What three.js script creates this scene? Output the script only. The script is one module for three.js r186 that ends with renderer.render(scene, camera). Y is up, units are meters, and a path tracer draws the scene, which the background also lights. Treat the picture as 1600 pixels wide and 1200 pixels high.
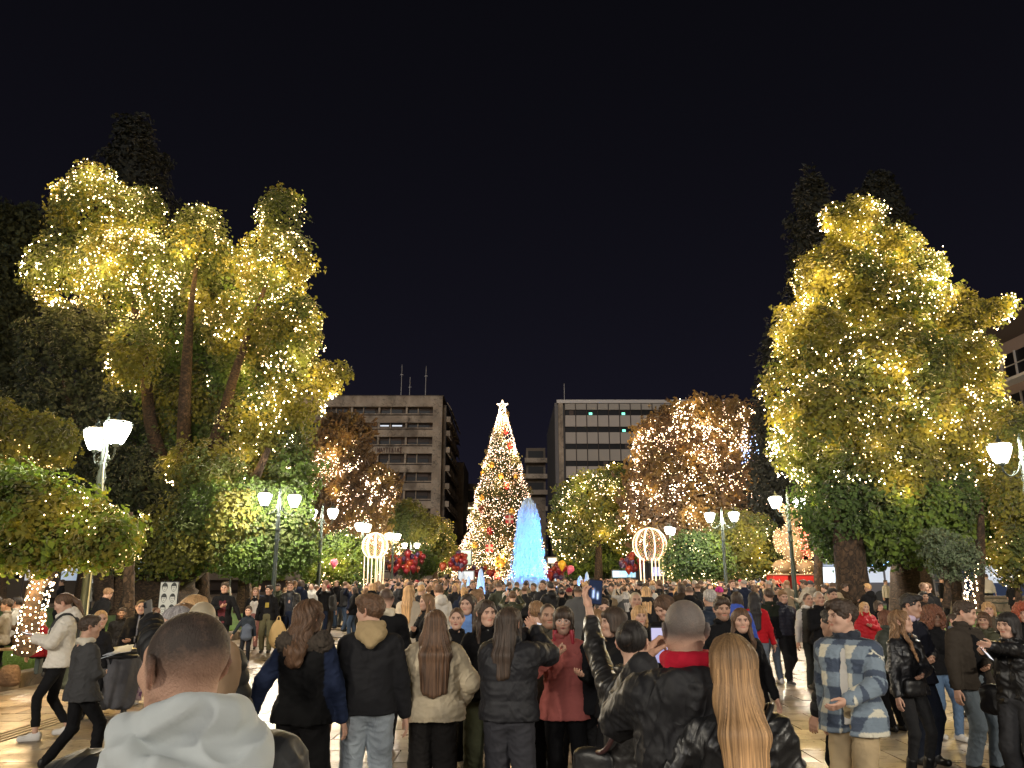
import * as THREE from 'three';
import { mergeGeometries } from 'three/addons/utils/BufferGeometryUtils.js';
import { RoundedBoxGeometry } from 'three/addons/geometries/RoundedBoxGeometry.js';

// ---------------------------------------------------------------- camera, sky, city glow, exposure
const scene = new THREE.Scene();
const EYE = 1.88, F = 1202, PITCH = THREE.MathUtils.degToRad(14.15);
const camera = new THREE.PerspectiveCamera(2 * Math.atan(600 / F) * 180 / Math.PI, 4 / 3, 0.1, 1200);
camera.position.set(0, EYE, 0);
camera.rotation.x = PITCH;
const renderer = new THREE.WebGLRenderer({ antialias: true });
renderer.toneMapping = THREE.LinearToneMapping;
renderer.toneMappingExposure = 1.25;
renderer.shadowMap.enabled = true;
{
  const w = 128, h = 64, d = new Float32Array(w * h * 4);
  for (let j = 0; j < h; j++) for (let i = 0; i < w; i++) {
    const el = ((j + 0.5) / h - 0.5) * Math.PI, t = Math.exp(-Math.max(0, el) * 3.2), o = (j * w + i) * 4;
    d[o] = 0.0018 + 0.008 * t; d[o + 1] = 0.0018 + 0.0073 * t; d[o + 2] = 0.0025 + 0.0145 * t; d[o + 3] = 1;
  }
  const sky = new THREE.DataTexture(d, w, h, THREE.RGBAFormat, THREE.FloatType);
  sky.mapping = THREE.EquirectangularReflectionMapping;
  sky.magFilter = THREE.LinearFilter; sky.needsUpdate = true;
  scene.background = sky; scene.environment = sky;
}
const cityGlow = new THREE.DirectionalLight(new THREE.Color(1, 0.94, 0.87), 0.9);  // added directional light standing in for city glow behind the viewer, not a moon
cityGlow.position.set(-14, 26, 34); cityGlow.target.position.set(0, 0, -30);
cityGlow.castShadow = true; cityGlow.shadow.radius = 45; cityGlow.shadow.mapSize.set(2048, 2048);
Object.assign(cityGlow.shadow.camera, { left: -90, right: 90, top: 90, bottom: -90, near: 1, far: 260 });
scene.add(cityGlow, cityGlow.target);

// ---------------------------------------------------------------- helpers
let seed = 20231;
const rnd = () => { seed = (seed + 0x6D2B79F5) | 0; let t = Math.imul(seed ^ (seed >>> 15), 1 | seed); t = (t + Math.imul(t ^ (t >>> 7), 61 | t)) ^ t; return ((t ^ (t >>> 14)) >>> 0) / 4294967296; };
const rr = (a, b) => a + (b - a) * rnd();
const pick = (a) => a[Math.floor(rnd() * a.length)];
const V = (x, y, z) => new THREE.Vector3(x, y, z);
const lerp = (a, b, t) => a + (b - a) * t, clamp = (x, a, b) => Math.min(b, Math.max(a, x));
const sstep = (a, b, x) => { const t = clamp((x - a) / (b - a), 0, 1); return t * t * (3 - 2 * t); };
const hash = (x, y, z) => { let n = Math.imul(x, 374761393) ^ Math.imul(y, 668265263) ^ Math.imul(z, 2147483647 - 1013); n = Math.imul(n ^ (n >>> 13), 1274126177); return ((n ^ (n >>> 16)) >>> 0) / 4294967296; };
function noise(x, y, z = 0) {                            // value noise 0..1
  const xi = Math.floor(x), yi = Math.floor(y), zi = Math.floor(z);
  let u = x - xi, v = y - yi, w = z - zi; u *= u * (3 - 2 * u); v *= v * (3 - 2 * v); w *= w * (3 - 2 * w);
  const a = hash(xi, yi, zi), b = hash(xi + 1, yi, zi), c = hash(xi, yi + 1, zi), d = hash(xi + 1, yi + 1, zi), p = a + (b - a) * u + (c - a + (a - b - c + d) * u) * v;
  if (w === 0) return p;
  const e = hash(xi, yi, zi + 1), f = hash(xi + 1, yi, zi + 1), g = hash(xi, yi + 1, zi + 1), h = hash(xi + 1, yi + 1, zi + 1), q = e + (f - e) * u + (g - e + (e - f - g + h) * u) * v;
  return p + (q - p) * w;
}
const fbm = (x, y, z = 0, n = 3) => { let s = 0, a = 0.5, t = 0; for (let i = 0; i < n; i++) { s += a * noise(x, y, z + i * 7); t += a; a *= 0.5; x *= 2.03; y *= 2.03; z *= 2.03; } return s / t; };
function pnoise(x, y, z, p) {                           // periodic in both, flat
  const xi = Math.floor(x), yi = Math.floor(y), fx = x - xi, fy = y - yi, u = fx * fx * (3 - 2 * fx), v = fy * fy * (3 - 2 * fy), x0 = xi % p, x1 = (xi + 1) % p, y0 = yi % p, y1 = (yi + 1) % p;
  const a = hash(x0, y0, z), b = hash(x1, y0, z), c = hash(x0, y1, z), d = hash(x1, y1, z); return a + (b - a) * u + (c - a + (a - b - c + d) * u) * v;
}
const pfbm = (u, v, p, z = 0, n = 4) => { let s = 0, a = 0.5, t = 0; for (let i = 0; i < n; i++) { s += a * pnoise(u * p, v * p, z + i * 9, p); t += a; a *= 0.55; p *= 2; } return s / t; };
// a ray through a point of the 1600 x 1200 view, and the place it reaches at a distance straight ahead
function at(px, py, depth) {
  const d = V((px - 800) / F, (600 - py) / F, -1).applyAxisAngle(V(1, 0, 0), PITCH);
  return d.multiplyScalar(depth / -d.z).add(V(0, EYE, 0));
}
function texture(w, h, fn, srgb = true, rx = 1, ry = 1) {
  const d = new Uint8Array(w * h * 4);
  for (let j = 0; j < h; j++) for (let i = 0; i < w; i++) {
    const c = fn(i / w, j / h), o = (j * w + i) * 4;
    if (typeof c === 'number') d[o] = d[o + 1] = d[o + 2] = clamp(c, 0, 1) * 255; else for (let k = 0; k < 3; k++) d[o + k] = clamp(c[k], 0, 1) * 255;
    d[o + 3] = 255;
  }
  const t = new THREE.DataTexture(d, w, h);
  t.wrapS = t.wrapT = THREE.RepeatWrapping; t.magFilter = THREE.LinearFilter; t.minFilter = THREE.LinearMipmapLinearFilter; t.generateMipmaps = true;
  if (srgb) t.colorSpace = THREE.SRGBColorSpace;
  t.repeat.set(rx, ry); t.needsUpdate = true;
  return t;
}
const again = (t, x, y) => { const c = t.clone(); c.repeat.set(x, y); c.needsUpdate = true; return c; };
const lin = (r, g, b) => new THREE.Color().setRGB(r, g, b);
const std = (c, roughness = 0.8, more = {}) => new THREE.MeshStandardMaterial({ color: Array.isArray(c) ? lin(...c) : c, roughness, ...more });
const phys = (c, roughness, more) => new THREE.MeshPhysicalMaterial({ color: lin(...c), roughness, ...more });
const glow = (c, k) => new THREE.MeshStandardMaterial({ color: lin(0.6, 0.6, 0.6), emissive: lin(...c), emissiveIntensity: k, roughness: 0.5 });

const used = {};
const numbered = (n) => { const k = used[n] = (used[n] ?? -1) + 1; return k ? n + '_' + String(k).padStart(3, '0') : n; };
function shade(o) { o.castShadow = o.receiveShadow = true; return o; }
function tag(o, label, category, group, kind) {
  if (label) o.userData.label = label;
  if (category) o.userData.category = category;
  if (group) o.userData.group = group;
  if (kind) o.userData.kind = kind;
  return o;
}
function thing(name, label, category, pos = [0, 0, 0], turn = 0, group) {
  const o = new THREE.Group(); o.name = numbered(name); o.position.set(...pos); o.rotation.y = turn;
  scene.add(o);
  return tag(o, label, category, group);
}
function part(parent, name, geometry, material, pos, rot) {
  const m = shade(new THREE.Mesh(geometry, material)); m.name = name;
  if (pos) m.position.set(...pos);
  if (rot) m.rotation.set(...rot);
  parent.add(m);
  return m;
}
function solo(name, geometry, material, label, category, pos, group, kind) {
  const m = shade(new THREE.Mesh(geometry, material)); m.name = numbered(name);
  if (pos) m.position.set(...pos);
  scene.add(m);
  return tag(m, label, category, group, kind);
}
const merge = (gs) => { const k = gs.map((g) => { const n = g.index ? g.toNonIndexed() : g; for (const a of Object.keys(n.attributes)) if (!['position', 'normal', 'uv', 'color'].includes(a)) n.deleteAttribute(a); return n; }); return mergeGeometries(k); };
function box(w, h, d, x = 0, y = 0, z = 0) { const g = new THREE.BoxGeometry(w, h, d); g.translate(x, y, z); return g; }
function bevel(w, h, d, x = 0, y = 0, z = 0, r = 0.02, s = 2) { const g = new RoundedBoxGeometry(w, h, d, s, r); g.translate(x, y, z); return g; }
function cyl(r0, r1, h, x = 0, y = 0, z = 0, n = 12) { const g = new THREE.CylinderGeometry(r1, r0, h, n); g.translate(x, y, z); return g; }
function bar(a, b, r, r1 = r, n = 7) {                    // a rod from a to b
  const d = b.clone().sub(a), g = new THREE.CylinderGeometry(r1, r, d.length(), n);
  g.applyQuaternion(new THREE.Quaternion().setFromUnitVectors(V(0, 1, 0), d.normalize()));
  g.translate(...a.clone().add(b).multiplyScalar(0.5).toArray());
  return g;
}
const lathe = (pts, n = 20) => new THREE.LatheGeometry(pts.map(([r, y]) => new THREE.Vector2(r, y)), n);
function tube(pts, r, seg = 24, n = 7) { return new THREE.TubeGeometry(new THREE.CatmullRomCurve3(pts), seg, r, n); }
function worldUV(g, s = 1) {                               // uv in metres, by the face's main direction
  const p = g.attributes.position, n = g.attributes.normal, uv = new Float32Array(p.count * 2);
  for (let i = 0; i < p.count; i++) {
    const x = p.getX(i), y = p.getY(i), z = p.getZ(i), ax = Math.abs(n.getX(i)), ay = Math.abs(n.getY(i)), az = Math.abs(n.getZ(i));
    if (ay >= ax && ay >= az) { uv[i * 2] = x * s; uv[i * 2 + 1] = z * s; } else if (ax > az) { uv[i * 2] = z * s; uv[i * 2 + 1] = y * s; } else { uv[i * 2] = x * s; uv[i * 2 + 1] = y * s; }
  }
  g.setAttribute('uv', new THREE.BufferAttribute(uv, 2));
  return g;
}
// a tapered, knobbly limb through points [x, y, z, r]
function limb(pts, n = 9, seg = 10, rough = 0.12) {
  const c = new THREE.CatmullRomCurve3(pts.map((p) => V(p[0], p[1], p[2]))), P = [], I = [], U = [];
  const fr = c.computeFrenetFrames(seg), off = rnd() * 100;
  for (let i = 0; i <= seg; i++) {
    const t = i / seg, q = c.getPoint(t), f = t * (pts.length - 1), k = Math.min(pts.length - 2, Math.floor(f)), r = lerp(pts[k][3], pts[k + 1][3], f - k);
    for (let j = 0; j <= n; j++) {
      const a = j / n * 2 * Math.PI, rj = r * (1 + rough * (noise((j % n) * 1.3 + off, i * 0.8, off) * 2 - 1) + rough * 0.8 * Math.cos(a * 3 + i * 0.4 + off));
      const v = q.clone().addScaledVector(fr.normals[i], Math.cos(a) * rj).addScaledVector(fr.binormals[i], Math.sin(a) * rj);
      P.push(v.x, v.y, v.z); U.push(a * r, t * c.getLength());
      if (i < seg && j < n) { const b = i * (n + 1) + j; I.push(b, b + 1, b + n + 1, b + 1, b + n + 2, b + n + 1); }
    }
  }
  const g = new THREE.BufferGeometry();
  g.setAttribute('position', new THREE.Float32BufferAttribute(P, 3)); g.setAttribute('uv', new THREE.Float32BufferAttribute(U, 2)); g.setIndex(I); g.computeVertexNormals();
  return g;
}

// ---------------------------------------------------------------- textures
const grain = texture(256, 256, (u, v) => pfbm(u, v, 16, 3, 4), false);
const stoneTex = texture(768, 768, (u, v) => {
  const a = pfbm(u, v, 4, 1, 6), b = pfbm(u, v, 9, 31, 5), vein = Math.abs(pfbm(u, v, 5, 60, 5) - 0.5), spot = pfbm(u, v, 64, 77, 2);
  let k = 0.72 + 0.36 * (a - 0.5) + 0.22 * (b - 0.5) - 0.16 * sstep(0.03, 0, vein) - 0.35 * sstep(0.74, 0.86, spot) * sstep(0.45, 0.65, b) - 0.16 * sstep(0.52, 0.68, pfbm(u, v, 3, 91, 5));
  return [k * 1.0, k * (0.92 + 0.05 * b), k * (0.83 + 0.08 * b)];
});
const stoneRough = texture(512, 512, (u, v) => 0.38 + 0.55 * pfbm(u, v, 7, 12, 5) - 0.12 * sstep(0.5, 0.7, pfbm(u, v, 3, 5, 3)), false);
const barkTex = texture(256, 256, (u, v) => { const k = pfbm(u * 1.0, v, 12, 2, 4), c = Math.abs(pfbm(u, v, 8, 20, 3) - 0.5) * 2; const t = 0.35 + 0.5 * k * sstep(0, 0.25, c); return [t, t * 0.88, t * 0.74]; });
const weave = texture(128, 128, (u, v) => 0.5 + 0.25 * Math.sin(u * Math.PI * 64) * Math.sin(v * Math.PI * 64) + 0.35 * (pfbm(u, v, 16, 8, 3) - 0.5), false);
const creaseTex = texture(512, 512, (u, v) => { const w = pfbm(u, v, 3, 50, 2) - 0.5, w2 = pfbm(u, v, 3, 70, 2) - 0.5; let s = 0; for (const [p, q, z, g] of [[3, 3, 2, 0.6], [6, 6, 8, 0.3], [11, 11, 17, 0.1]]) { const uu = (u + w * 0.4 + 8) % 1, vv = (v + w2 * 0.25 + 2 * u + 8) % 1; s += g * Math.pow(1 - Math.abs(2 * pnoise(uu * p, vv * p, z, p) - 1), 3) * sstep(0.3, 0.7, pfbm(u, v, 3, z + 31, 2)); } return s + 0.05 * pfbm(u, v, 60, 5, 2); }, false);
const hairTex = texture(512, 128, (u, v) => { const k = 0.3 + 0.75 * pnoise(u * 170 + 1.2 * pnoise(u * 12, v * 3, 5, 12), v * 3, 3, 170) * (0.55 + 0.9 * pnoise(u * 40, v * 2, 9, 40)) + 0.25 * pnoise(u * 9, v * 2, 1, 9); return [k, k, k]; }, false);
const grassTex = texture(512, 512, (u, v) => { const a = pfbm(u, v, 60, 4, 3), b = pfbm(u, v, 7, 40, 4); return [0.26 + 0.25 * a * b + 0.1 * b, 0.34 + 0.3 * a, 0.12 + 0.12 * a]; });

// ---------------------------------------------------------------- materials
const M = {
  iron: std([0.05, 0.066, 0.058], 0.5, { metalness: 0.35, bumpMap: grain, bumpScale: 0.002 }),
  trunk: std([0.3, 0.24, 0.19], 0.95, { map: barkTex, bumpMap: barkTex, bumpScale: 0.03 }),
  trunkDark: std([0.15, 0.115, 0.09], 0.95, { map: barkTex, bumpMap: barkTex, bumpScale: 0.03 }),
  wire: std([0.02, 0.02, 0.02], 0.7),
  kerb: std([0.42, 0.38, 0.33], 0.7, { map: again(stoneTex, 0.5, 0.5), bumpMap: grain, bumpScale: 0.002 }),
  leaf: [[0.115, 0.118, 0.006], [0.15, 0.142, 0.007], [0.065, 0.09, 0.007]].map((c) => phys(c, 1, { transmission: 0.38, thickness: 0, side: THREE.DoubleSide })),
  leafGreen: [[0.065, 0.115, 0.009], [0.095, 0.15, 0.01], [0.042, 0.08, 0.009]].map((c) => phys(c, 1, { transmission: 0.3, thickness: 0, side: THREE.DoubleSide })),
  leafGrey: [[0.07, 0.1, 0.05], [0.09, 0.12, 0.06]].map((c) => phys(c, 1, { transmission: 0.25, thickness: 0, side: THREE.DoubleSide })),
  leafBrown: [[0.14, 0.085, 0.03], [0.19, 0.115, 0.03], [0.1, 0.055, 0.022]].map((c) => phys(c, 1, { transmission: 0.3, thickness: 0, side: THREE.DoubleSide })),
  leafEvergreen: [[0.035, 0.045, 0.011], [0.022, 0.032, 0.01]].map((c) => phys(c, 1, { transmission: 0.25, thickness: 0, side: THREE.DoubleSide })),  // dark foliage of a separate evergreen
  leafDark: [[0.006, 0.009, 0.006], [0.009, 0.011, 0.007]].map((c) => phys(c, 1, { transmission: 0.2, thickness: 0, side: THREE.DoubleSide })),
  bulb: [[1, 0.66, 0.28, 1.5], [1, 0.62, 0.26, 4.5], [1, 0.74, 0.42, 13]].map((c) => glow(c.slice(0, 3), c[3])),
  bulbHot: [[1, 0.7, 0.4, 9], [1, 0.74, 0.46, 28]].map((c) => glow(c.slice(0, 3), c[3])),
  bulbSoft: [[1, 0.64, 0.24, 1.2], [1, 0.55, 0.18, 2.4]].map((c) => glow(c.slice(0, 3), c[3])),
  bulbPink: [[1, 0.66, 0.46, 5], [1, 0.58, 0.34, 9], [1, 0.72, 0.55, 14]].map((c) => glow(c.slice(0, 3), c[3])),
  bulbRed: glow([1, 0.06, 0.04], 5),
  bulbBlue: glow([0.3, 0.45, 1], 8),
};

// ---------------------------------------------------------------- ground
function sheet(w, d, x, z, y, nx = 1, nz = 1, s = 1) { const g = new THREE.PlaneGeometry(w, d, nx, nz); g.rotateX(-Math.PI / 2); g.translate(x, y, z); return worldUV(g, s); }
const ground = solo('ground', sheet(900, 900, 0, -200, -0.06, 1, 1, 0.2), std([0.07, 0.066, 0.062], 0.85, { map: again(stoneTex, 1, 1) }), 'dark city ground under and around the square', null, null, null, 'structure');
const pavement = new THREE.Group(); pavement.name = 'pavement'; scene.add(pavement); pavement.userData.kind = 'structure'; tag(pavement, 'pale beige marble paving of the square with dark joints');
{
  const farTex = texture(768, 768, (u, v) => {
    const X = u * 3.6, Z = v * 3.6, row = Math.floor(Z / 0.6), xo = X + (row % 2) * 0.45, jx = Math.abs(((xo / 0.9) % 1) - 0.5), jz = Math.abs(((Z / 0.6) % 1) - 0.5);
    const id = hash(Math.floor(xo / 0.9) % 4, row, 5), a = pfbm(u, v, 6, 1, 5), s = pfbm(u, v, 40, 9, 2);
    const k = (0.66 + 0.18 * (id - 0.5) + 0.4 * (a - 0.5) + 0.16 * (s - 0.5)) * (jx > 0.487 || jz > 0.48 ? 0.5 : 1);
    return [k, k * 0.93, k * 0.85];
  });
  part(pavement, 'far_paving', sheet(70, 130, 0, -81, -0.004, 1, 1, 1 / 3.6), std([0.62, 0.585, 0.55], 0.5, { map: farTex, roughnessMap: again(stoneRough, 1, 1) }));
  part(pavement, 'side_paving', sheet(70, 30, 0, 14, -0.004, 1, 1, 1 / 3.6), std([0.62, 0.585, 0.55], 0.5, { map: farTex }));
  part(pavement, 'side_paving', sheet(24.5, 15, -22.75, -8.5, -0.004, 1, 1, 1 / 3.6), std([0.62, 0.585, 0.55], 0.5, { map: farTex }));
  part(pavement, 'side_paving', sheet(24, 15, 23, -8.5, -0.004, 1, 1, 1 / 3.6), std([0.62, 0.585, 0.55], 0.5, { map: farTex }));
  part(pavement, 'mortar_bed', sheet(21.5, 15, 0.25, -8.5, -0.018), std([0.1, 0.085, 0.07], 0.9, { bumpMap: grain, bumpScale: 0.004 }));
  const tones = [[0.58, 0.54, 0.51], [0.52, 0.48, 0.455], [0.6, 0.54, 0.49], [0.48, 0.45, 0.43], [0.56, 0.49, 0.46], [0.55, 0.53, 0.5]].map((c) => std(c, 0.62, { map: again(stoneTex, 1, 1), roughnessMap: again(stoneRough, 1, 1), bumpMap: again(stoneRough, 1, 1), bumpScale: 0.0025 }));
  let count = 0;
  for (let r = 0; r < 16; r++) for (let c = -13; c < 14; c++) {
    const z = -6.4 - r * 0.6 - 0.3, x = c * 0.9 + (r % 2) * 0.45 + 0.1;
    if (Math.abs(x) > 1.6 + -z * 0.68 || z > -8.15 && z < -7.5 || z < -16 || count >= 296 || x < -10.2 || x > 10.7) continue;
    const w = 0.9 - 0.012 - rnd() * 0.006, d = 0.6 - 0.012 - rnd() * 0.006, g = new THREE.BoxGeometry(w, 0.05, d);
    const uv = g.attributes.uv, p = g.attributes.position, ox = rnd() * 5, oz = rnd() * 5;
    for (let i = 0; i < p.count; i++) uv.setXY(i, (p.getX(i) + ox) / 2.4, (p.getZ(i) + oz) / 2.4);
    part(pavement, 'paving_slab', g, pick(tones), [x, -0.025 + rnd() * 0.004, z], [(rnd() - 0.5) * 0.004, 0, (rnd() - 0.5) * 0.004]); count++;
  }
  // strips of slabs too near or too far sideways for single pieces
  part(pavement, 'edge_paving', sheet(21.5, 0.6, 0.25, -15.92, -0.004, 1, 1, 1 / 3.6), std([0.62, 0.585, 0.55], 0.5, { map: farTex }));
}
{ // drain channel across the square and groove strip along the kerb
  const d = thing('drain_channel', 'long rusty drain grating of slanted bars let into the pavement', 'drain', [0, 0, -7.84]);
  const im = std([0.13, 0.1, 0.075], 0.6, { metalness: 0.5 });
  part(d, 'channel_floor', box(20, 0.02, 0.5, 0, -0.09, 0), std([0.015, 0.013, 0.012], 0.9));
  for (const s of [-1, 1]) part(d, 'rail', box(20, 0.06, 0.05, 0, -0.026, s * 0.26), im);
  for (let k = -10; k < 10; k++) {
    const gs = [];
    for (let i = 0; i < 22; i++) { const g = box(0.016, 0.05, 0.5); g.applyMatrix4(new THREE.Matrix4().makeShear(0, 0, 0, 0, 0.28, 0)); g.translate(k + (i + 0.5) / 22, -0.026, 0); gs.push(g); }
    tag(part(d, 'grating', merge(gs), im), null, null, null, 'stuff');
  }
  const gstrip = thing('groove_strip', 'strip of long narrow grooves in the pavement beside the lawn kerb', 'paving strip', [-6.2, 0, -12]);
  for (let i = 0; i < 4; i++) part(gstrip, 'rib', bevel(0.055, 0.022, 9, (i - 1.5) * 0.1, 0.006, 0, 0.008), std([0.5, 0.44, 0.37], 0.5, { map: again(stoneTex, 1, 1) }));
}
function lawn(x0, x1, z0, z1, name, label) {
  const g = new THREE.PlaneGeometry(x1 - x0, z0 - z1, 40, 60); g.rotateX(-Math.PI / 2); g.translate((x0 + x1) / 2, 0, (z0 + z1) / 2);
  const p = g.attributes.position; for (let i = 0; i < p.count; i++) p.setY(i, 0.16 + 0.12 * fbm(p.getX(i) * 0.2, p.getZ(i) * 0.2, 3));
  worldUV(g, 0.5); g.computeVertexNormals();
  solo(name, g, std([0.5, 0.62, 0.38], 0.95, { map: grassTex, bumpMap: grassTex, bumpScale: 0.03 }), label, null, null, null, 'structure');
}
lawn(-40, -8.95, -13.4, -46, 'lawn', 'green lawn under the big trees beyond the left kerb');
lawn(12.4, 42, -24, -50, 'lawn', 'green lawn under the trees on the far right');
{ // grass blades on the visible near lawn
  const b = new THREE.BufferGeometry(), P = [];
  for (let i = 0; i < 5; i++) { const x = rr(-0.03, 0.03), z = rr(-0.03, 0.03), a = rr(0, 6.3), dx = Math.cos(a) * 0.006, dz = Math.sin(a) * 0.006, h = rr(0.04, 0.08); P.push(x - dx, 0, z - dz, x + dx, 0, z + dz, x + rr(-0.03, 0.03), h, z + rr(-0.03, 0.03)); }
  b.setAttribute('position', new THREE.Float32BufferAttribute(P, 3)); b.computeVertexNormals();
  const n = 26000, im = shade(new THREE.InstancedMesh(b, phys([0.09, 0.15, 0.02], 1, { transmission: 0.25, side: THREE.DoubleSide }), n)), m = new THREE.Matrix4();
  for (let i = 0; i < n; i++) { const x = rr(-16, -9), z = rr(-13.5, -26); m.makeRotationY(rr(0, 6)).setPosition(x, 0.16 + 0.12 * fbm(x * 0.2, z * 0.2, 3), z); im.setMatrixAt(i, m); }
  im.name = 'grass'; scene.add(im); tag(im, 'short grass blades on the lawn by the orange tree', 'grass', null, 'stuff');
}
{ // kerbs, one stone after another
  function kerb(x0, z0, x1, z1, label, step = 1.1) {
    const k = thing('kerb', label, 'kerb'), a = V(x0, 0, z0), b = V(x1, 0, z1), n = Math.round(a.distanceTo(b) / step), dir = b.clone().sub(a).multiplyScalar(1 / n);
    k.userData.kind = 'structure'; delete k.userData.category;
    for (let i = 0; i < n; i++) {
      const c = a.clone().addScaledVector(dir, i + 0.5), h = 0.3 + rr(-0.006, 0.006);
      part(k, 'kerb_stone', worldUV(bevel(0.3, h, dir.length() - 0.012, 0, h / 2 - 0.05, 0, 0.025)), M.kerb, [c.x, 0, c.z], [0, Math.atan2(dir.x, dir.z), 0]);
    }
  }
  kerb(-8.8, -13.3, -8.8, -40, 'pale stone kerb along the lawn by the orange tree');
  kerb(-8.95, -13.25, -18, -13.25, 'pale stone kerb across the near end of the lawn');
  kerb(12.2, -23.9, 12.2, -46, 'pale stone kerb along the lawn behind the curly haired woman');
  kerb(12.3, -23.8, 24, -23.8, 'pale stone kerb across the near end of the right lawn');
}
{ const b = thing('stone_bench', 'pale rounded marble bench end at the left edge of the pavement', 'bench', [-7.55, 0, -11.2]);
  const m = std([0.52, 0.48, 0.42], 0.6, { map: again(stoneTex, 0.7, 0.7) });
  part(b, 'seat', worldUV(bevel(1.3, 0.3, 0.62, -0.4, 0.55, 0, 0.12, 4)), m); part(b, 'plinth', worldUV(bevel(1.1, 0.42, 0.5, -0.42, 0.2, 0, 0.03)), m);
}
// ---------------------------------------------------------------- street lamps
const lampGlass = glow([1, 0.95, 0.82], 14);
function makeLamp(label) {
  const o = thing('street_lamp', label, 'street lamp', [0, 0, 0], 0, 'green iron lamps with two lanterns along the square');
  const fl = lathe([[0.0, 0], [0.24, 0], [0.24, 0.1], [0.2, 0.14], [0.2, 0.55], [0.22, 0.6], [0.17, 0.66], [0.13, 0.8], [0.11, 0.9], [0.12, 0.93], [0.1, 0.97], [0.085, 1.02]], 16);
  part(o, 'base', fl, M.iron);
  const shaft = lathe([[0.085, 1.0], [0.078, 2.0], [0.085, 2.02], [0.085, 2.06], [0.075, 2.08], [0.066, 3.1], [0.09, 3.13], [0.09, 3.2], [0.07, 3.22], [0.085, 3.3], [0.06, 3.36], [0.075, 3.46], [0.11, 3.52], [0.06, 3.56], [0.085, 3.72], [0.05, 3.9], [0.075, 3.93], [0.075, 3.98], [0.05, 4.02], [0.062, 4.25], [0.045, 4.4], [0.07, 4.44], [0.045, 4.5], [0.035, 4.75], [0.05, 4.8], [0.02, 4.88], [0.0, 4.98]], 14);
  part(o, 'shaft', shaft, M.iron);
  for (const s of [-1, 1]) {
    part(o, 'arm', merge([tube([V(s * 0.05, 4.36, 0), V(s * 0.16, 4.12, 0), V(s * 0.36, 4.02, 0), V(s * 0.5, 4.12, 0), V(s * 0.52, 4.26, 0)], 0.019, 22), tube([V(s * 0.05, 4.06, 0), V(s * 0.2, 3.98, 0), V(s * 0.28, 4.06, 0), V(s * 0.22, 4.12, 0), V(s * 0.17, 4.07, 0)], 0.012, 18)]), M.iron);
    const fr = [cyl(0.05, 0.09, 0.08, s * 0.52, 4.28, 0, 8)];
    for (let k = 0; k < 6; k++) { const a = k * Math.PI / 3; fr.push(bar(V(s * 0.52 + Math.cos(a) * 0.11, 4.32, Math.sin(a) * 0.11), V(s * 0.52 + Math.cos(a) * 0.255, 4.7, Math.sin(a) * 0.255), 0.01, 0.01, 5)); }
    const ring = new THREE.TorusGeometry(0.255, 0.014, 5, 6); ring.rotateX(Math.PI / 2); ring.translate(s * 0.52, 4.68, 0); fr.push(ring);
    const ring2 = new THREE.TorusGeometry(0.145, 0.009, 5, 6); ring2.rotateX(Math.PI / 2); ring2.translate(s * 0.52, 4.42, 0); fr.push(ring2);
    const roof = new THREE.CylinderGeometry(0.05, 0.24, 0.07, 6); roof.rotateY(Math.PI / 6); roof.translate(s * 0.52, 4.745, 0);
    const l = part(o, 'lantern', merge(fr), M.iron);
    part(l, 'lantern_roof', merge([roof, lathe([[0.06, 4.78], [0.05, 4.82], [0.02, 4.84], [0.025, 4.88], [0, 4.92]], 8).translate(s * 0.52, 0, 0)]), M.iron);
    const gl = lathe([[0, -0.2], [0.11, -0.2], [0.165, -0.09], [0.215, 0.04], [0.238, 0.14], [0.225, 0.19], [0.15, 0.215], [0, 0.22]], 12); part(l, 'lantern_glass', gl, lampGlass, [s * 0.52, 4.5, 0]);
  }
  return o;
}
const lampProto = makeLamp('tall green iron lamp by the orange tree, a cable hanging from it');
let firstLamp = true;
function lampAt(x, depth, turn, k, label) {
  const o = firstLamp ? lampProto : lampProto.clone();
  if (!firstLamp) { o.name = numbered('street_lamp'); scene.add(o); }
  firstLamp = false;
  o.position.set(x, 0, -depth); o.rotation.y = turn; o.userData.label = label;
  o.traverse((q) => { if (q.name === 'lantern_glass') q.rotation.y = -turn; });
  for (const s of [-1, 1]) {
    const l = new THREE.PointLight(lin(1, 0.91, 0.75), k);
    l.position.set(x + Math.cos(turn) * 0.52 * s, 4.54, -depth - Math.sin(turn) * 0.52 * s); l.castShadow = true; l.shadow.radius = 6;
    scene.add(l);
  }
  return o;
}
const LK = 60;
lampAt(-7.75, 14.5, -0.75, LK, 'tall green iron lamp by the orange tree, a cable hanging from it');
lampAt(-8.1, 27, 0.6, LK, 'green iron lamp before the bright leaves of the big tree');
lampAt(-8.05, 33, -0.35, LK, 'green iron lamp beside the small lit bush and pink balloon');
lampAt(-8, 42, 1.35, LK, 'green iron lamp left of the glowing globe on legs');
lampAt(-7.8, 51.5, 1.2, LK, 'green iron lamp right behind the glowing globe on legs');
lampAt(-8.5, 66, 0, LK, 'far iron lamp above the red balloon bunch');
lampAt(-18.2, 30.5, 0.1, LK * 0.7, 'iron lamp showing two lanterns over the orange tree');
lampAt(11.15, 16.7, 0.15, LK, 'iron lamp cut by the frame edge before the big yellow tree');
lampAt(9.95, 28, 0.35, LK, 'green iron lamp beside the glowing bear figure');
lampAt(9.35, 34.7, -0.3, LK, 'green iron lamp between bear figure and glowing globe');
lampAt(9.1, 45, 1.2, LK, 'iron lamp with one lantern showing beside the glowing globe');
lampAt(6.7, 63, 0.2, LK, 'far iron lamp above the bright green bush');
lampAt(-8, -3, 0.5, LK * 1.7, 'iron lamp of the row standing behind the viewer on the lawn side');
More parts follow.
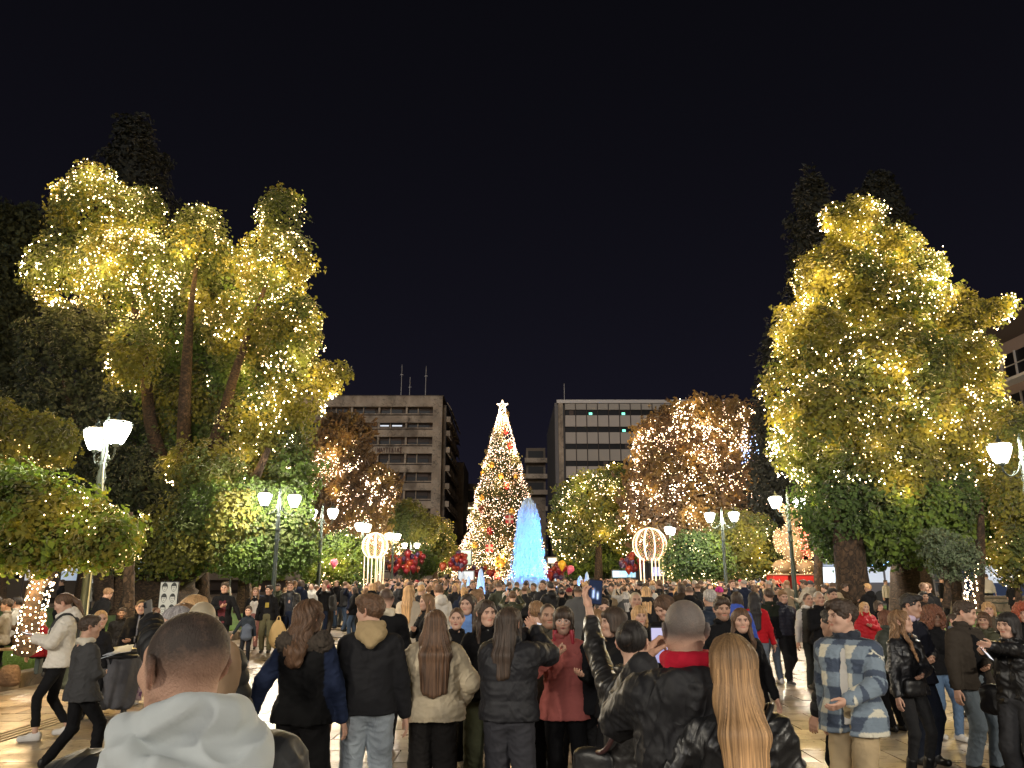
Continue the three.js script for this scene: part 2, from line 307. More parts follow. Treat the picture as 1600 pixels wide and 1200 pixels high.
lampAt(9.3, -2, 0.3, LK * 1.7, 'iron lamp of the row standing behind the viewer on the far side');
lampAt(24, 44, 0.2, LK, 'iron lamp on the lawn beyond the big yellow tree');
lampAt(-22, 62, 0.2, LK, 'iron lamp far behind the leaning trunk');
solo('hanging_cable', tube([V(-7.8, 4.05, -14.5), V(-8.3, 3.5, -15.5), V(-9.2, 3.1, -17), V(-10.3, 3.0, -19)], 0.012, 30, 5), std([0.3, 0.28, 0.25], 0.6), 'thin pale cable sagging from the tall lamp into the trees', 'cable');
solo('lamp_cable', tube([V(-7.62, 4.2, -14.35), V(-7.63, 3.9, -14.32), V(-7.61, 3.4, -14.35), V(-7.63, 2.9, -14.36), V(-7.62, 1.6, -14.37), V(-7.58, 1.05, -14.33), V(-7.52, 0.6, -14.27)], 0.014, 40, 5), std([0.35, 0.36, 0.3], 0.5), 'cable tied along the shaft of the tall lamp', 'cable');

// ---------------------------------------------------------------- foliage and fairy lights
function clump(n, spread, size, fold = 0.25, long = 1.5) {     // a sprig of n small folded leaves
  const P = [], I = [];
  for (let i = 0; i < n; i++) {
    const c = V(rr(-1, 1), rr(-1, 1), rr(-1, 1)).multiplyScalar(spread * 0.62), q = new THREE.Quaternion().setFromEuler(new THREE.Euler(rr(-0.9, 0.9), rr(0, 6.28), rr(-0.9, 0.9))), s = size * rr(0.65, 1.25), b = P.length / 3;
    for (const v of [[0, 0, -0.5 * long], [-0.5, fold, 0], [0, 0, 0.5 * long], [0.5, fold, 0], [0, -0.02, -0.05]]) P.push(...V(...v).multiplyScalar(s).applyQuaternion(q).add(c).toArray());
    I.push(b, b + 4, b + 1, b + 1, b + 4, b + 2, b, b + 3, b + 4, b + 3, b + 2, b + 4);
  }
  const g = new THREE.BufferGeometry(); g.setAttribute('position', new THREE.Float32BufferAttribute(P, 3)); g.setIndex(I); g.computeVertexNormals();
  return g;
}
// lobes: [px, py, rx, ry, light weight, depth shift, density] seen at a depth -> ellipsoids in the world
function lobesAt(list, depth) {
  return list.map(([px, py, rx, ry, w = 0, dz = 0, den = 1]) => {
    const D = depth + dz, c = at(px, py, D), k = D / 1170, r = V(rx * k, ry * k, (rx + ry) * 0.5 * k);
    return { c, r, w, den };
  });
}
const lobeD = (L, p) => { const x = (p.x - L.c.x) / L.r.x, y = (p.y - L.c.y) / L.r.y, z = (p.z - L.c.z) / L.r.z; return (Math.sqrt(x * x + y * y + z * z) - 1) * Math.min(L.r.x, L.r.y, L.r.z); };
const dir3 = () => { const z = rr(-1, 1), a = rr(0, 6.2832), s = Math.sqrt(1 - z * z); return V(s * Math.cos(a), z, s * Math.sin(a)); };
function crown(parent, lobes, mats, n, size, leaves = 9, shell = 0.5, sag = 0, name = 'crown', opt_ = {}) {
  const tot = lobes.reduce((s, L) => s + L.den * Math.pow(L.r.x * L.r.y * L.r.z, 0.62), 0), up = V(0, 1, 0), sets = mats.map(() => []);
  for (const L of lobes) {
    const k = Math.round(n * L.den * Math.pow(L.r.x * L.r.y * L.r.z, 0.62) / tot), off = rnd() * 50;
    for (let i = 0; i < k; i++) {
      const d = dir3(); if (d.z < -0.15 && rnd() < 0.55) d.z *= -1;
      const bump = 0.7 + 0.42 * noise(d.x * 2.6 + off, d.y * 2.6, d.z * 2.6) + (opt_.wild ?? 0.3) * noise(d.x * 6 + off, d.y * 6 + 9, d.z * 6), rad = (shell + (1 - shell) * Math.sqrt(rnd())) * bump;
      const p = V(L.c.x + d.x * L.r.x * rad, L.c.y + d.y * L.r.y * rad, L.c.z + d.z * L.r.z * rad);
      if (noise(p.x * 1.1 + 9, p.y * 1.1, p.z * 1.1) < 0.2) continue;                 // gaps
      const q = new THREE.Quaternion().setFromUnitVectors(up, d.clone().add(V(rr(-0.6, 0.6), rr(0, 0.9), rr(-0.6, 0.6))).normalize()).multiply(new THREE.Quaternion().setFromAxisAngle(up, rr(0, 6.28)));
      const s = rr(0.75, 1.3), m = new THREE.Matrix4().compose(p, q, V(s, s * (1 + sag * rr(0.5, 2)), s));
      const tone = clamp(Math.floor(noise(p.x * 0.7, p.y * 0.7, p.z * 0.7 + 20) * 1.3 * mats.length + rr(-0.6, 0.6)), 0, mats.length - 1);
      sets[tone].push(m);
    }
  }
  sets.forEach((set, t) => {
    const im = shade(new THREE.InstancedMesh(clump(leaves, size * 2.4, size, 0.22, sag ? 2.2 : 1.4), mats[t], set.length)); im.name = name;
    set.forEach((m, i) => im.setMatrixAt(i, m)); im.userData.kind = 'stuff'; parent.add(im);
  });
}
const bulbGeo = (r) => { const g = new THREE.OctahedronGeometry(r, 0); return g; };
function strandMesh(parent, pts, r, mat, name = 'light_strand') {
  const gs = pts.map((p) => { const g = bulbGeo(r * rr(0.8, 1.2)); g.rotateY(rr(0, 3)); g.translate(p.x, p.y, p.z); return g; });
  const m = part(parent, name, mergeGeometries(gs), mat); m.castShadow = false; m.userData.kind = 'stuff';
  return m;
}
// strands that wander over the surface of the lobes
function fairy(label, lobes, strands, per, r, mats, step, powerEach, lights, group) {
  const o = thing('fairy_lights', label, 'string lights', [0, 0, 0], 0, group), W = lobes.reduce((s, L) => s + L.w, 0), all = [];
  for (let s = 0; s < strands; s++) {
    let t = rnd() * W, L = lobes[0]; for (L of lobes) { t -= L.w; if (t <= 0) break; }
    const d = dir3(); d.z = Math.abs(d.z) * (rnd() < 0.8 ? 1 : -1);
    let p = V(L.c.x + d.x * L.r.x, L.c.y + d.y * L.r.y, L.c.z + d.z * L.r.z), dir = V(rr(-1, 1), rr(-0.7, 0.35), rr(-0.5, 0.5)).normalize();
    const pts = [];
    for (let i = 0; i < per; i++) {
      dir.add(V(rr(-1, 1), rr(-1, 0.85), rr(-1, 1)).multiplyScalar(0.85)).normalize();
      p = p.clone().addScaledVector(dir, step * rr(0.6, 1.4));
      let best = 1e9, B = null; for (const q of lobes) if (q.w > 0) { const e = lobeD(q, p); if (e < best) { best = e; B = q; } }
      if (B && Math.abs(best) > 0.1) { const n = V((p.x - B.c.x) / B.r.x ** 2, (p.y - B.c.y) / B.r.y ** 2, (p.z - B.c.z) / B.r.z ** 2).normalize(); p.addScaledVector(n, -(best - rr(-0.2, 0.12)) * 0.8); }
      if (rnd() < 0.86) pts.push(p.clone().add(V(rr(-1, 1), rr(-1, 1), rr(-1, 1)).multiplyScalar(step * 0.4)));
    }
    strandMesh(o, pts, r, pick(mats)); all.push(...pts);
  }
  for (let i = 0; i < lights; i++) {                        // the same bulbs as lights: one per dozen or so
    const p = all[Math.floor((i + 0.5) / lights * all.length)], l = new THREE.PointLight(lin(1, 0.66, 0.22), powerEach);
    l.position.copy(p).add(V(0, r * 3, r * 4)); l.castShadow = true; l.shadow.radius = 22; scene.add(l);
  }
  return o;
}
const FG = 'fairy lights strung over the trees of the square';

// ---------------------------------------------------------------- the trees
const bigL = lobesAt([[150, 335, 72, 66, 1.3], [143, 285, 36, 32, 0.6], [225, 335, 34, 42, 1.1], [105, 420, 60, 60, 1, 0.5], [200, 425, 82, 66, 1.3, -1], [262, 410, 40, 40, 0.6], [312, 395, 52, 66, 0.9], [312, 352, 34, 32, 0.6], [440, 335, 36, 42, 1], [432, 415, 56, 66, 1.1], [455, 520, 48, 74, 1.1, -1], [462, 620, 44, 74, 0.8], [385, 520, 66, 66, 0.5], [300, 500, 60, 62, 0.3, 1], [212, 555, 42, 60, 1, -1.5],
  [200, 650, 60, 64, 0.05, 2.5], [310, 640, 74, 70, 0.4, 1], [400, 670, 70, 60, 0.35, 0], [325, 735, 56, 46, 0.9, -1.5], [330, 825, 96, 56, 0, -1.5], [425, 835, 62, 54, 0, -1], [250, 862, 76, 42, 0, -1], [505, 595, 26, 28, 0.5], [533, 585, 16, 12, 0], [425, 720, 60, 60, 0.05, 1]], 30.5);
const bigR = lobesAt([[1342, 345, 42, 36, 1], [1302, 340, 20, 24, 0.4], [1392, 390, 48, 44, 1], [1440, 425, 36, 36, 0.6], [1312, 440, 70, 66, 1.2], [1400, 480, 86, 66, 1], [1270, 535, 62, 64, 1, -1], [1478, 500, 50, 50, 0.8], [1540, 488, 34, 22, 0.5], [1572, 476, 14, 12, 0.1], [1500, 570, 56, 58, 0.9, -0.5], [1390, 580, 96, 76, 1, -1.5], [1240, 610, 48, 50, 1], [1300, 650, 86, 66, 0.9, -1.5], [1450, 660, 84, 66, 0.55, -2], [1530, 655, 42, 60, 0.7], [1262, 700, 56, 48, 0.6], [1380, 740, 94, 56, 0.15, -2], [1500, 735, 74, 56, 0.5, -1],
  [1310, 740, 60, 50, 0.1, -1]], 27);
function tree(name, label, mats, lobes, n, size, limbs, trunkMat, opt = {}) {
  const o = thing(name, label, 'tree');
  limbs.forEach((l, i) => part(o, i ? 'branch' : 'trunk', limb(l, i ? 7 : 14, i ? 10 : 16, i ? 0.12 : 0.16), trunkMat));
  crown(o, lobes, mats, n, size, opt.leaves ?? 9, opt.shell ?? 0.45, opt.sag ?? 0);
  return o;
}
const P4 = (px, py, D, r) => { const p = at(px, py, D); return [p.x, p.y, p.z, r]; };
{ const b = at(258, 900, 30.5);
  tree('ficus_tree', 'huge tree with three lit crown tops and a thick leaning trunk', M.leaf, bigL, 11500, 0.125, [
    [[b.x - 0.2, -0.2, b.z, 1.5], P4(252, 925, 30.5, 1.15), P4(262, 890, 30.5, 0.95), P4(285, 840, 30.5, 0.8), P4(300, 740, 30.5, 0.4)],
    [P4(262, 905, 30.2, 0.75), P4(300, 885, 29.8, 0.5), P4(345, 850, 29.6, 0.38), P4(380, 790, 29.6, 0.25), P4(420, 700, 29.5, 0.12)],
    [P4(290, 800, 30.5, 0.34), P4(287, 660, 29.5, 0.24), P4(292, 560, 29.2, 0.2), P4(300, 470, 29.3, 0.13), P4(312, 380, 30, 0.04)],
    [P4(300, 780, 30.4, 0.32), P4(340, 680, 29.6, 0.26), P4(362, 600, 29.4, 0.2), P4(385, 530, 29.4, 0.14), P4(440, 380, 30, 0.04)],
    [P4(280, 780, 30.6, 0.36), P4(240, 680, 30, 0.26), P4(225, 560, 29.6, 0.16), P4(200, 440, 29.6, 0.1), P4(150, 320, 30, 0.04)],
    [P4(285, 820, 30.6, 0.3), P4(220, 760, 30.5, 0.2), P4(120, 660, 30.6, 0.1), P4(90, 560, 30.6, 0.04)],
    [P4(255, 925, 30.3, 0.55), P4(225, 938, 29.6, 0.4), P4(195, 950, 29, 0.2)]], M.trunkDark);
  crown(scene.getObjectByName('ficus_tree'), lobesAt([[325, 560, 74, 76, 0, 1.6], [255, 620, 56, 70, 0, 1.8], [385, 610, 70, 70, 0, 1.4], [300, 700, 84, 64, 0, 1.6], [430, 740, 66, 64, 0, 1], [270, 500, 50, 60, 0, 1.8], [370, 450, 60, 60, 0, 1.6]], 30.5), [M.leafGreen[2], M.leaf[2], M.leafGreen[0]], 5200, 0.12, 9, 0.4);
  fairy('string lights over the huge tree with three lit tops', bigL, 84, 46, 0.026, M.bulbHot.concat(M.bulb), 0.25, 8.5, 90, FG);
}
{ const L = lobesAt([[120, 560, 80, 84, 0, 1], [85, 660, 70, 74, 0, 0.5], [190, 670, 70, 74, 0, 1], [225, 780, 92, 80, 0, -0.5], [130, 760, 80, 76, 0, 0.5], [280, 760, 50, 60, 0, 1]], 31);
  tree('ficus_tree', 'dark leafy evergreen tree behind the tall lamp, left of the leaning trunk', M.leafEvergreen, L, 5200, 0.125, [[P4(165, 955, 32, 0.4), P4(160, 860, 32, 0.34), P4(140, 700, 31.5, 0.2), P4(120, 560, 31.5, 0.05)]], M.trunkDark); }
{ const b = at(1415, 930, 27);
  tree('maple_tree', 'great yellow-lit broad tree behind the laughing woman', M.leaf, bigR, 11500, 0.118, [
    [[b.x, -0.2, b.z, 0.62], P4(1415, 925, 27, 0.48), P4(1412, 870, 27, 0.44), P4(1405, 780, 26.8, 0.36), P4(1395, 640, 27, 0.24), P4(1370, 440, 27, 0.05)],
    [P4(1405, 760, 26.8, 0.25), P4(1450, 660, 26.5, 0.18), P4(1490, 560, 26.8, 0.08)], [P4(1405, 740, 26.8, 0.22), P4(1340, 640, 26.2, 0.16), P4(1290, 540, 26.6, 0.07)],
    [P4(1395, 640, 26.9, 0.16), P4(1440, 540, 26.6, 0.1), P4(1450, 440, 26.8, 0.05)], [P4(1412, 860, 26.8, 0.2), P4(1500, 790, 26.4, 0.12), P4(1540, 700, 26.8, 0.05)]], M.trunkDark);
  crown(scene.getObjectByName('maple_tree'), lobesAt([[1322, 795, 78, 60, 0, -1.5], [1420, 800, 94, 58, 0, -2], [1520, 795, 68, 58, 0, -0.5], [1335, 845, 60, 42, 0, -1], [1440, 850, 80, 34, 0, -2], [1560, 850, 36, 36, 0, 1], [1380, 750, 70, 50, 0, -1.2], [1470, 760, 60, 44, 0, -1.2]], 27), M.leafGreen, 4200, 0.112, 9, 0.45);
  fairy('string lights over the great yellow-lit tree behind the laughing woman', bigR, 90, 46, 0.023, M.bulb.concat(M.bulbHot), 0.25, 8, 100, FG);
}
{ const L = lobesAt([[528, 722, 44, 36, 1], [496, 725, 26, 40, 0.9], [588, 765, 32, 36, 1], [540, 790, 58, 48, 0.9, 1], [560, 845, 46, 36, 0.4], [505, 820, 32, 40, 0.3], [540, 680, 34, 26, 0, 3]], 52);
  tree('weeping_tree', 'brown-leaved weeping tree with lights before the left office block', M.leafBrown, L, 3000, 0.17, [[P4(545, 915, 52, 0.35), P4(545, 850, 52, 0.28), P4(545, 740, 52, 0.1)]], M.trunkDark, { sag: 0.9 });
  fairy('string lights on the brown weeping tree before the left office block', L, 90, 40, 0.028, M.bulbPink.concat(M.bulbHot), 0.28, 8, 26, FG);
}
{ const L = lobesAt([[1088, 672, 66, 46, 1.2], [1030, 705, 40, 48, 1], [1150, 690, 44, 58, 1], [1085, 755, 96, 56, 0.5, 1], [1180, 765, 36, 60, 0.5], [1100, 820, 80, 46, 0.15, 1], [1020, 800, 44, 50, 0.1, 2]], 50);
  tree('weeping_tree', 'broad brown-leaved tree with lights before the right office block', M.leafBrown, L, 3600, 0.17, [[P4(1095, 915, 50, 0.4), P4(1092, 850, 50, 0.32), P4(1088, 700, 50, 0.1)], [P4(1092, 840, 50, 0.2), P4(1150, 740, 50, 0.06)], [P4(1092, 840, 50, 0.2), P4(1035, 740, 50, 0.06)]], M.trunkDark, { sag: 0.9 });
  fairy('string lights on the broad brown tree before the right office block', L, 120, 42, 0.027, M.bulbPink.concat(M.bulbHot), 0.28, 8, 34, FG);
  const blue = thing('fairy_lights', 'patch of blue-white lights at the edge of the broad brown tree', 'string lights', [0, 0, 0], 0, FG);
  const pts = []; for (let i = 0; i < 60; i++) pts.push(at(1172 + rr(-14, 14), 700 + rr(-22, 26), 47 + rr(-1, 1))); strandMesh(blue, pts, 0.03, M.bulbBlue);
}
{ const L = lobesAt([[930, 790, 58, 50, 1], [898, 825, 36, 46, 1], [962, 768, 34, 40, 0.9], [985, 820, 40, 40, 0.3, 1]], 56);
  tree('plane_tree', 'yellow-leaved tree with lights just right of the fountain', M.leaf, L, 3000, 0.18, [[P4(935, 915, 56, 0.3), P4(935, 850, 56, 0.22), P4(935, 770, 56, 0.08)]], M.trunkDark);
  fairy('string lights on the yellow-leaved tree right of the fountain', L, 34, 40, 0.03, M.bulb.concat(M.bulbHot), 0.32, 8, 20, FG);
}
{ const L = lobesAt([[632, 808, 28, 26, 1], [655, 830, 30, 24, 1], [610, 840, 26, 26, 0.6]], 72);
  tree('plane_tree', 'small round lit tree at the foot of the left office block', M.leaf, L, 1300, 0.2, [[P4(635, 908, 72, 0.25), P4(635, 850, 72, 0.2), P4(635, 810, 72, 0.08)]], M.trunkDark);
  fairy('string lights on the small round tree under the left office block', L, 10, 34, 0.036, M.bulb, 0.36, 5, 6, FG);
}
{ const L = lobesAt([[680, 845, 26, 34, 1], [660, 865, 20, 24, 0.8], [695, 870, 18, 22, 0.5]], 76);
  tree('plane_tree', 'narrow lit tree between left office block and Christmas tree', M.leaf, L, 1100, 0.2, [[P4(680, 908, 76, 0.25), P4(680, 870, 76, 0.18), P4(680, 820, 76, 0.08)]], M.trunkDark);
  fairy('string lights on the narrow tree beside the Christmas tree', L, 8, 34, 0.036, M.bulb, 0.36, 5, 5, FG);
}
function orange(label, L, depth, foot, n, size, strands, r, lights, mats = M.leafGreen) {
  const o = tree('orange_tree', label, mats, L, n, size, [[P4(foot[0], foot[1], depth, 0.12), P4(foot[0] + 2, foot[1] - 20, depth, 0.1), P4(foot[0], foot[1] - foot[2], depth, 0.06)]], M.trunkDark, { leaves: 10, shell: 0.5 });
  if (strands) fairy('string lights on the ' + label, L, strands, 40, r, M.bulb, depth * 0.009, depth * 0.1, lights, FG);
  return o;
}
{ const L = lobesAt([[50, 800, 90, 52, 1], [135, 835, 76, 44, 0.7, 0.3], [40, 855, 84, 34, 0.9], [-60, 800, 90, 70, 0.6], [10, 765, 60, 34, 0.5, 0.5], [165, 850, 44, 30, 0.3, -0.3]], 12.6);
  const o = tree('orange_tree', 'low spreading orange tree at the left, lights wound down its trunk', [M.leaf[1], M.leafGreen[1], M.leaf[0]], L, 2700, 0.075, [[P4(40, 1020, 13.6, 0.17), P4(45, 960, 13.4, 0.14), P4(60, 900, 13, 0.12), P4(55, 830, 12.8, 0.07)], [P4(52, 930, 13.2, 0.07), P4(85, 890, 12.8, 0.05), P4(110, 830, 12.7, 0.02)], [P4(75, 800, 12.6, 0.03), P4(80, 765, 12.6, 0.02), P4(86, 735, 12.6, 0.008)], [P4(160, 820, 12.6, 0.03), P4(172, 805, 12.6, 0.015), P4(184, 792, 12.6, 0.006)], [P4(5, 765, 12.6, 0.03), P4(12, 745, 12.6, 0.015), P4(18, 732, 12.6, 0.006)]], M.trunkDark, { leaves: 12 });
  fairy('string lights in the low spreading orange tree', L, 18, 34, 0.013, M.bulb.concat(M.bulbHot[0]), 0.16, 1.6, 34, FG);
  const w = thing('fairy_lights', 'dense string lights wound round the orange tree trunk', 'string lights', [0, 0, 0], 0, FG);
  for (let s = 0; s < 5; s++) { const pts = []; for (let i = 0; i < 40; i++) { const t = i / 40, c = P4(40 + 16 * t + 18 * t * t, 1018 - 125 * t, 13.5 - 0.6 * t, 0), a = i * 0.9 + s * 1.3, rad = 0.19 - 0.03 * t + rr(-0.02, 0.03); pts.push(V(c[0] + Math.cos(a) * rad, c[1] + rr(-0.05, 0.05), c[2] + Math.sin(a) * rad)); } strandMesh(w, pts, 0.012, M.bulbHot[s % 2]); }
  for (let i = 0; i < 5; i++) { const c = P4(44 + 5 * i, 1005 - 25 * i, 13, 0), l = new THREE.PointLight(lin(1, 0.66, 0.32), 1.2); l.position.set(c[0], c[1], c[2] + 0.1); l.castShadow = true; l.shadow.radius = 6; scene.add(l); }
}
orange('small round green tree behind the pink balloon', lobesAt([[530, 872, 44, 34, 0.8], [505, 885, 30, 26, 0.5], [560, 880, 30, 30, 0.6]], 36), 36, [530, 925, 40], 2200, 0.11, 9, 0.02, 7);
orange('bright green tree under the far lamp by the fountain', lobesAt([[930, 872, 46, 24, 0.1], [905, 880, 30, 20, 0.1], [965, 878, 34, 22, 0]], 60), 60, [930, 910, 30], 1800, 0.15, 0, 0, 0);
orange('round green tree behind the second globe', lobesAt([[1085, 865, 40, 32, 0.8], [1060, 880, 26, 24, 0.6], [1110, 882, 30, 24, 0.6]], 38), 38, [1085, 925, 40], 2000, 0.11, 8, 0.022, 7);
orange('low green tree left of the glowing bear', lobesAt([[1160, 845, 50, 40, 0.7], [1190, 875, 44, 26, 0.8], [1140, 885, 40, 22, 0.6]], 40), 40, [1160, 925, 40], 2400, 0.11, 12, 0.022, 9, M.leaf);
orange('small leafy tree with bare pale trunk under the big yellow tree', lobesAt([[1480, 865, 40, 36, 0], [1500, 880, 30, 26, 0], [1462, 850, 24, 26, 0]], 23), 23, [1478, 950, 70], 420, 0.06, 0, 0, 0, M.leafGrey);
orange('green tree lit by the second lamp at the left', lobesAt([[350, 800, 56, 44, 0, -1], [395, 790, 44, 40, 0, -0.5], [300, 850, 50, 40, 0], [455, 800, 30, 46, 0], [450, 865, 40, 34, 0], [385, 870, 50, 36, 0, -0.5]], 29.4), 29.4, [385, 960, 60], 4200, 0.1, 0, 0, 0, [M.leaf[1], M.leafGreen[1], M.leafGreen[0]]);
orange('tree at the frame edge behind the near right lamp', lobesAt([[1590, 700, 40, 60, 1], [1600, 790, 40, 60, 0.8], [1590, 870, 34, 40, 0.1]], 24), 24, [1590, 960, 60], 1700, 0.11, 10, 0.02, 10, M.leaf);
orange('tree fragment at the far left edge with a few lights', lobesAt([[-10, 690, 50, 60, 0.3], [70, 690, 44, 40, 0.25], [5, 720, 40, 30, 0.8]], 24), 24, [-20, 960, 90], 1700, 0.12, 4, 0.02, 4, M.leaf);
orange('far green bush under the lamp by the red balloons', lobesAt([[650, 885, 22, 16, 0.3], [668, 878, 14, 14, 0.3]], 64), 64, [652, 908, 14], 700, 0.16, 0, 0, 0);
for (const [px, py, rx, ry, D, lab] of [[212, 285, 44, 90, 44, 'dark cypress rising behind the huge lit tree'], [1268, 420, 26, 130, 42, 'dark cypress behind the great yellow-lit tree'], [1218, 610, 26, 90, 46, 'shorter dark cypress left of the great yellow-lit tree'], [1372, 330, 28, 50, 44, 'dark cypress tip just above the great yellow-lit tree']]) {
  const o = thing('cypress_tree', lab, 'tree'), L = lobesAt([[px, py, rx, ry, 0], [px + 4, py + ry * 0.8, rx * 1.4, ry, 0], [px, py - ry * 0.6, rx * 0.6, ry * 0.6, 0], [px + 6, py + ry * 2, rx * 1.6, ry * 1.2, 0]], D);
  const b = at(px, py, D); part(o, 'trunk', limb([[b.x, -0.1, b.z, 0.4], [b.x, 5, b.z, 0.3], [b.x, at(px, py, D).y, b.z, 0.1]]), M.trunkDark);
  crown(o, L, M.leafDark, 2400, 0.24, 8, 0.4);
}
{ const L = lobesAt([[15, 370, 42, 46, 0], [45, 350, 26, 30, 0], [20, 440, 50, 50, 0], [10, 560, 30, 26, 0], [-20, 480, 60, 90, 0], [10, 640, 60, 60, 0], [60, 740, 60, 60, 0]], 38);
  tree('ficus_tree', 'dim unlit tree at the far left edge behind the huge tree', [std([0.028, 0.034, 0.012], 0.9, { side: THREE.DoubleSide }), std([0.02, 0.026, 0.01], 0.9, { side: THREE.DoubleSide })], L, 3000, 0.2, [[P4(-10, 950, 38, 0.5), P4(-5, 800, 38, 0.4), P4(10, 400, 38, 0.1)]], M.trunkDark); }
for (const [px, py0, py1, D, r, lean, lab] of [[193, 960, 640, 32.5, 0.5, 16, 'broad pale trunk behind the hooded woman, crown out of sight'], [199, 985, 800, 22, 0.16, 6, 'slender pale trunk left of the bearded man'], [378, 958, 720, 30.5, 0.25, 20, 'pale trunk behind the boy and the man in a blazer'], [1340, 985, 760, 25, 0.55, -26, 'leaning grooved trunk right of the bear figure'], [1280, 960, 700, 34, 0.2, -4, 'thin dark trunk right beside the bear figure'], [1528, 950, 780, 24, 0.16, 6, 'dark slim trunk beside the trunk wound with lights'], [1497, 965, 800, 26, 0.15, -8, 'dark slim trunk left of the trunk wound with lights'], [318, 960, 800, 34, 0.3, -5, 'far trunk right of the huge leaning trunk']])
  solo('tree_trunk', limb([P4(px, py0, D, r * 1.25), P4(px + lean * 0.2, lerp(py0, py1, 0.15), D, r), P4(px + lean * 0.6, lerp(py0, py1, 0.6), D, r * 0.85), P4(px + lean, py1, D, r * 0.25)], 14, 16, 0.1), px === 193 || px === 378 || px === 199 ? M.trunk : M.trunkDark, lab, 'tree');
{ const w = thing('fairy_lights', 'string lights wound round the slim trunk by the right lawn', 'string lights', [0, 0, 0], 0, FG);
  for (let s = 0; s < 2; s++) { const pts = []; for (let i = 0; i < 40; i++) { const t = i / 40, c = P4(1516 + 3 * t, 950 - 70 * t, 24, 0), a = i * 1.1 + s * 2; pts.push(V(c[0] + Math.cos(a) * 0.17, c[1], c[2] + Math.sin(a) * 0.17)); } strandMesh(w, pts, 0.022, M.bulbHot[s]); } }
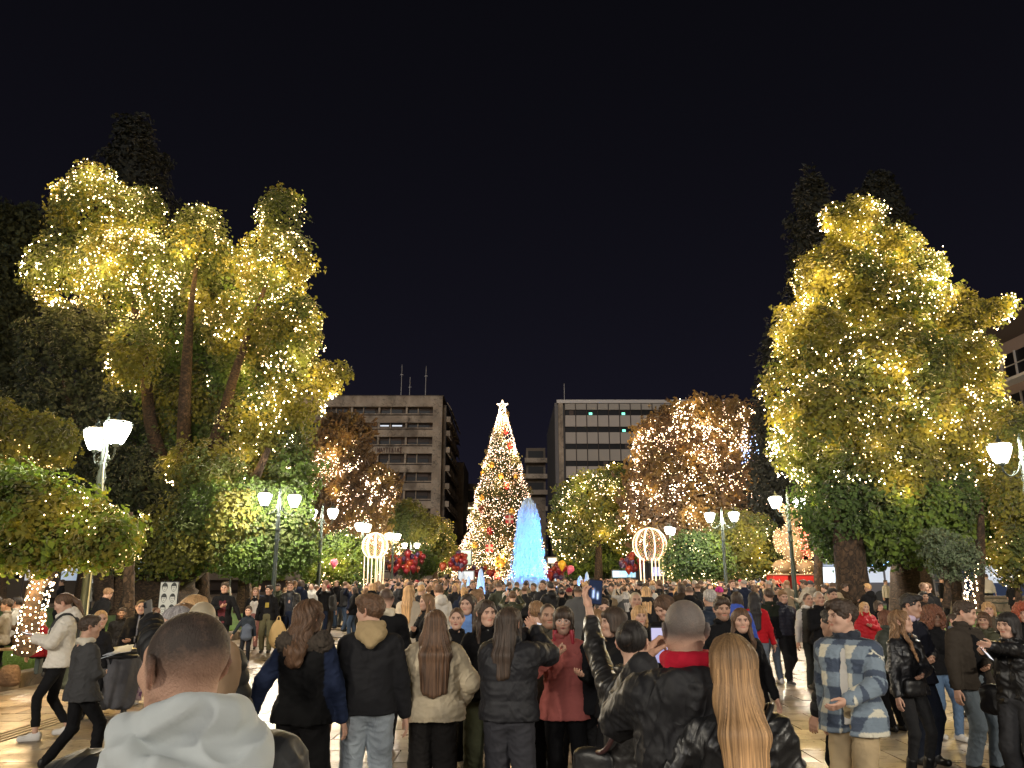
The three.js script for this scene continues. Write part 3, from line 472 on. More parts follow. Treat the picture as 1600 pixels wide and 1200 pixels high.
// ---------------------------------------------------------------- the Christmas tree
const XD = 80, XT = at(785, 640, XD), XB = 1.6;
const XH = XT.y - XB, xr = (t) => (0.2 + 4.5 * Math.pow(1 - t, 0.92)) * (1 + 0.05 * Math.sin(t * 40));
{
  const o = thing('christmas_tree', 'tall golden Christmas tree covered in lights before the street', 'tree', [XT.x, 0, -XD]);
  part(o, 'trunk', cyl(0.4, 0.08, XT.y, 0, XT.y / 2, 0, 12), M.trunkDark);
  part(o, 'stand', lathe([[0, 0], [3.4, 0], [3.3, 1.1], [2.9, 1.3], [0, 1.35]], 28), std([0.25, 0.02, 0.02], 0.7));
  const lobes = []; for (let i = 0; i < 26; i++) { const t = i / 26, r = xr(t); for (let k = 0; k < (i < 20 ? 5 : 2); k++) { const a = k * 1.2566 + i * 0.7; lobes.push({ c: V(XT.x + Math.cos(a) * r * 0.6, XB + t * XH, -XD + Math.sin(a) * r * 0.6), r: V(r * 0.45 + 0.1, 0.62, r * 0.45 + 0.1), w: 1, den: 1 }); } }
  const hold = new THREE.Group(); hold.position.set(-XT.x, 0, XD);
  crown(o, lobes.map((l) => ({ ...l, c: l.c.clone().add(V(-XT.x, 0, XD)) })), [std([0.13, 0.085, 0.025], 0.9, { side: THREE.DoubleSide }), std([0.07, 0.075, 0.025], 0.9, { side: THREE.DoubleSide })], 5200, 0.15, 10, 0.35);
  const star = [], sp = []; for (let i = 0; i <= 10; i++) { const a = Math.PI / 2 + i * Math.PI / 5, r = i % 2 ? 0.26 : 0.62; sp.push(V(Math.cos(a) * r, Math.sin(a) * r, 0)); }
  for (let i = 0; i < 10; i++) star.push(bar(sp[i], sp[i + 1], 0.04, 0.04, 5));
  for (let i = 0; i < 10; i += 2) star.push(bar(V(0, 0, 0.05), sp[i], 0.02, 0.02, 4));
  part(o, 'star_light', merge(star), glow([1, 0.72, 0.42], 3), [0, XT.y + 0.4, 0.1]);
  const rows = thing('fairy_lights', 'thousands of lights over the tall Christmas tree', 'string lights', [0, 0, 0], 0, 'fairy lights on the Christmas tree');
  const all = [];
  for (let s = 0; s < 150; s++) {
    const pts = []; let t = Math.pow((s + rnd()) / 150, 1.75), a = rr(0, 6.28);
    for (let i = 0; i < 60; i++) { a += 0.14 * rr(0.3, 1.7) * (s % 2 ? 1 : -1) / Math.max(0.2, 1.4 * (1 - t)); t = clamp(t + rr(-0.022, 0.022), 0, 0.985); const r = xr(t) * rr(0.9, 1.06) + 0.05; if (Math.sin(a) > -0.35) pts.push(V(XT.x + Math.cos(a) * r, XB + t * XH + rr(-0.1, 0.1), -XD + Math.sin(a) * r)); }
    if (pts.length > 2) strandMesh(rows, pts, s % 4 ? 0.024 : 0.036, pick(M.bulbPink)); all.push(...pts);
  }
  for (let i = 0; i < 40; i++) { const p = all[Math.floor((i + 0.5) / 40 * all.length)], l = new THREE.PointLight(lin(1, 0.62, 0.3), 14); l.position.set(p.x + (p.x - XT.x) * 0.12, p.y + 0.1, p.z + 0.45); l.castShadow = true; l.shadow.radius = 10; scene.add(l); }
  // things hung on it
  const gold = std([0.6, 0.34, 0.06], 0.35, { metalness: 0.6 }), red = std([0.32, 0.012, 0.014], 0.6), ribbon = std([0.45, 0.36, 0.3], 0.6);
  const hang = (px, py) => { const p = at(px, py, XD - 3); const t = clamp((p.y - XB) / XH, 0, 1), r = xr(t) + 0.1, dx = clamp((p.x - XT.x) / r, -0.95, 0.95); return [XT.x + dx * r, p.y, -XD + r * Math.sqrt(1 - dx * dx)]; };
  for (const [px, py, r, w] of [[782, 878, 0.58, 'large golden bauble lowest on the Christmas tree'], [752, 776, 0.32, 'golden bauble at the left side of the Christmas tree'], [800, 800, 0.34, 'golden bauble beside the fountain jet on the Christmas tree'], [768, 724, 0.3, 'golden bauble high on the Christmas tree'], [783, 742, 0.3, 'golden bauble in the middle of the Christmas tree'], [806, 742, 0.28, 'golden bauble at the right side of the Christmas tree'], [742, 852, 0.3, 'golden bauble low left on the Christmas tree'], [748, 735, 0.24, 'small golden bauble at the upper left edge of the tree']]) {
    const b = thing('bauble', w, 'bauble', hang(px, py), 0, 'golden baubles on the Christmas tree');
    part(b, 'ball', new THREE.SphereGeometry(r, 20, 14), gold); part(b, 'cap', cyl(r * 0.22, r * 0.2, r * 0.2, 0, r * 1.05, 0, 10), gold);
  }
  for (const [px, py, s, w] of [[765, 857, 0.7, 'lower red present with pale ribbon on the Christmas tree'], [796, 812, 0.75, 'upper red present with pale ribbon beside the jet']]) {
    const b = thing('gift_box', w, 'present', hang(px, py), 0.1, 'red presents on the Christmas tree');
    part(b, 'carton', bevel(s, s, 0.5, 0, 0, 0, 0.03), red); part(b, 'ribbon', merge([box(0.17, s + 0.02, 0.52), box(s + 0.02, 0.16, 0.515)]), ribbon);
    part(b, 'bow', merge([new THREE.TorusGeometry(0.16, 0.05, 6, 12).translate(-0.16, s / 2 + 0.1, 0), new THREE.TorusGeometry(0.16, 0.05, 6, 12).translate(0.16, s / 2 + 0.1, 0)]), ribbon);
  }
  for (const [px, py, w] of [[795, 693, 'red poinsettia high on the Christmas tree'], [790, 670, 'small red poinsettia nearest the star'], [764, 830, 'red poinsettia in the lower left of the Christmas tree'], [790, 759, 'red poinsettia in the middle of the Christmas tree'], [752, 795, 'red poinsettia at the left edge of the Christmas tree'], [776, 900, 'red poinsettia under the large golden bauble']]) {
    const b = thing('poinsettia', w, 'flower', hang(px, py), rr(0, 1), 'red flowers on the Christmas tree'), s = py < 680 ? 0.3 : 0.46;
    for (let i = 0; i < 8; i++) { const g = new THREE.SphereGeometry(0.5 * s, 8, 5); g.scale(1, 0.38, 0.14); g.translate(0.52 * s, 0, 0); g.rotateY(-0.3); g.rotateZ(i * Math.PI / 4); part(b, 'petal', g, red); }
    part(b, 'flower_centre', new THREE.SphereGeometry(0.13 * s, 8, 6).translate(0, 0, 0.08), gold);
  }
}
// ---------------------------------------------------------------- the fountain
const FC = at(826, 900, 38);
{
  const o = thing('fountain', 'round marble fountain basin with blue lit water', 'fountain', [FC.x, 0, FC.z]);
  const m = std([0.5, 0.48, 0.44], 0.6, { map: again(stoneTex, 1, 1) });
  part(o, 'basin', lathe([[0, 0.05], [5.6, 0.05], [5.6, 0.5], [5.55, 0.62], [5.95, 0.64], [6.05, 0.56], [6.0, 0.45], [6.1, 0.1], [6.5, 0.1], [6.5, 0]], 56), m);
  part(o, 'bowl', lathe([[0, 0.1], [0.5, 0.1], [0.4, 0.5], [0.6, 0.8], [1.7, 1.02], [1.78, 1.12], [1.6, 1.1], [0, 1.0]], 40), m);
  const water = phys([0.3, 0.5, 0.6], 0.12, { transmission: 0.5, thickness: 0 }), wg = new THREE.CircleGeometry(5.58, 48, 0); wg.rotateX(-Math.PI / 2); wg.translate(0, 0.46, 0);
  part(o, 'water_surface', wg, std([0.03, 0.09, 0.14], 0.12));
  const blue = glow([0.12, 0.5, 1], 16);
  for (let i = 0; i < 10; i++) { const a = i * 0.6283; part(o, 'pool_lamp', cyl(0.1, 0.1, 0.06, Math.cos(a) * 1.25, 1.12, Math.sin(a) * 1.25, 10), blue); }
  // the big jet: a ragged foaming column, and drops round it
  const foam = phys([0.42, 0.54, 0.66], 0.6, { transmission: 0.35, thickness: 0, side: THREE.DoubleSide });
  const top = at(826, 781, 38).y, H = top - 1.0;
  const colR = (t) => (0.54 - 0.1 * t) * (t > 0.76 ? Math.sqrt(Math.max(0.001, 1 - ((t - 0.76) / 0.242) ** 2)) : 1);
  const P = [], I = [], nx = 72, ny = 120;
  for (let j = 0; j <= ny; j++) for (let i = 0; i <= nx; i++) {
    const a = (i % nx) / nx * 6.2832, t = j / ny, n1 = fbm(Math.cos(a) * 5 + 9, t * 4.5, Math.sin(a) * 5), n2 = fbm(Math.cos(a) * 14, t * 22, Math.sin(a) * 14 + 40);
    const r = Math.max(0.02, colR(t) * (0.7 + 0.55 * n1) + 0.08 * (n2 - 0.5)), y = 1.0 + t * H * (0.94 + 0.12 * fbm(Math.cos(a) * 4, 3, Math.sin(a) * 4, 3));
    P.push(Math.cos(a) * r, y, Math.sin(a) * r);
    if (j < ny && i < nx) { const b = j * (nx + 1) + i; I.push(b, b + nx + 1, b + 1, b + 1, b + nx + 1, b + nx + 2); }
  }
  const cg = new THREE.BufferGeometry(); cg.setAttribute('position', new THREE.Float32BufferAttribute(P, 3)); cg.setIndex(I); cg.computeVertexNormals();
  const jet = part(o, 'water_jet', cg, foam);
  const drop = new THREE.SphereGeometry(0.03, 5, 4); drop.scale(0.55, 1.7, 0.55);
  const nd = 9000, im = shade(new THREE.InstancedMesh(drop, foam, nd)), mt = new THREE.Matrix4();
  for (let i = 0; i < nd; i++) {
    const t = Math.pow(rnd(), 0.85), a = rr(0, 6.28), spread = colR(Math.min(t, 0.999)) * rr(0.85, 1.12) + Math.abs(rr(-1, 1) * rr(0, 1)) * (0.07 + 0.75 * Math.pow(1 - t, 1.6)), s = rr(0.4, 1.25);
    mt.makeScale(s, s * rr(0.7, 2.2), s).setPosition(Math.cos(a) * spread, 0.9 + t * (H * rr(0.93, 1.02) + 0.06), Math.sin(a) * spread); im.setMatrixAt(i, mt);
  }
  im.name = 'spray'; im.userData.kind = 'stuff'; o.add(im);
  const skirt = lathe([[0.35, 1.9], [0.5, 1.7], [0.75, 1.45], [1.15, 1.22], [1.6, 1.13]], 60), sp = skirt.attributes.position;
  for (let i = 0; i < sp.count; i++) { const k = 0.8 + 0.45 * noise(sp.getX(i) * 5 + 9, sp.getY(i) * 4, sp.getZ(i) * 5); sp.setXYZ(i, sp.getX(i) * k, sp.getY(i) + (k - 1) * 0.5, sp.getZ(i) * k); }
  skirt.computeVertexNormals(); part(o, 'splash', skirt, foam);
  for (const [px, py0, py1, w] of [[732, 934, 901, 0.2], [751, 940, 890, 0.25], [907, 935, 901, 0.24], [918, 935, 895, 0.24], [722, 935, 910, 0.16], [868, 930, 906, 0.14], [790, 930, 906, 0.14]]) {
    const d = 38 - 1.5, a = at(px, py0, d), b = at(px, py1, d), h = b.y - 0.45, g = lathe([[0.02, h], [w * 0.35, h * 0.93], [w * 0.6, h * 0.75], [w * 0.8, h * 0.4], [w * 0.9, 0.1], [w * 1.8, 0]], 14), p = g.attributes.position;
    for (let i = 0; i < p.count; i++) { const k = 0.75 + 0.5 * noise(p.getX(i) * 9 + px, p.getY(i) * 3, p.getZ(i) * 9); p.setXYZ(i, p.getX(i) * k, p.getY(i) * (0.97 + 0.06 * k), p.getZ(i) * k); }
    g.computeVertexNormals();
    const x = a.x - FC.x, z = -d - FC.z; part(o, 'small_jet', g, foam, [x, 0.45, z]);
    part(o, 'pool_lamp', cyl(0.09, 0.09, 0.05, x, 0.5, z + 0.35, 10), blue);
    const l = new THREE.PointLight(lin(0.1, 0.4, 1), 14); l.position.set(a.x, 0.62, -d + 0.38); l.castShadow = true; l.shadow.radius = 5; scene.add(l);
  }
  for (let i = 0; i < 10; i++) { const a = i * 0.6283, l = new THREE.SpotLight(i % 2 ? lin(0.03, 0.24, 1) : lin(0.1, 0.52, 1), 260, 0, 0.55, 0.8); l.position.set(FC.x + Math.cos(a) * 1.25, 1.19, FC.z + Math.sin(a) * 1.25); l.target.position.set(FC.x + Math.cos(a) * 0.2, 5.2, FC.z + Math.sin(a) * 0.2); l.castShadow = true; l.shadow.radius = 5; scene.add(l, l.target); }
}
// pool lamps farther out that light the upper half of the jet
for (let i = 0; i < 8; i++) {
  const a = i * 0.7854 + 0.3, x = Math.cos(a) * 3.1, z = Math.sin(a) * 3.1; part(scene.getObjectByName('fountain'), 'pool_lamp', cyl(0.1, 0.1, 0.06, x, 0.5, z, 10), glow([0.08, 0.35, 1], 12));
  const l = new THREE.SpotLight(lin(0.05, 0.3, 1), 300, 0, 0.2, 0.9); l.position.set(FC.x + x, 0.58, FC.z + z); l.target.position.set(FC.x, 4.6, FC.z); l.castShadow = true; l.shadow.radius = 5; scene.add(l, l.target);
}
// ---------------------------------------------------------------- glowing globes on legs
function globe(px, py, D, rx, label) {
  const c = at(px, py, D), r = rx * D / 1240, o = thing('light_globe', label, 'light sculpture', [c.x, 0, c.z], 0, 'glowing globes on legs'), yel = glow([1, 0.6, 0.16], 0.85), h = c.y;
  const prof = (t) => Math.sin(Math.acos(clamp(t, -1, 1))) ;
  for (let k = 0; k < 10; k++) {
    const a = k * 0.62832 + 0.2, pts = []; for (let i = 0; i <= 14; i++) { const t = 1 - i / 14 * 1.9; pts.push(V(Math.cos(a) * r * prof(t), h + r * t, Math.sin(a) * r * prof(t))); }
    part(o, 'rib_light', tube(pts, 0.02, 24, 5), yel);
  }
  for (let k = 0; k < 5; k++) { const a = k * 1.2566 + 0.2, y = h - r * 0.78, q = r * 0.62; part(o, 'leg_light', merge([-1, 1].map((s) => bar(V(Math.cos(a) * q + s * 0.09, y, Math.sin(a) * q), V(Math.cos(a) * q * 0.95 + s * 0.07, 0.02, Math.sin(a) * q * 0.95), 0.02, 0.02, 5))), yel); }
  const f = thing('fairy_lights', 'bulbs covering the ' + label, 'string lights', [0, 0, 0], 0, 'fairy lights on the glowing globes');
  const pts = []; for (let i = 0; i < 800; i++) { const t = 1 - (i + 0.5) / 800 * 1.92, a = i * 2.39996; pts.push(V(c.x + Math.cos(a) * r * prof(t), h + r * t, c.z + Math.sin(a) * r * prof(t))); }
  for (let s = 0; s < 6; s++) strandMesh(f, pts.filter((_, i) => i % 6 === s), 0.012, s % 3 ? M.bulbSoft[s % 2] : s ? M.bulbRed : M.bulb[0]);
  const l = new THREE.PointLight(lin(1, 0.7, 0.3), 14); l.position.set(c.x, h, c.z); l.castShadow = true; l.shadow.radius = 20; scene.add(l);
}
globe(586, 853, 33.5, 20.5, 'glowing golden globe on legs left of the fountain');
globe(1015, 851, 38, 26.5, 'larger glowing golden globe on legs right of the fountain');
{ // glowing bear on its red stand
  const c = at(1243, 900, 38), D = 38, k = D / 1240, base = at(1243, 898, D).y;
  const o = thing('light_bear', 'glowing seated figure of warm lights with a red heart', 'light sculpture', [c.x, 0, c.z]);
  const E = [[0, 48, 22, 34], [4, 92, 17, 17], [-14, 104, 7, 7], [18, 104, 7, 7], [-22, 52, 9, 20], [24, 48, 10, 24], [-20, 12, 16, 12], [16, 12, 16, 12]].map(([x, y, rx, ry]) => ({ c: V(x * k, base + y * k, 0), r: V(rx * k, ry * k, rx * k * 0.9) }));
  part(o, 'wire_body', merge(E.map((e) => new THREE.SphereGeometry(0.93, 14, 10).scale(e.r.x, e.r.y, e.r.z).translate(e.c.x, e.c.y, e.c.z))), std([0.25, 0.17, 0.1], 0.9));
  const f = thing('fairy_lights', 'bulbs covering the glowing seated figure', 'string lights', [0, 0, 0], 0, 'fairy lights on the glowing figure'), W = [], Rd = [], H = [];
  for (let i = 0; i < 640; i++) {
    const e = E[Math.min(7, Math.floor(Math.pow(rnd(), 1.7) * 8))], d = dir3(); d.z = Math.abs(d.z); const p = V(c.x + e.c.x + d.x * e.r.x, e.c.y + d.y * e.r.y, c.z + e.c.z + d.z * e.r.z + 0.02);
    const q = (p.x - c.x) / k, y = (p.y - base) / k; (q > 4 && q < 24 && y > 24 && y < 72 && d.z > 0.35 ? Rd : i % 3 ? W : H).push(p);
  }
  strandMesh(f, W, 0.022, M.bulbSoft[1]); strandMesh(f, H, 0.022, M.bulb[1]); strandMesh(f, Rd, 0.034, M.bulbRed);
  const l = new THREE.PointLight(lin(1, 0.7, 0.4), 7); l.position.set(c.x, c.y + 1.5, c.z + 1.6); l.castShadow = true; l.shadow.radius = 20; scene.add(l);
  const red = std([0.42, 0.012, 0.012], 0.55), wood = std([0.4, 0.3, 0.2], 0.8);
  for (const [px, w, lab] of [[1219, 22, 'red panel booth left of the green lamp post'], [1258, 36, 'red panel booth under the glowing figure']]) {
    const p = at(px, 905, D), ww = w * k * 1.02, b = thing('market_booth', lab, 'booth', [p.x, 0, -D - 0.4], 0, 'red booths'), h = base - 0.02;
    part(b, 'front_panel', bevel(ww, h, 0.06, 0, h / 2, 0.5, 0.02), red); for (const s of [-1, 1]) part(b, 'side_panel', bevel(0.06, h, 1.0, s * (ww / 2 - 0.03), h / 2 - 0.004, -0.05, 0.02), red);
    part(b, 'counter', bevel(ww + 0.12, 0.06, 1.2, 0, h + 0.032, 0, 0.02), wood);
  }
}
// ---------------------------------------------------------------- balloons
{
  const cols = [[0.22, 0.012, 0.016], [0.18, 0.012, 0.022], [0.25, 0.025, 0.012], [0.12, 0.01, 0.014], [0.24, 0.035, 0.01], [0.05, 0.025, 0.07]].map((c) => std(c, 0.35)), gold = std([0.6, 0.33, 0.02], 0.35), pink = std([0.62, 0.12, 0.2], 0.3);
  const bal = lathe([[0, -0.17], [0.02, -0.16], [0.012, -0.145], [0.06, -0.09], [0.115, 0.0], [0.125, 0.06], [0.1, 0.12], [0.05, 0.155], [0, 0.165]], 14);
  const str = new THREE.CylinderGeometry(0.004, 0.004, 1.2, 4); str.translate(0, -0.75, 0);
  let first = null;
  function balloon(p, s, mat, label, group) {
    let b; if (!first) { b = first = thing('balloon', label, 'balloon', p, 0, group); part(b, 'skin', bal, mat); part(b, 'string', str, M.wire); } else { b = first.clone(); b.name = numbered('balloon'); b.position.set(...p); scene.add(b); tag(b, label, 'balloon', group); b.children[0].material = mat; }
    b.scale.setScalar(s); b.rotation.set(rr(-0.4, 0.4), rr(0, 6), rr(-0.5, 0.5));
  }
  balloon(at(522, 881, 34).toArray(), 1.35, pink, 'single pink balloon floating before the small round lit tree', 'single balloons');
  for (const [px, py, D, n, rx, ry, lab] of [[622, 884, 56, 26, 20, 14, 'red balloon in the bunch under the far lamp'], [648, 876, 56, 26, 16, 16, 'red balloon in the bunch just right of the far lamp post'], [716, 877, 58, 30, 14, 14, 'red balloon in the bunch beside the lit kiosk'], [985, 880, 55, 26, 22, 12, 'red-orange balloon in the bunch left of the larger globe'], [870, 895, 54, 26, 14, 14, 'red balloon in the bunch right of the fountain jet'], [750, 893, 60, 12, 26, 7, 'red balloon in the low row under the Christmas tree']])
    for (let i = 0; i < n; i++) { const a = rr(0, 6.28), r = Math.sqrt(rnd()); balloon(at(px + Math.cos(a) * rx * r, py + Math.sin(a) * ry * r, D + rr(-0.5, 0.5)).toArray(), rr(1.3, 1.9), pick(cols), lab, lab.replace('red balloon in', 'balloons of').replace('red-orange balloon in', 'balloons of')); }
  balloon(at(692, 886, 56).toArray(), 2.2, cols[4], 'large orange-red balloon left of the bunch by the lit kiosk', 'single balloons');
  balloon(at(878, 884, 52).toArray(), 2.2, gold, 'golden balloon above the bunch right of the fountain jet', 'single balloons');
  balloon(at(891, 891, 52).toArray(), 2, pink, 'pink balloon right of the golden one by the fountain', 'single balloons');
}
// ---------------------------------------------------------------- buildings
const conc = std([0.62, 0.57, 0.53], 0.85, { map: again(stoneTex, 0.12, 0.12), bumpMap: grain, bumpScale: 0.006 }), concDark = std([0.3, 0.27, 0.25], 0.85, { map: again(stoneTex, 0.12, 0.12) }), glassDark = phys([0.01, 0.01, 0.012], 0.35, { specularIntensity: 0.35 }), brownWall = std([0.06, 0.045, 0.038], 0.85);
const blind = std([0.07, 0.05, 0.043], 0.8), blind2 = std([0.045, 0.034, 0.03], 0.8), steel = std([0.4, 0.37, 0.35], 0.5, { metalness: 0.3 }), winLit = glow([0.75, 0.85, 1], 0.55), greenLit = glow([0.1, 0.9, 0.6], 1.4);
const mb = (w, h, d, x, y, z) => worldUV(box(w, h, d, x, y, z));
{ // left office block: pale bands, brown recessed window rows
  const D = 122, xr_ = at(690, 700, D).x, W = 46, top = at(640, 619, D).y, o = thing('office_building', 'pale office block with brown window bands and antennas on its roof', 'building', [0, 0, -D]);
  const x0 = xr_ - W, row = [0]; const rowY = [640, 662, 688, 717, 745, 773, 801, 828, 856, 884].map((y) => at(600, y, D).y);
  part(o, 'wall', mb(W - 0.6, top - 0.4, 20, xr_ - W / 2, (top - 0.4) / 2, -10.9), brownWall);
  part(o, 'parapet', mb(W, 1.75, 1.2, xr_ - W / 2, top - 0.87, -0.55), conc);
  part(o, 'roof_edge', mb(W + 0.3, 0.12, 21, xr_ - W / 2, top + 0.07, -10.4), concDark);
  part(o, 'corner_pier', mb(1.5, top - 1.76, 1.3, xr_ - 0.75, (top - 1.76) / 2, -0.45), conc);
  const bay = 4.45;
  rowY.forEach((y, r) => {
    part(o, 'spandrel', mb(W - 1.52, 1.15, 0.5, xr_ - 1.51 - (W - 1.52) / 2, y - 1.55, -0.3), conc);
    part(o, 'railing', mb(W - 1.52, 0.16, 0.12, xr_ - 1.51 - (W - 1.52) / 2, y - 0.72, -0.02), conc);
    for (let b = 0; b < 9; b++) {
      const x = xr_ - 1.55 - (b + 0.5) * bay; if (x < x0) break;
      const w = part(o, 'window', mb(bay - 0.75, 1.75, 0.1, x - 0.22, y + 0.22, -0.83), glassDark);
      for (const s of [-1, 1]) { const lit = r === 1 && b === 1; part(w, lit ? 'lit_pane' : 'blind', mb(bay / 2 - 0.62, lit ? 0.22 : rr(0.5, 1.5), 0.05, x - 0.22 + s * bay * 0.24, lit ? y - 0.2 : y + 0.7 - rr(0, 0.3), -0.75), lit ? winLit : rnd() < 0.5 ? blind : blind2); }
      part(w, 'mullion', mb(0.18, 1.86, 0.2, x - 0.22, y + 0.18, -0.66), conc);
      part(o, 'pier', mb(0.32, 1.86, 0.42, x - bay / 2 + 0.18, y + 0.18, -0.42), conc);
    }
  });
  // side facade stepping back with fins
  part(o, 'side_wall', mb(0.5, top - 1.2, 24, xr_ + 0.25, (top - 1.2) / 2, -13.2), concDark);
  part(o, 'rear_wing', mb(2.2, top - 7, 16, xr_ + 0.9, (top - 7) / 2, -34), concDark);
  rowY.forEach((y) => { for (let k = 0; k < 5; k++) {
    const z = -3.4 - k * 4.6, w = part(o, 'window', mb(0.1, 1.7, 3.7, xr_ + 0.53, y + 0.22, z), glassDark); part(w, 'blind', mb(0.04, rr(0.4, 1.2), 1.7, xr_ + 0.6, y + 0.55, z - 0.9), blind);
    const s = worldUV(box(0.12, 1.5, 3.7)); part(o, 'sunshade', s, conc, [xr_ + 1.0, y + 0.9, z], [0, 0, 0.55]); part(o, 'balcony', mb(0.7, 0.9, 3.9, xr_ + 0.86, y - 1.3, z), conc);
  } });
  // lettering on the fourth band
  const letters = { N: [[0, 0, 0, 1], [0, 1, 1, 0], [1, 0, 1, 1]], A: [[0, 0, 0.5, 1], [0.5, 1, 1, 0], [0.2, 0.35, 0.8, 0.35]], Y: [[0, 1, 0.5, 0.5], [1, 1, 0.5, 0.5], [0.5, 0.5, 0.5, 0]], T: [[0, 1, 1, 1], [0.5, 1, 0.5, 0]], I: [[0.5, 0, 0.5, 1]], L: [[0, 0, 0.5, 1], [0.5, 1, 1, 0]], S: [[0, 1, 1, 1], [0, 1, 0.6, 0.5], [0.6, 0.5, 0, 0], [0, 0, 1, 0]] };
  const sx = at(590, 705, D).x, ex = at(629, 705, D).x, ly = rowY[2] - 1.94, gold = std([0.1, 0.05, 0.04], 0.5), st = (ex - sx) / 9;
  [...'NAYTIΛIAΣ'].forEach((ch, i) => { const gs = letters[{ 'Λ': 'L', 'Σ': 'S' }[ch] ?? ch].map(([a, b, c, d]) => { const g = bar(V(a * st * 0.66, b * 0.74, 0), V(c * st * 0.66, d * 0.74, 0), 0.07, 0.07, 4); return g; }); part(o, 'letter', merge(gs), gold, [sx + i * st, ly, 0.03]); });
  for (const [px, py] of [[618, 560], [632, 580], [658, 562]]) { const b = at(px, 620, D - 0).x, t = at(px, py, D).y; part(o, 'antenna', merge([bar(V(b, top, -6), V(b, t + 0.6, -6), 0.09, 0.04, 5), box(0.5, 0.06, 0.06, b, t - 1.2, -6)]), steel); }
}
{ // right office block: grid of pale panels and dark window bands
  const D = 112, xl = at(873, 700, D).x, W = 27, top = at(960, 627, D).y, o = thing('office_building', 'office block with a grid of cream panels and a dark side wall', 'building', [0, 0, -D]);
  part(o, 'wall', mb(W - 0.2, top - 0.5, 16, xl + W / 2, (top - 0.5) / 2, -8.3), std([0.03, 0.03, 0.034], 0.5));
  part(o, 'side_wall', mb(0.5, top - 0.2, 26, xl - 0.26, (top - 0.2) / 2, -13.2), std([0.12, 0.115, 0.12], 0.8));
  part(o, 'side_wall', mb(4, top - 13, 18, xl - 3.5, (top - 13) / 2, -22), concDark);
  part(o, 'roof_edge', mb(W + 0.4, 0.5, 1.4, xl + W / 2, top - 0.05, -0.5), steel);
  part(o, 'corner_pier', mb(0.7, top - 0.32, 0.6, xl + 0.35, (top - 0.32) / 2, -0.1), conc);
  const ys = [644.6, 671, 697.5, 724, 751, 777, 803, 830, 856].map((y) => at(940, y, D).y), bw = at(892.2, 700, D).x - at(874.9, 700, D).x, ph = (ys[0] - ys[1]), panel = [std([0.35, 0.315, 0.285], 0.75), std([0.31, 0.28, 0.25], 0.75), std([0.38, 0.34, 0.31], 0.75)];
  const wh = ph * 0.34;
  for (let r = -1; r < ys.length; r++) for (let c = 0; c < 16; c++) {
    const x = xl + 0.95 + (c + 0.5) * bw, y = r < 0 ? ys[0] + ph / 2 : ys[r] - ph / 2;
    if (r >= 0) { const w = part(o, 'window', mb(bw - 0.12, wh - 0.06, 0.1, x, ys[r], -0.2), glassDark); if (c === 2 && r === 0 || c === 5 && r === 0 || c === 5 && r === 1) part(w, 'lit_pane', mb(bw * 0.3, wh * 0.4, 0.04, x - 0.2, ys[r] - 0.15, -0.12), greenLit); if ((c * 7 + r * 5) % 9 === 0) part(w, 'blind', mb(bw * 0.4, wh - 0.2, 0.05, x + 0.2, ys[r], -0.12), blind); }
    part(o, 'panel', mb(bw - 0.12, r < 0 ? ph * 0.36 : ph - wh, 0.3, x, r < 0 ? ys[0] + wh / 2 + ph * 0.18 : y, -0.11 + rnd() * 0.02), panel[(c * 3 + r * 7 + 14) % 3]);
  }
  for (let c = 0; c <= 16; c++) part(o, 'mullion', mb(0.1, top - 0.4, 0.3, xl + 0.95 + c * bw, (top - 0.4) / 2, 0.06), blind2);
  const ax = at(884, 620, D).x; part(o, 'antenna', bar(V(ax, top, -3), V(ax, at(884, 592, D).y, -3), 0.08, 0.05, 5), steel);
}
{ // low old building closing the street
  const D = 165, c = at(728, 800, D), x0 = at(700, 800, D).x, x1 = at(760, 800, D).x, o = thing('old_building', 'low old building with a lit cornice at the end of the street', 'building', [0, 0, -D]), top = at(728, 765, D).y;
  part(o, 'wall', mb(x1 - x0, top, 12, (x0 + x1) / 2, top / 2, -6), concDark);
  part(o, 'cornice', mb(x1 - x0 + 0.6, 1, 0.8, (x0 + x1) / 2, at(728, 789, D).y, 0.4), conc);
  part(o, 'cornice_light', mb(x1 - x0 - 1, 0.3, 0.2, (x0 + x1) / 2, at(728, 789, D).y - 0.7, 0.3), glow([1, 0.75, 0.45], 2.2));
  part(o, 'roof', mb(x1 - x0 + 1, 1.2, 13, (x0 + x1) / 2, top + 0.62, -6), blind2);
  for (let r = 0; r < 3; r++) for (let i = 0; i < 4; i++) { const w = part(o, 'window', mb(1.3, 2.6, 0.2, x0 + 1 + (i + 0.5) * (x1 - x0 - 2) / 4, at(728, 776 + r * 28, D).y, 0.02), glassDark); part(w, 'frame', mb(1.7, 0.25, 0.3, x0 + 1 + (i + 0.5) * (x1 - x0 - 2) / 4, at(728, 776 + r * 28, D).y + 1.45, 0.05), conc); }
  const l = new THREE.PointLight(lin(1, 0.75, 0.45), 60); l.position.set(c.x, at(728, 789, D).y - 0.7, -D + 1.2); l.castShadow = true; l.shadow.radius = 20; scene.add(l);
  const D2 = 150, y2 = at(845, 700, D2).y, xa = at(822, 700, D2).x, xb = at(852, 700, D2).x, o2 = thing('apartment_building', 'grey stepped apartment block between Christmas tree and dark side wall', 'building', [0, 0, -D2]);
  part(o2, 'wall', mb(xb - xa, y2, 14, (xa + xb) / 2, y2 / 2, -7), concDark);
  for (let r = 0; r < 8; r++) { const y = y2 - 1.6 - r * 3.1; const b = part(o2, 'balcony', mb(xb - xa + 0.6, 0.9, 1.3, (xa + xb) / 2, y - 1, 0.66), conc); part(o2, 'window', mb(xb - xa - 0.8, 1.4, 0.1, (xa + xb) / 2, y + 0.3, 0.06), glassDark); }
}
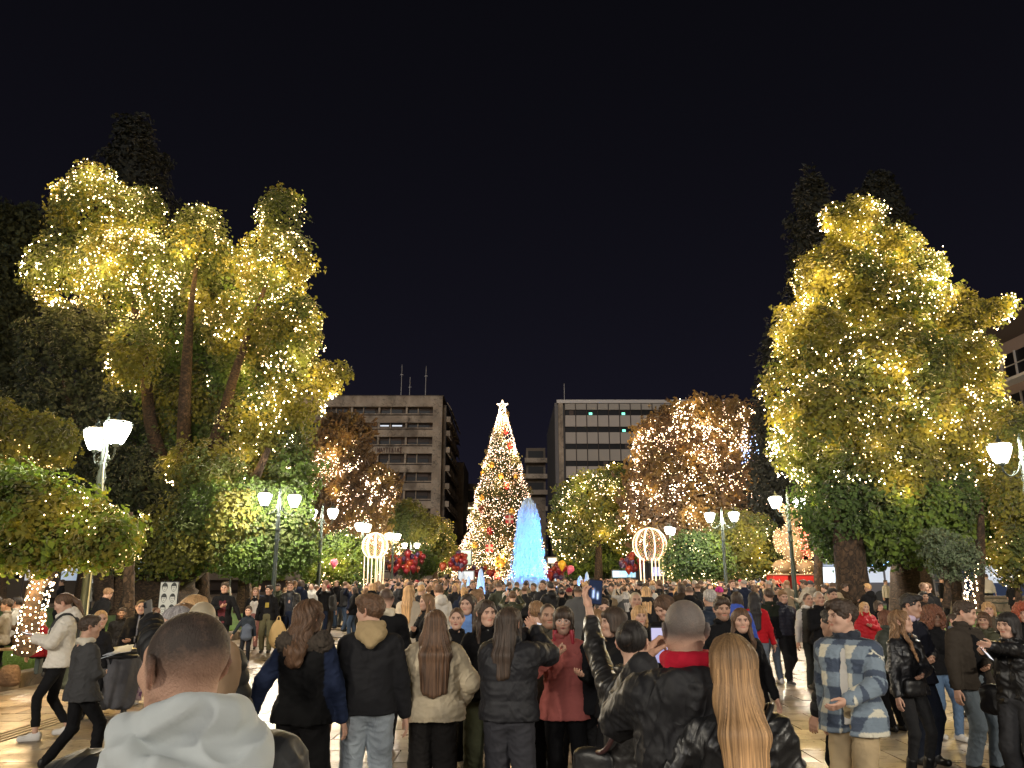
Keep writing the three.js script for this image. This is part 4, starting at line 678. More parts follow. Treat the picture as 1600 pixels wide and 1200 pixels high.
{ // building beyond the lawn at the right edge, its front along the square
  const X = 40, o = thing('apartment_building', 'dark brown topped building with pale window frames at the right edge', 'building', [X, 0, 0]), z0 = -44, z1 = -84, L = z0 - z1, zc = (z0 + z1) / 2, m = std([0.26, 0.2, 0.18], 0.85), top = 20.5;
  part(o, 'wall', mb(14, top, L, 7.2, top / 2, zc), m); part(o, 'roof', mb(13, 2.4, L - 1, 7.5, top + 1.2, zc), brownWall);
  for (let r = 0; r < 6; r++) {
    const y = top - 2.2 - r * 3.3; part(o, 'balcony', mb(1.3, 0.22, L, -0.4, y - 1.3, zc), std([0.62, 0.58, 0.55], 0.7));
    for (let i = 0; i < 12; i++) { const z = z0 - 1.7 - i * 3.3; const w = part(o, 'window', mb(0.12, 2.3, 2.9, 0.18, y, z), i % 3 ? glassDark : std([0.12, 0.15, 0.2], 0.2)); part(w, 'frame', mb(0.16, 2.4, 0.14, 0.06, y, z + 1.5), steel); part(w, 'frame', mb(0.16, 2.4, 0.1, 0.06, y, z), steel); part(w, 'railing', mb(0.06, 0.08, 3.2, -1.02, y - 0.3, z), steel); }
  }
  const l = thing('apartment_building', 'dark unlit block behind the trees at the left edge', 'building', [-44, 0, 0]);
  part(l, 'wall', mb(14, 17, 60, -7, 8.5, -60), std([0.09, 0.085, 0.085], 0.9)); for (let r = 0; r < 5; r++) for (let i = 0; i < 14; i++) part(l, 'window', mb(0.1, 1.5, 2, 0.06, 2.6 + r * 3.2, -34 - i * 4), glassDark);
}
// ---------------------------------------------------------------- lit things round the square
function bus(x, z, turn, col, label) {
  const o = thing('bus', label, 'bus', [x, 0, z], turn, 'buses passing behind the trees'), body = std(col, 0.35), lit = glow([0.5, 0.7, 1], 0.35);
  part(o, 'body', bevel(11.6, 1.15, 2.5, 0, 0.95, 0, 0.15, 3), body); part(o, 'roof', bevel(11.6, 0.5, 2.46, 0, 2.95, 0, 0.15, 3), body);
  for (let i = 0; i < 7; i++) for (const s of [-1, 1]) part(o, 'window_light', box(1.45, 1.15, 0.05, -4.9 + i * 1.62, 2.12, s * 1.2), lit);
  for (let i = 0; i <= 7; i++) part(o, 'pillar', box(0.14, 1.2, 2.44, -5.72 + i * 1.63, 2.12, 0), body);
  part(o, 'display_light', box(2.2, 0.28, 0.06, 3.8, 2.96, 1.25), glow([0.2, 0.5, 1], 4));
  for (const s of [-3.8, 3.6]) for (const q of [-1, 1]) { const g = cyl(0.48, 0.48, 0.28, 0, 0, 0, 18); g.rotateX(Math.PI / 2); part(o, 'wheel', g, M.wire, [s, 0.48, q * 1.12]); }
  const l = new THREE.PointLight(lin(0.7, 0.85, 1), 12); l.position.set(x, 2.1, z + 2.2); l.castShadow = true; l.shadow.radius = 30; scene.add(l);
}
bus(24.5, -62, -0.1, [0.12, 0.12, 0.14], 'white lit bus right of the bear figure');
bus(38.5, -56, -0.12, [0.03, 0.05, 0.12], 'blue lit bus at the right edge behind the lawn');
function kiosk(px, py0, py1, D, w, c, k, label, legs = 0.6) {
  const a = at(px, py1, D), b = at(px, py0, D), o = thing('advert_sign', label, 'lit sign', [a.x, 0, a.z], 0, 'lit panels and signs across the square'), h = b.y - a.y;
  part(o, 'frame', bevel(w + 0.16, h + 0.16, 0.2, 0, (a.y + b.y) / 2, -0.02, 0.03), std([0.1, 0.1, 0.11], 0.5)); part(o, 'screen_light', box(w, h, 0.04, 0, (a.y + b.y) / 2, 0.12), glow(c, k * 0.4));
  part(o, 'post', box(0.14, Math.max(0.1, a.y), 0.14, 0, a.y / 2 - 0.04, -0.02), std([0.1, 0.1, 0.11], 0.5));
  return o;
}
kiosk(728, 860, 882, 60, 0.75, [0.7, 1, 0.75], 1.2, 'tall lit green-white panel beside the Christmas tree');
kiosk(728, 893, 910, 58, 1.1, [0.6, 0.8, 1], 1.1, 'white lit screen low behind the crowd by the balloons');
kiosk(863, 872, 880, 58, 0.6, [0.7, 0.8, 1], 1.0, 'small blue-white sign right of the fountain jet');
kiosk(975, 892, 902, 56, 1.6, [0.35, 0.75, 1], 2.6, 'bright light-blue sign above the crowd left of the larger globe');
kiosk(1032, 886, 900, 58, 1.2, [0.3, 0.4, 1], 1.5, 'deep blue lit sign behind the legs of the larger globe');
for (const [px, py, D, w, h, c] of [[118, 893, 44, 0.9, 0.6, [0.4, 0.65, 1]], [160, 893, 46, 0.7, 0.8, [0.8, 0.85, 1]], [185, 892, 44, 0.8, 0.8, [0.75, 0.85, 1]], [215, 889, 44, 0.7, 0.7, [0.3, 0.75, 1]], [60, 898, 46, 0.9, 0.4, [0.7, 0.7, 0.9]]]) {
  const p = at(px, py, D), o = thing('shop_window', 'lit blue-white shop window glimpsed between trunks beyond the lawn', 'shop window', [p.x, 0, p.z], 0, 'lit shop windows beyond the lawn');
  part(o, 'window_light', box(w * 1.6, h * 1.6, 0.06, 0, p.y, 0.05), glow(c, 0.3)); part(o, 'frame', merge([box(w * 1.6 + 0.2, 0.1, 0.14, 0, p.y + h * 0.8 + 0.06, 0.03), box(0.1, p.y + h * 0.8, 0.12, -w * 0.8 - 0.06, (p.y + h * 0.8) / 2, 0.03), box(0.1, p.y + h * 0.8, 0.12, w * 0.8 + 0.06, (p.y + h * 0.8) / 2, 0.03)]), blind2);
}
{ // pale wall and chain posts beyond the right lawn
  const o = thing('low_wall', 'pale low wall beyond the right lawn with a chain hanging before it', 'wall', [22, 0, -40]);
  part(o, 'coping', bevel(12, 0.12, 0.5, 3, 0.95, 0, 0.03), M.kerb); part(o, 'wall', mb(11.8, 0.9, 0.36, 3, 0.45, 0), M.kerb);
  const c = thing('chain', 'dark chain hanging between short posts on the right lawn', 'chain', [22, 0, -38.5]);
  for (let i = 0; i < 4; i++) { part(c, 'post', cyl(0.07, 0.06, 1.1, i * 3, 0.55, 0, 10), M.iron); if (i < 3) part(c, 'links', tube([V(i * 3, 1.0, 0), V(i * 3 + 0.8, 0.78, 0), V(i * 3 + 1.5, 0.7, 0), V(i * 3 + 2.2, 0.78, 0), V(i * 3 + 3, 1.0, 0)], 0.03, 18, 5), M.iron); }
}
// ---------------------------------------------------------------- people: smooth surfaces from rounded limbs
// a limb {a, b, ra, rb} or a lump {c, r, q}; k blends it in; op 's' carves it out, 'cut' keeps the side n.p < d
function sdf(prims, cell) {
  let lo = V(1e9, 1e9, 1e9), hi = V(-1e9, -1e9, -1e9);
  for (const p of prims) {
    if (p.op === 'cut') continue;
    if (p.a) { const R = Math.max(p.ra, p.rb) * Math.max(1, p.fx ?? 1, p.fz ?? 1); p.lo = p.a.clone().min(p.b).subScalar(R); p.hi = p.a.clone().max(p.b).addScalar(R); } else { const R = p.q ? Math.max(p.r.x, p.r.y, p.r.z) : 0, e = p.q ? V(R, R, R) : p.r; p.lo = p.c.clone().sub(e); p.hi = p.c.clone().add(e); if (p.q) p.qi = p.q.clone().invert(); }
    if (!p.op) { lo.min(p.lo); hi.max(p.hi); }
  }
  lo.subScalar(cell * 2.2 + 0.02); hi.addScalar(cell * 2.2 + 0.02);
  const nx = Math.ceil((hi.x - lo.x) / cell) + 1, ny = Math.ceil((hi.y - lo.y) / cell) + 1, nz = Math.ceil((hi.z - lo.z) / cell) + 1, G = new Float32Array(nx * ny * nz).fill(0.25), v = V(0, 0, 0);
  for (const p of prims) {
    const m = p.op === 'cut' ? 1e3 : Math.max(0.03, p.k ?? 0.03) + cell * 2, A = p.op === 'cut' ? lo : p.lo, B = p.op === 'cut' ? hi : p.hi;
    const i0 = Math.max(0, Math.floor((A.x - m - lo.x) / cell)), i1 = Math.min(nx - 1, Math.ceil((B.x + m - lo.x) / cell)), j0 = Math.max(0, Math.floor((A.y - m - lo.y) / cell)), j1 = Math.min(ny - 1, Math.ceil((B.y + m - lo.y) / cell)), k0 = Math.max(0, Math.floor((A.z - m - lo.z) / cell)), k1 = Math.min(nz - 1, Math.ceil((B.z + m - lo.z) / cell));
    let ax, ay, az, bx, by, bz, ll; const fx = 1 / (p.fx ?? 1), fz = 1 / (p.fz ?? 1);
    if (p.a) { ax = p.a.x; ay = p.a.y; az = p.a.z; bx = p.b.x - ax; by = p.b.y - ay; bz = p.b.z - az; ll = bx * bx + by * by + bz * bz || 1e-9; }
    const K = p.k ?? 0.02, mr = p.r ? Math.min(p.r.x, p.r.y, p.r.z) : 0;
    for (let k = k0; k <= k1; k++) for (let j = j0; j <= j1; j++) for (let i = i0; i <= i1; i++) {
      const x = lo.x + i * cell, y = lo.y + j * cell, z = lo.z + k * cell, at_ = (k * ny + j) * nx + i; let d;
      if (p.op === 'cut') { d = p.n.x * x + p.n.y * y + p.n.z * z - p.d; if (d > G[at_]) G[at_] = d; continue; }
      if (p.a) { const t = Math.min(1, Math.max(0, ((x - ax) * bx + (y - ay) * by + (z - az) * bz) / ll)), dx = (x - ax - t * bx) * fx, dy = y - ay - t * by, dz = (z - az - t * bz) * fz; d = Math.sqrt(dx * dx + dy * dy + dz * dz) - (p.ra + t * (p.rb - p.ra)); } else {
        let dx = x - p.c.x, dy = y - p.c.y, dz = z - p.c.z; if (p.qi) { v.set(dx, dy, dz).applyQuaternion(p.qi); dx = v.x; dy = v.y; dz = v.z; }
        dx /= p.r.x; dy /= p.r.y; dz /= p.r.z; d = (Math.sqrt(dx * dx + dy * dy + dz * dz) - 1) * mr;
      }
      const g = G[at_];
      if (p.op === 's') { const e = -d, h = Math.max(K - Math.abs(g - e), 0) / K; G[at_] = Math.max(g, e) + h * h * K * 0.25; } else { const h = Math.max(K - Math.abs(g - d), 0) / K; G[at_] = Math.min(g, d) - h * h * K * 0.25; }
    }
  }
  // surface nets
  const far = cell * 3.2, idx = new Int32Array(nx * ny * nz).fill(-1), P = [], I = [], C = [0, 1, nx, nx + 1, nx * ny, nx * ny + 1, nx * ny + nx, nx * ny + nx + 1], E = [[0, 1], [2, 3], [4, 5], [6, 7], [0, 2], [1, 3], [4, 6], [5, 7], [0, 4], [1, 5], [2, 6], [3, 7]];
  for (let k = 0; k < nz - 1; k++) for (let j = 0; j < ny - 1; j++) for (let i = 0; i < nx - 1; i++) {
    const b = (k * ny + j) * nx + i; if (G[b] > far || G[b] < -far) continue; let s = 0; for (let c = 0; c < 8; c++) if (G[b + C[c]] < 0) s |= 1 << c;
    if (s === 0 || s === 255) continue;
    let x = 0, y = 0, z = 0, n = 0;
    for (const [p, q] of E) { if (((s >> p) & 1) === ((s >> q) & 1)) continue; const a = G[b + C[p]], t = a / (a - G[b + C[q]]); x += (p & 1) + t * ((q & 1) - (p & 1)); y += (p >> 1 & 1) + t * ((q >> 1 & 1) - (p >> 1 & 1)); z += (p >> 2) + t * ((q >> 2) - (p >> 2)); n++; }
    idx[b] = P.length / 3; P.push(lo.x + (i + x / n) * cell, lo.y + (j + y / n) * cell, lo.z + (k + z / n) * cell);
  }
  const X = 1, Y = nx, Z = nx * ny, AX = [[X, Y, Z], [Y, Z, X], [Z, X, Y]];
  for (let k = 1; k < nz - 1; k++) for (let j = 1; j < ny - 1; j++) for (let i = 1; i < nx - 1; i++) {
    const b = k * Z + j * Y + i, a = G[b] < 0; if (G[b] > far || G[b] < -far) continue;
    for (const [d, u, w] of AX) {
      if (a === (G[b + d] < 0)) continue;
      const q = [idx[b - u - w], idx[b - w], idx[b], idx[b - u]];
      if (a) I.push(q[0], q[1], q[2], q[0], q[2], q[3]); else I.push(q[0], q[2], q[1], q[0], q[3], q[2]);
    }
  }
  return { P, I };
}
// mesh with folds (moved along the normal by fn) and a tint per point
function skinOf(m, move, tint, cyl2) {
  const g = new THREE.BufferGeometry(); g.setAttribute('position', new THREE.Float32BufferAttribute(m.P, 3)); g.setIndex(m.I); g.computeVertexNormals();
  const p = g.attributes.position, n = g.attributes.normal, q = V(0, 0, 0), nn = V(0, 0, 0);
  if (move) { const out = new Float32Array(p.count); for (let i = 0; i < p.count; i++) out[i] = move(q.fromBufferAttribute(p, i), nn.fromBufferAttribute(n, i)); for (let i = 0; i < p.count; i++) p.setXYZ(i, p.getX(i) + n.getX(i) * out[i], p.getY(i) + n.getY(i) * out[i], p.getZ(i) + n.getZ(i) * out[i]); g.computeVertexNormals(); }
  if (tint) { const c = new Float32Array(p.count * 3); for (let i = 0; i < p.count; i++) { const t = tint(q.fromBufferAttribute(p, i), nn.fromBufferAttribute(g.attributes.normal, i)); c[i * 3] = t[0]; c[i * 3 + 1] = t[1]; c[i * 3 + 2] = t[2]; } g.setAttribute('color', new THREE.BufferAttribute(c, 3)); }
  const uv = new Float32Array(p.count * 2); for (let i = 0; i < p.count; i++) { uv[i * 2] = (p.getX(i) + p.getZ(i) * 0.8) * 4; uv[i * 2 + 1] = p.getY(i) * 4; } g.setAttribute('uv', new THREE.BufferAttribute(uv, 2));
  return g;
}
const cap = (a, b, ra, rb = ra, k = 0.03, more = {}) => ({ a: V(...a), b: V(...b), ra, rb, k, ...more });
const lump = (c, r, k = 0.03, more = {}) => ({ c: V(...c), r: V(...r), k, ...more });
const cut = (n, d) => ({ op: 'cut', n: V(...n).normalize(), d });
// ------------------------------- heads (origin between the ears, face towards +z, 0.23 tall)
function headPrims(sex) {
  const f = sex === 'm' ? 1 : 0, j = f ? 1 : 0.88;
  const p = [lump([0, 0.034, -0.016], [0.076, 0.082, 0.098]), lump([0, -0.025, 0.024], [0.062 * (0.95 + 0.05 * j), 0.088, 0.066], 0.04), lump([0, -0.088, 0.056], [0.028 * j, 0.026, 0.032], 0.035)];
  for (const s of [-1, 1]) p.push(cap([s * 0.055 * j, -0.045, 0.0], [s * 0.022 * j, -0.092, 0.05], 0.02, 0.018, 0.035), lump([s * 0.042, -0.022, 0.06], [0.024, 0.022, 0.024], 0.03));
  p.push(cap([-0.038, 0.024, 0.071], [0.038, 0.024, 0.071], f ? 0.014 : 0.011, undefined, 0.02));
  for (const s of [-1, 1]) p.push(lump([s * 0.031, 0.003, 0.094], [0.0185, 0.0125, 0.018], 0.012, { op: 's' }), lump([s * 0.031, 0.003, 0.073], [0.0128, 0.0115, 0.0125], 0.004));
  p.push(cap([0, 0.016, 0.08], [0, -0.027, 0.1], 0.008, f ? 0.0115 : 0.0095, 0.016));
  for (const s of [-1, 1]) p.push(lump([s * 0.011, -0.034, 0.091], [0.0085, 0.007, 0.009], 0.008));
  p.push(lump([0, -0.0535, 0.085], [0.023, 0.0055, 0.01], 0.007), lump([0, -0.063, 0.083], [0.02, 0.0065, 0.01], 0.007), lump([0, -0.0583, 0.096], [0.02, 0.0018, 0.008], 0.003, { op: 's' }));
  for (const s of [-1, 1]) {
    const q = new THREE.Quaternion().setFromEuler(new THREE.Euler(-0.15, -s * 0.55, 0)); p.push(lump([s * 0.081, -0.003, -0.011], [0.006, 0.031, 0.019], 0.006, { q }));
    const rim = [[0.077, 0.008, 0.006], [0.083, 0.026, -0.004], [0.091, 0.024, -0.02], [0.094, 0.004, -0.026], [0.089, -0.018, -0.019], [0.081, -0.033, -0.007]]; for (let i = 0; i < 5; i++) p.push(cap([s * rim[i][0], rim[i][1], rim[i][2]], [s * rim[i + 1][0], rim[i + 1][1], rim[i + 1][2]], 0.0048, undefined, 0.004));
    p.push(lump([s * 0.086, -0.002, -0.004], [0.007, 0.015, 0.009], 0.004, { op: 's', q }));
  }
  p.push(cap([0, -0.05, -0.022], [0, -0.2, -0.048], f ? 0.055 : 0.046, f ? 0.062 : 0.051, 0.03));
  return p;
}
const headCache = {};
const headMesh = (sex, cell) => headCache[sex + cell] ??= sdf(headPrims(sex), cell);
const seg = (x, y, x0, y0, x1, y1) => { const t = clamp(((x - x0) * (x1 - x0) + (y - y0) * (y1 - y0)) / ((x1 - x0) ** 2 + (y1 - y0) ** 2), 0, 1); return Math.hypot(x - x0 - t * (x1 - x0), y - y0 - t * (y1 - y0)); };
function faceTint(o) {                                     // multiplies the skin colour
  return (p) => {
    const ax = Math.abs(p.x), y = p.y, z = p.z; let c = [1, 1, 1];
    const mix = (t, q) => { c = c.map((v, i) => lerp(v, q[i], t)); };
    mix(0.3 * sstep(0.03, 0.012, Math.hypot(ax - 0.042, y + 0.025)) * (z > 0.03 ? 1 : 0), [1, 0.72, 0.66]);
    mix(0.35 * sstep(0.016, 0.006, Math.hypot(ax, y + 0.03)) * (z > 0.085 ? 1 : 0), [1, 0.72, 0.66]);
    if (z < 0.02 && ax > 0.078 && y > -0.04 && y < 0.035) { mix(0.4, [1, 0.68, 0.6]); mix(0.55 * sstep(0.011, 0.004, Math.hypot(y + 0.003, (z + 0.005) * 1.4)), [0.45, 0.26, 0.22]); }
    if (o.beard && z > -0.02 && y < -0.028 && y > -0.125) { const e = seg(ax, y, 0, -0.0585, 0.02, -0.0585), t = o.beard * sstep(-0.026, -0.05, y + (ax - 0.05) * (ax > 0.05 ? -1.2 : 0.15)) * sstep(0.009, 0.016, e); mix(t * (0.7 + 0.5 * noise(p.x * 300, y * 300, z * 300)), [0.16, 0.12, 0.1]); }
    if (z > 0.06 && y < -0.046 && y > -0.072) mix(sstep(0.0105, 0.006, seg(ax, y * 1.0, 0, -0.0585, 0.017, -0.0575)) * 0.85, o.lips ?? [0.8, 0.42, 0.4]);
    if (o.mouth && z > 0.06) mix(sstep(1.1, 0.75, Math.hypot(ax / 0.016, (y + 0.06) / (0.008 * o.mouth))), o.mouth > 1.2 ? [0.3, 0.1, 0.1] : [1.5, 1.5, 1.6]);
    if (z > 0.035) {
      mix(0.92 * sstep(0.0062, 0.003, seg(ax, y, 0.014, 0.021, 0.047, 0.0245)), o.brow ?? [0.16, 0.12, 0.1]);
      const ex = (ax - 0.031) / 0.0155, ey = (y - 0.003) / 0.0072, e = Math.hypot(ex, ey);
      if (z > 0.055) { mix(0.45 * sstep(1.75, 1.0, e), [0.45, 0.33, 0.3]); mix(sstep(1.0, 0.75, e), [1.15, 1.2, 1.3]); mix(sstep(0.0085, 0.0055, Math.hypot(ax - 0.031 - (o.gaze ?? 0) * Math.sign(p.x), y - 0.0035)), [0.06, 0.045, 0.04]); mix(0.8 * sstep(0.004, 0.0015, Math.abs(y - 0.0095 - 0.004 * (1 - ex * ex))) * (Math.abs(ex) < 1.1 ? 1 : 0), [0.1, 0.07, 0.06]); }
    }
    if (o.stubble) { const st = o.stubble(p); if (st > 0) mix(clamp(st * (0.84 + 0.16 * noise(p.x * 260, y * 260, z * 260) + 0.16 * noise(p.x * 50, y * 40, z * 50)), 0, 0.97), o.stubbleColor ?? [0.12, 0.09, 0.07]); }
    return c;
  };
}
// ------------------------------- hair
const wig = (k = 0.02, t = 0.012) => [lump([0, 0.036, -0.018], [0.077 + t, 0.083 + t, 0.099 + t], k)];
const faceCut = (y = 0.052, w = 0.064) => lump([0, y - 0.1, 0.1], [w, 0.1, 0.09], 0.02, { op: 's' });
const hairStyles = {
  short: () => [...wig(0.02, 0.009), lump([0, 0.088, 0.012], [0.062, 0.036, 0.082], 0.03), faceCut(0.058, 0.063), cut([0, -1, 0.42], 0.012), ],
  quiff: () => [...wig(0.02, 0.007), lump([0, 0.1, 0.03], [0.062, 0.036, 0.075], 0.03), lump([0.012, 0.094, 0.075], [0.048, 0.026, 0.03], 0.025), lump([-0.035, 0.09, 0.06], [0.03, 0.024, 0.03], 0.02), faceCut(0.066, 0.063), cut([0, -1, 0.42], 0.006)],
  tousled: () => [...wig(0.02, 0.014), lump([0, 0.098, 0.03], [0.07, 0.036, 0.085], 0.03), ...[[0.03, 0.08, 0.085], [-0.02, 0.075, 0.092], [0.055, 0.06, 0.065], [-0.055, 0.065, 0.06]].map((c) => lump(c, [0.026, 0.022, 0.022], 0.02)), faceCut(0.056, 0.06), cut([0, -1, 0.4], 0.03)],
  crop: () => null,
  cropCap: () => [...wig(0.02, 0.0045), lump([0, -0.05, 0.095], [0.075, 0.112, 0.1], 0.02, { op: 's' }), cut([0, -1, 0.35], -0.005)],
  thin: () => [...wig(0.02, 0.004), lump([0, 0.02, 0.09], [0.085, 0.12, 0.11], 0.02, { op: 's' }), cut([0, -1, 0.3], 0.03)],
  bald: () => null,
  long: (L = 0.42, o = {}) => {
    const w = o.w ?? 1, p = [...wig(0.02, 0.014), faceCut(0.06, 0.06)], z1 = o.back ?? -0.135;
    for (const s of [-1, -0.5, 0, 0.5, 1]) p.push(cap([s * 0.042, 0.03, -0.062], [s * 0.05 * w, -0.12, -0.085], 0.052, 0.046, 0.035), cap([s * 0.05 * w, -0.12, -0.085], [s * 0.058 * w, -0.24, z1], 0.046, 0.04, 0.035), cap([s * 0.058 * w, -0.24, z1], [s * 0.05 * w, -L * (1 - 0.06 * Math.abs(s)), z1 - 0.01], 0.04, 0.028, 0.035));
    for (const s of [-1, 1]) { p.push(cap([s * 0.045, 0.088, 0.035], [s * 0.079, 0.01, 0.028], 0.02, 0.019, 0.025), cap([s * 0.079, 0.01, 0.028], [s * 0.078, -0.1, 0.0], 0.019, 0.024, 0.025)); if (o.front !== 0) p.push(cap([s * 0.078, -0.1, 0.0], [s * 0.105, -0.22, 0.045], 0.026, 0.022, 0.025), cap([s * 0.105, -0.22, 0.045], [s * 0.1, -(o.front ?? 0.32), 0.085], 0.022, 0.012, 0.02)); }
    return p;
  },
  bob: () => { const p = [...wig(0.02, 0.016), faceCut(0.05, 0.058)]; for (const s of [-1, 1]) p.push(cap([s * 0.06, 0.04, -0.02], [s * 0.073, -0.11, -0.015], 0.034, 0.03, 0.03), cap([s * 0.05, 0.07, 0.045], [s * 0.08, -0.06, 0.035], 0.02, 0.02, 0.025), cap([s * 0.04, 0, -0.07], [s * 0.045, -0.12, -0.075], 0.045, 0.034, 0.03)); p.push(lump([0, 0.064, 0.076], [0.05, 0.026, 0.022], 0.02), cut([0, -1, 0.1], 0.135)); return p; },
  bangs: () => { const p = hairStyles.bob(); p.push(lump([0, 0.045, 0.083], [0.056, 0.03, 0.016], 0.015)); return p; },
  bun: () => [...wig(0.02, 0.008), lump([0, -0.042, 0.09], [0.07, 0.112, 0.09], 0.02, { op: 's' }), cut([0, -1, 0.5], 0.035), lump([0.0, 0.045, -0.135], [0.046, 0.044, 0.04], 0.02)],
  pony: () => [...wig(0.02, 0.008), lump([0, -0.042, 0.09], [0.07, 0.112, 0.09], 0.02, { op: 's' }), cut([0, -1, 0.5], 0.035), cap([0, 0.03, -0.11], [0, -0.06, -0.16], 0.03, 0.034, 0.02), cap([0, -0.06, -0.16], [0, -0.22, -0.165], 0.034, 0.014, 0.02)],
  afro: () => [lump([0, 0.04, -0.02], [0.155, 0.145, 0.15]), lump([0.09, -0.06, -0.02], [0.085, 0.1, 0.1], 0.05), lump([-0.09, -0.06, -0.02], [0.085, 0.1, 0.1], 0.05), lump([0, -0.06, 0.12], [0.06, 0.115, 0.13], 0.03, { op: 's' })],
  beanie: () => [...wig(0.02, 0.016), cut([0, -1, 0.3], -0.03), ],
};
function hairGeo(style, cell, opt, curly) { const g = hairShape(style, cell, opt, curly); if (!g) return g; const p = g.attributes.position, uv = g.attributes.uv; for (let i = 0; i < p.count; i++) { const a = Math.atan2(p.getX(i), -p.getZ(i) - 0.02); uv.setXY(i, a / 6.2832 * 2 + (curly ? 0.03 * Math.sin(p.getY(i) * 30) : 0), p.getY(i) * 1.6); } return g; }
function hairShape(style, cell, opt, curly) {
  const p = hairStyles[style](...(opt ?? [])); if (!p) return null;
  const off = rnd() * 40, knit = style === 'beanie', wild = curly ?? (style === 'afro' ? 3 : 0);
  return skinOf(sdf(p, cell), (q, n) => {
    const a = Math.atan2(q.x, q.z + 0.02) + (wild ? 0.25 * Math.sin(q.y * 26 + off) : 0);
    if (knit) return 0.002 * Math.sin(a * 60);
    if (wild > 2) return 0.03 * (noise(q.x * 34 + off, q.y * 34, q.z * 34) - 0.4) + 0.02 * (noise(q.x * 80, q.y * 80, q.z * 80) - 0.5);
    if (style === 'crop' || style === 'thin') return 0.0012 * (noise(q.x * 300, q.y * 300, q.z * 300) - 0.5);
    const s = noise(a * 11 + off, q.y * (5 + wild * 7), off) - 0.5, f = noise(a * 34, q.y * (9 + wild * 12), off + 4) - 0.5;
    if (/short|quiff|tousled/.test(style)) return 0.01 * (noise(q.x * 42 + off, q.y * 42, q.z * 26) - 0.5) + 0.011 * (noise(q.x * 120, q.y * 90, q.z * 50) - 0.5);
    return (q.y < -0.06 || wild ? 0.014 : 0.006) * s * (1 + wild * 0.9) + 0.005 * f;
  }, (q) => { const a = Math.atan2(q.x, q.z + 0.02) + (wild ? 0.2 * Math.sin(q.y * 26 + off) : 0), s = /crop|thin|short|quiff|tousled/.test(style) ? 0.6 + 0.8 * noise(q.x * 160, q.y * 160, q.z * 90) : 0.35 + 1.1 * noise(a * 58 + off, q.y * 6, off + 9) * (0.6 + 0.8 * noise(a * 14, q.y * 3, off)), k = s * (1 - 0.45 * (opt?.[1]?.root ?? 0) * sstep(-0.02, 0.08, q.y)) * (q.y < -0.15 ? 1 + 0.9 * (opt?.[1]?.tips ?? 0.2) * sstep(-0.15, -0.4, q.y) : 1); return [k, k * (0.97), k * 0.94]; });
}
// ------------------------------- hands: fingers along +y, thumb on +x, palm towards +z
const handCache = {};
function handMesh(pose, cell) {
  return handCache[pose + cell] ??= (() => {
    const curl = { relaxed: 0.34, grip: 1.25, flat: 0.08, hold: 0.75 }[pose], fat = cell > 0.006 ? 1.25 : 1, p = [cap([0, -0.03, 0], [0, 0.03, 0], 0.026, 0.024, 0.02, { fz: 0.8 })];
    for (const x of [0.026, 0.009, -0.009, -0.026]) p.push(cap([x * 0.6, 0.02, 0], [x, 0.086, 0], 0.015, 0.0125, 0.016));
    [[0.028, 0.072, 0.05], [0.0095, 0.08, 0], [-0.0095, 0.074, -0.04], [-0.0275, 0.058, -0.1]].forEach(([x, L, side], i) => {
      let c = V(x, 0.09, 0), a = curl * (0.55 + i * 0.1); const parts_ = [0.44, 0.32, 0.26];
      parts_.forEach((f, s) => { const e = c.clone().add(V(Math.sin(side) * L * f, Math.cos(a) * L * f, Math.sin(a) * L * f)); p.push(cap(c.toArray(), e.toArray(), (0.0098 - s * 0.0009) * fat, (0.0092 - s * 0.0011) * fat, 0.005)); c = e; a += curl * (1.05 - s * 0.15); });
    });
    const tc = pose === 'grip' || pose === 'hold' ? 1 : 0.35;
    p.push(cap([0.018, 0.022, 0.004], [0.044, 0.052, 0.012 + 0.012 * tc], 0.0155, 0.0125, 0.014), cap([0.044, 0.052, 0.012 + 0.012 * tc], [0.056 - 0.014 * tc, 0.088, 0.016 + 0.03 * tc], 0.0115 * fat, 0.0092 * fat, 0.005), cap([0.056 - 0.014 * tc, 0.088, 0.016 + 0.03 * tc], [0.058 - 0.034 * tc, 0.112, 0.018 + 0.038 * tc], 0.0092 * fat, 0.0075 * fat, 0.004));
    return sdf(p, cell);
  })();
}
// ------------------------------- cloth materials
const clothMats = {}, crease = again(creaseTex, 0.5, 0.5);
function cloth(kind, c) {
  return clothMats[kind + c.join()] ??= kind === 'leather' ? phys(c, 0.42, { bumpMap: crease, bumpScale: 0.009, vertexColors: true }) : kind === 'nylon' ? phys(c, 0.6, { specularIntensity: 0.55, bumpMap: crease, bumpScale: 0.008, vertexColors: true }) : kind === 'fleece' ? phys(c, 0.95, { sheen: 0.4, sheenColor: lin(...c), sheenRoughness: 0.6, bumpMap: grain, bumpScale: 0.004, vertexColors: true }) : phys(c, kind === 'denim' ? 0.85 : 0.9, { specularIntensity: 0.3, bumpMap: crease, bumpScale: kind === 'denim' ? 0.006 : 0.004, vertexColors: true });
}
const skinMats = {}, hairMats = {};
const skinMat = (c) => skinMats[c.join()] ??= std(c, 0.62, { vertexColors: true });
const hairMat = (c) => hairMats[c.join()] ??= std(c.map((v) => v * 1.9), 0.6, { vertexColors: true, map: hairTex, bumpMap: hairTex, bumpScale: 0.004 });
const SK = { fair: [0.52, 0.32, 0.235], mid: [0.42, 0.25, 0.175], olive: [0.36, 0.215, 0.145], brown: [0.15, 0.08, 0.05] };
const HC = { black: [0.012, 0.01, 0.01], dark: [0.03, 0.019, 0.013], brown: [0.07, 0.038, 0.021], light: [0.15, 0.085, 0.042], blond: [0.34, 0.21, 0.1], grey: [0.26, 0.25, 0.24], auburn: [0.1, 0.04, 0.022], red: [0.2, 0.045, 0.02], honey: [0.24, 0.145, 0.07] };
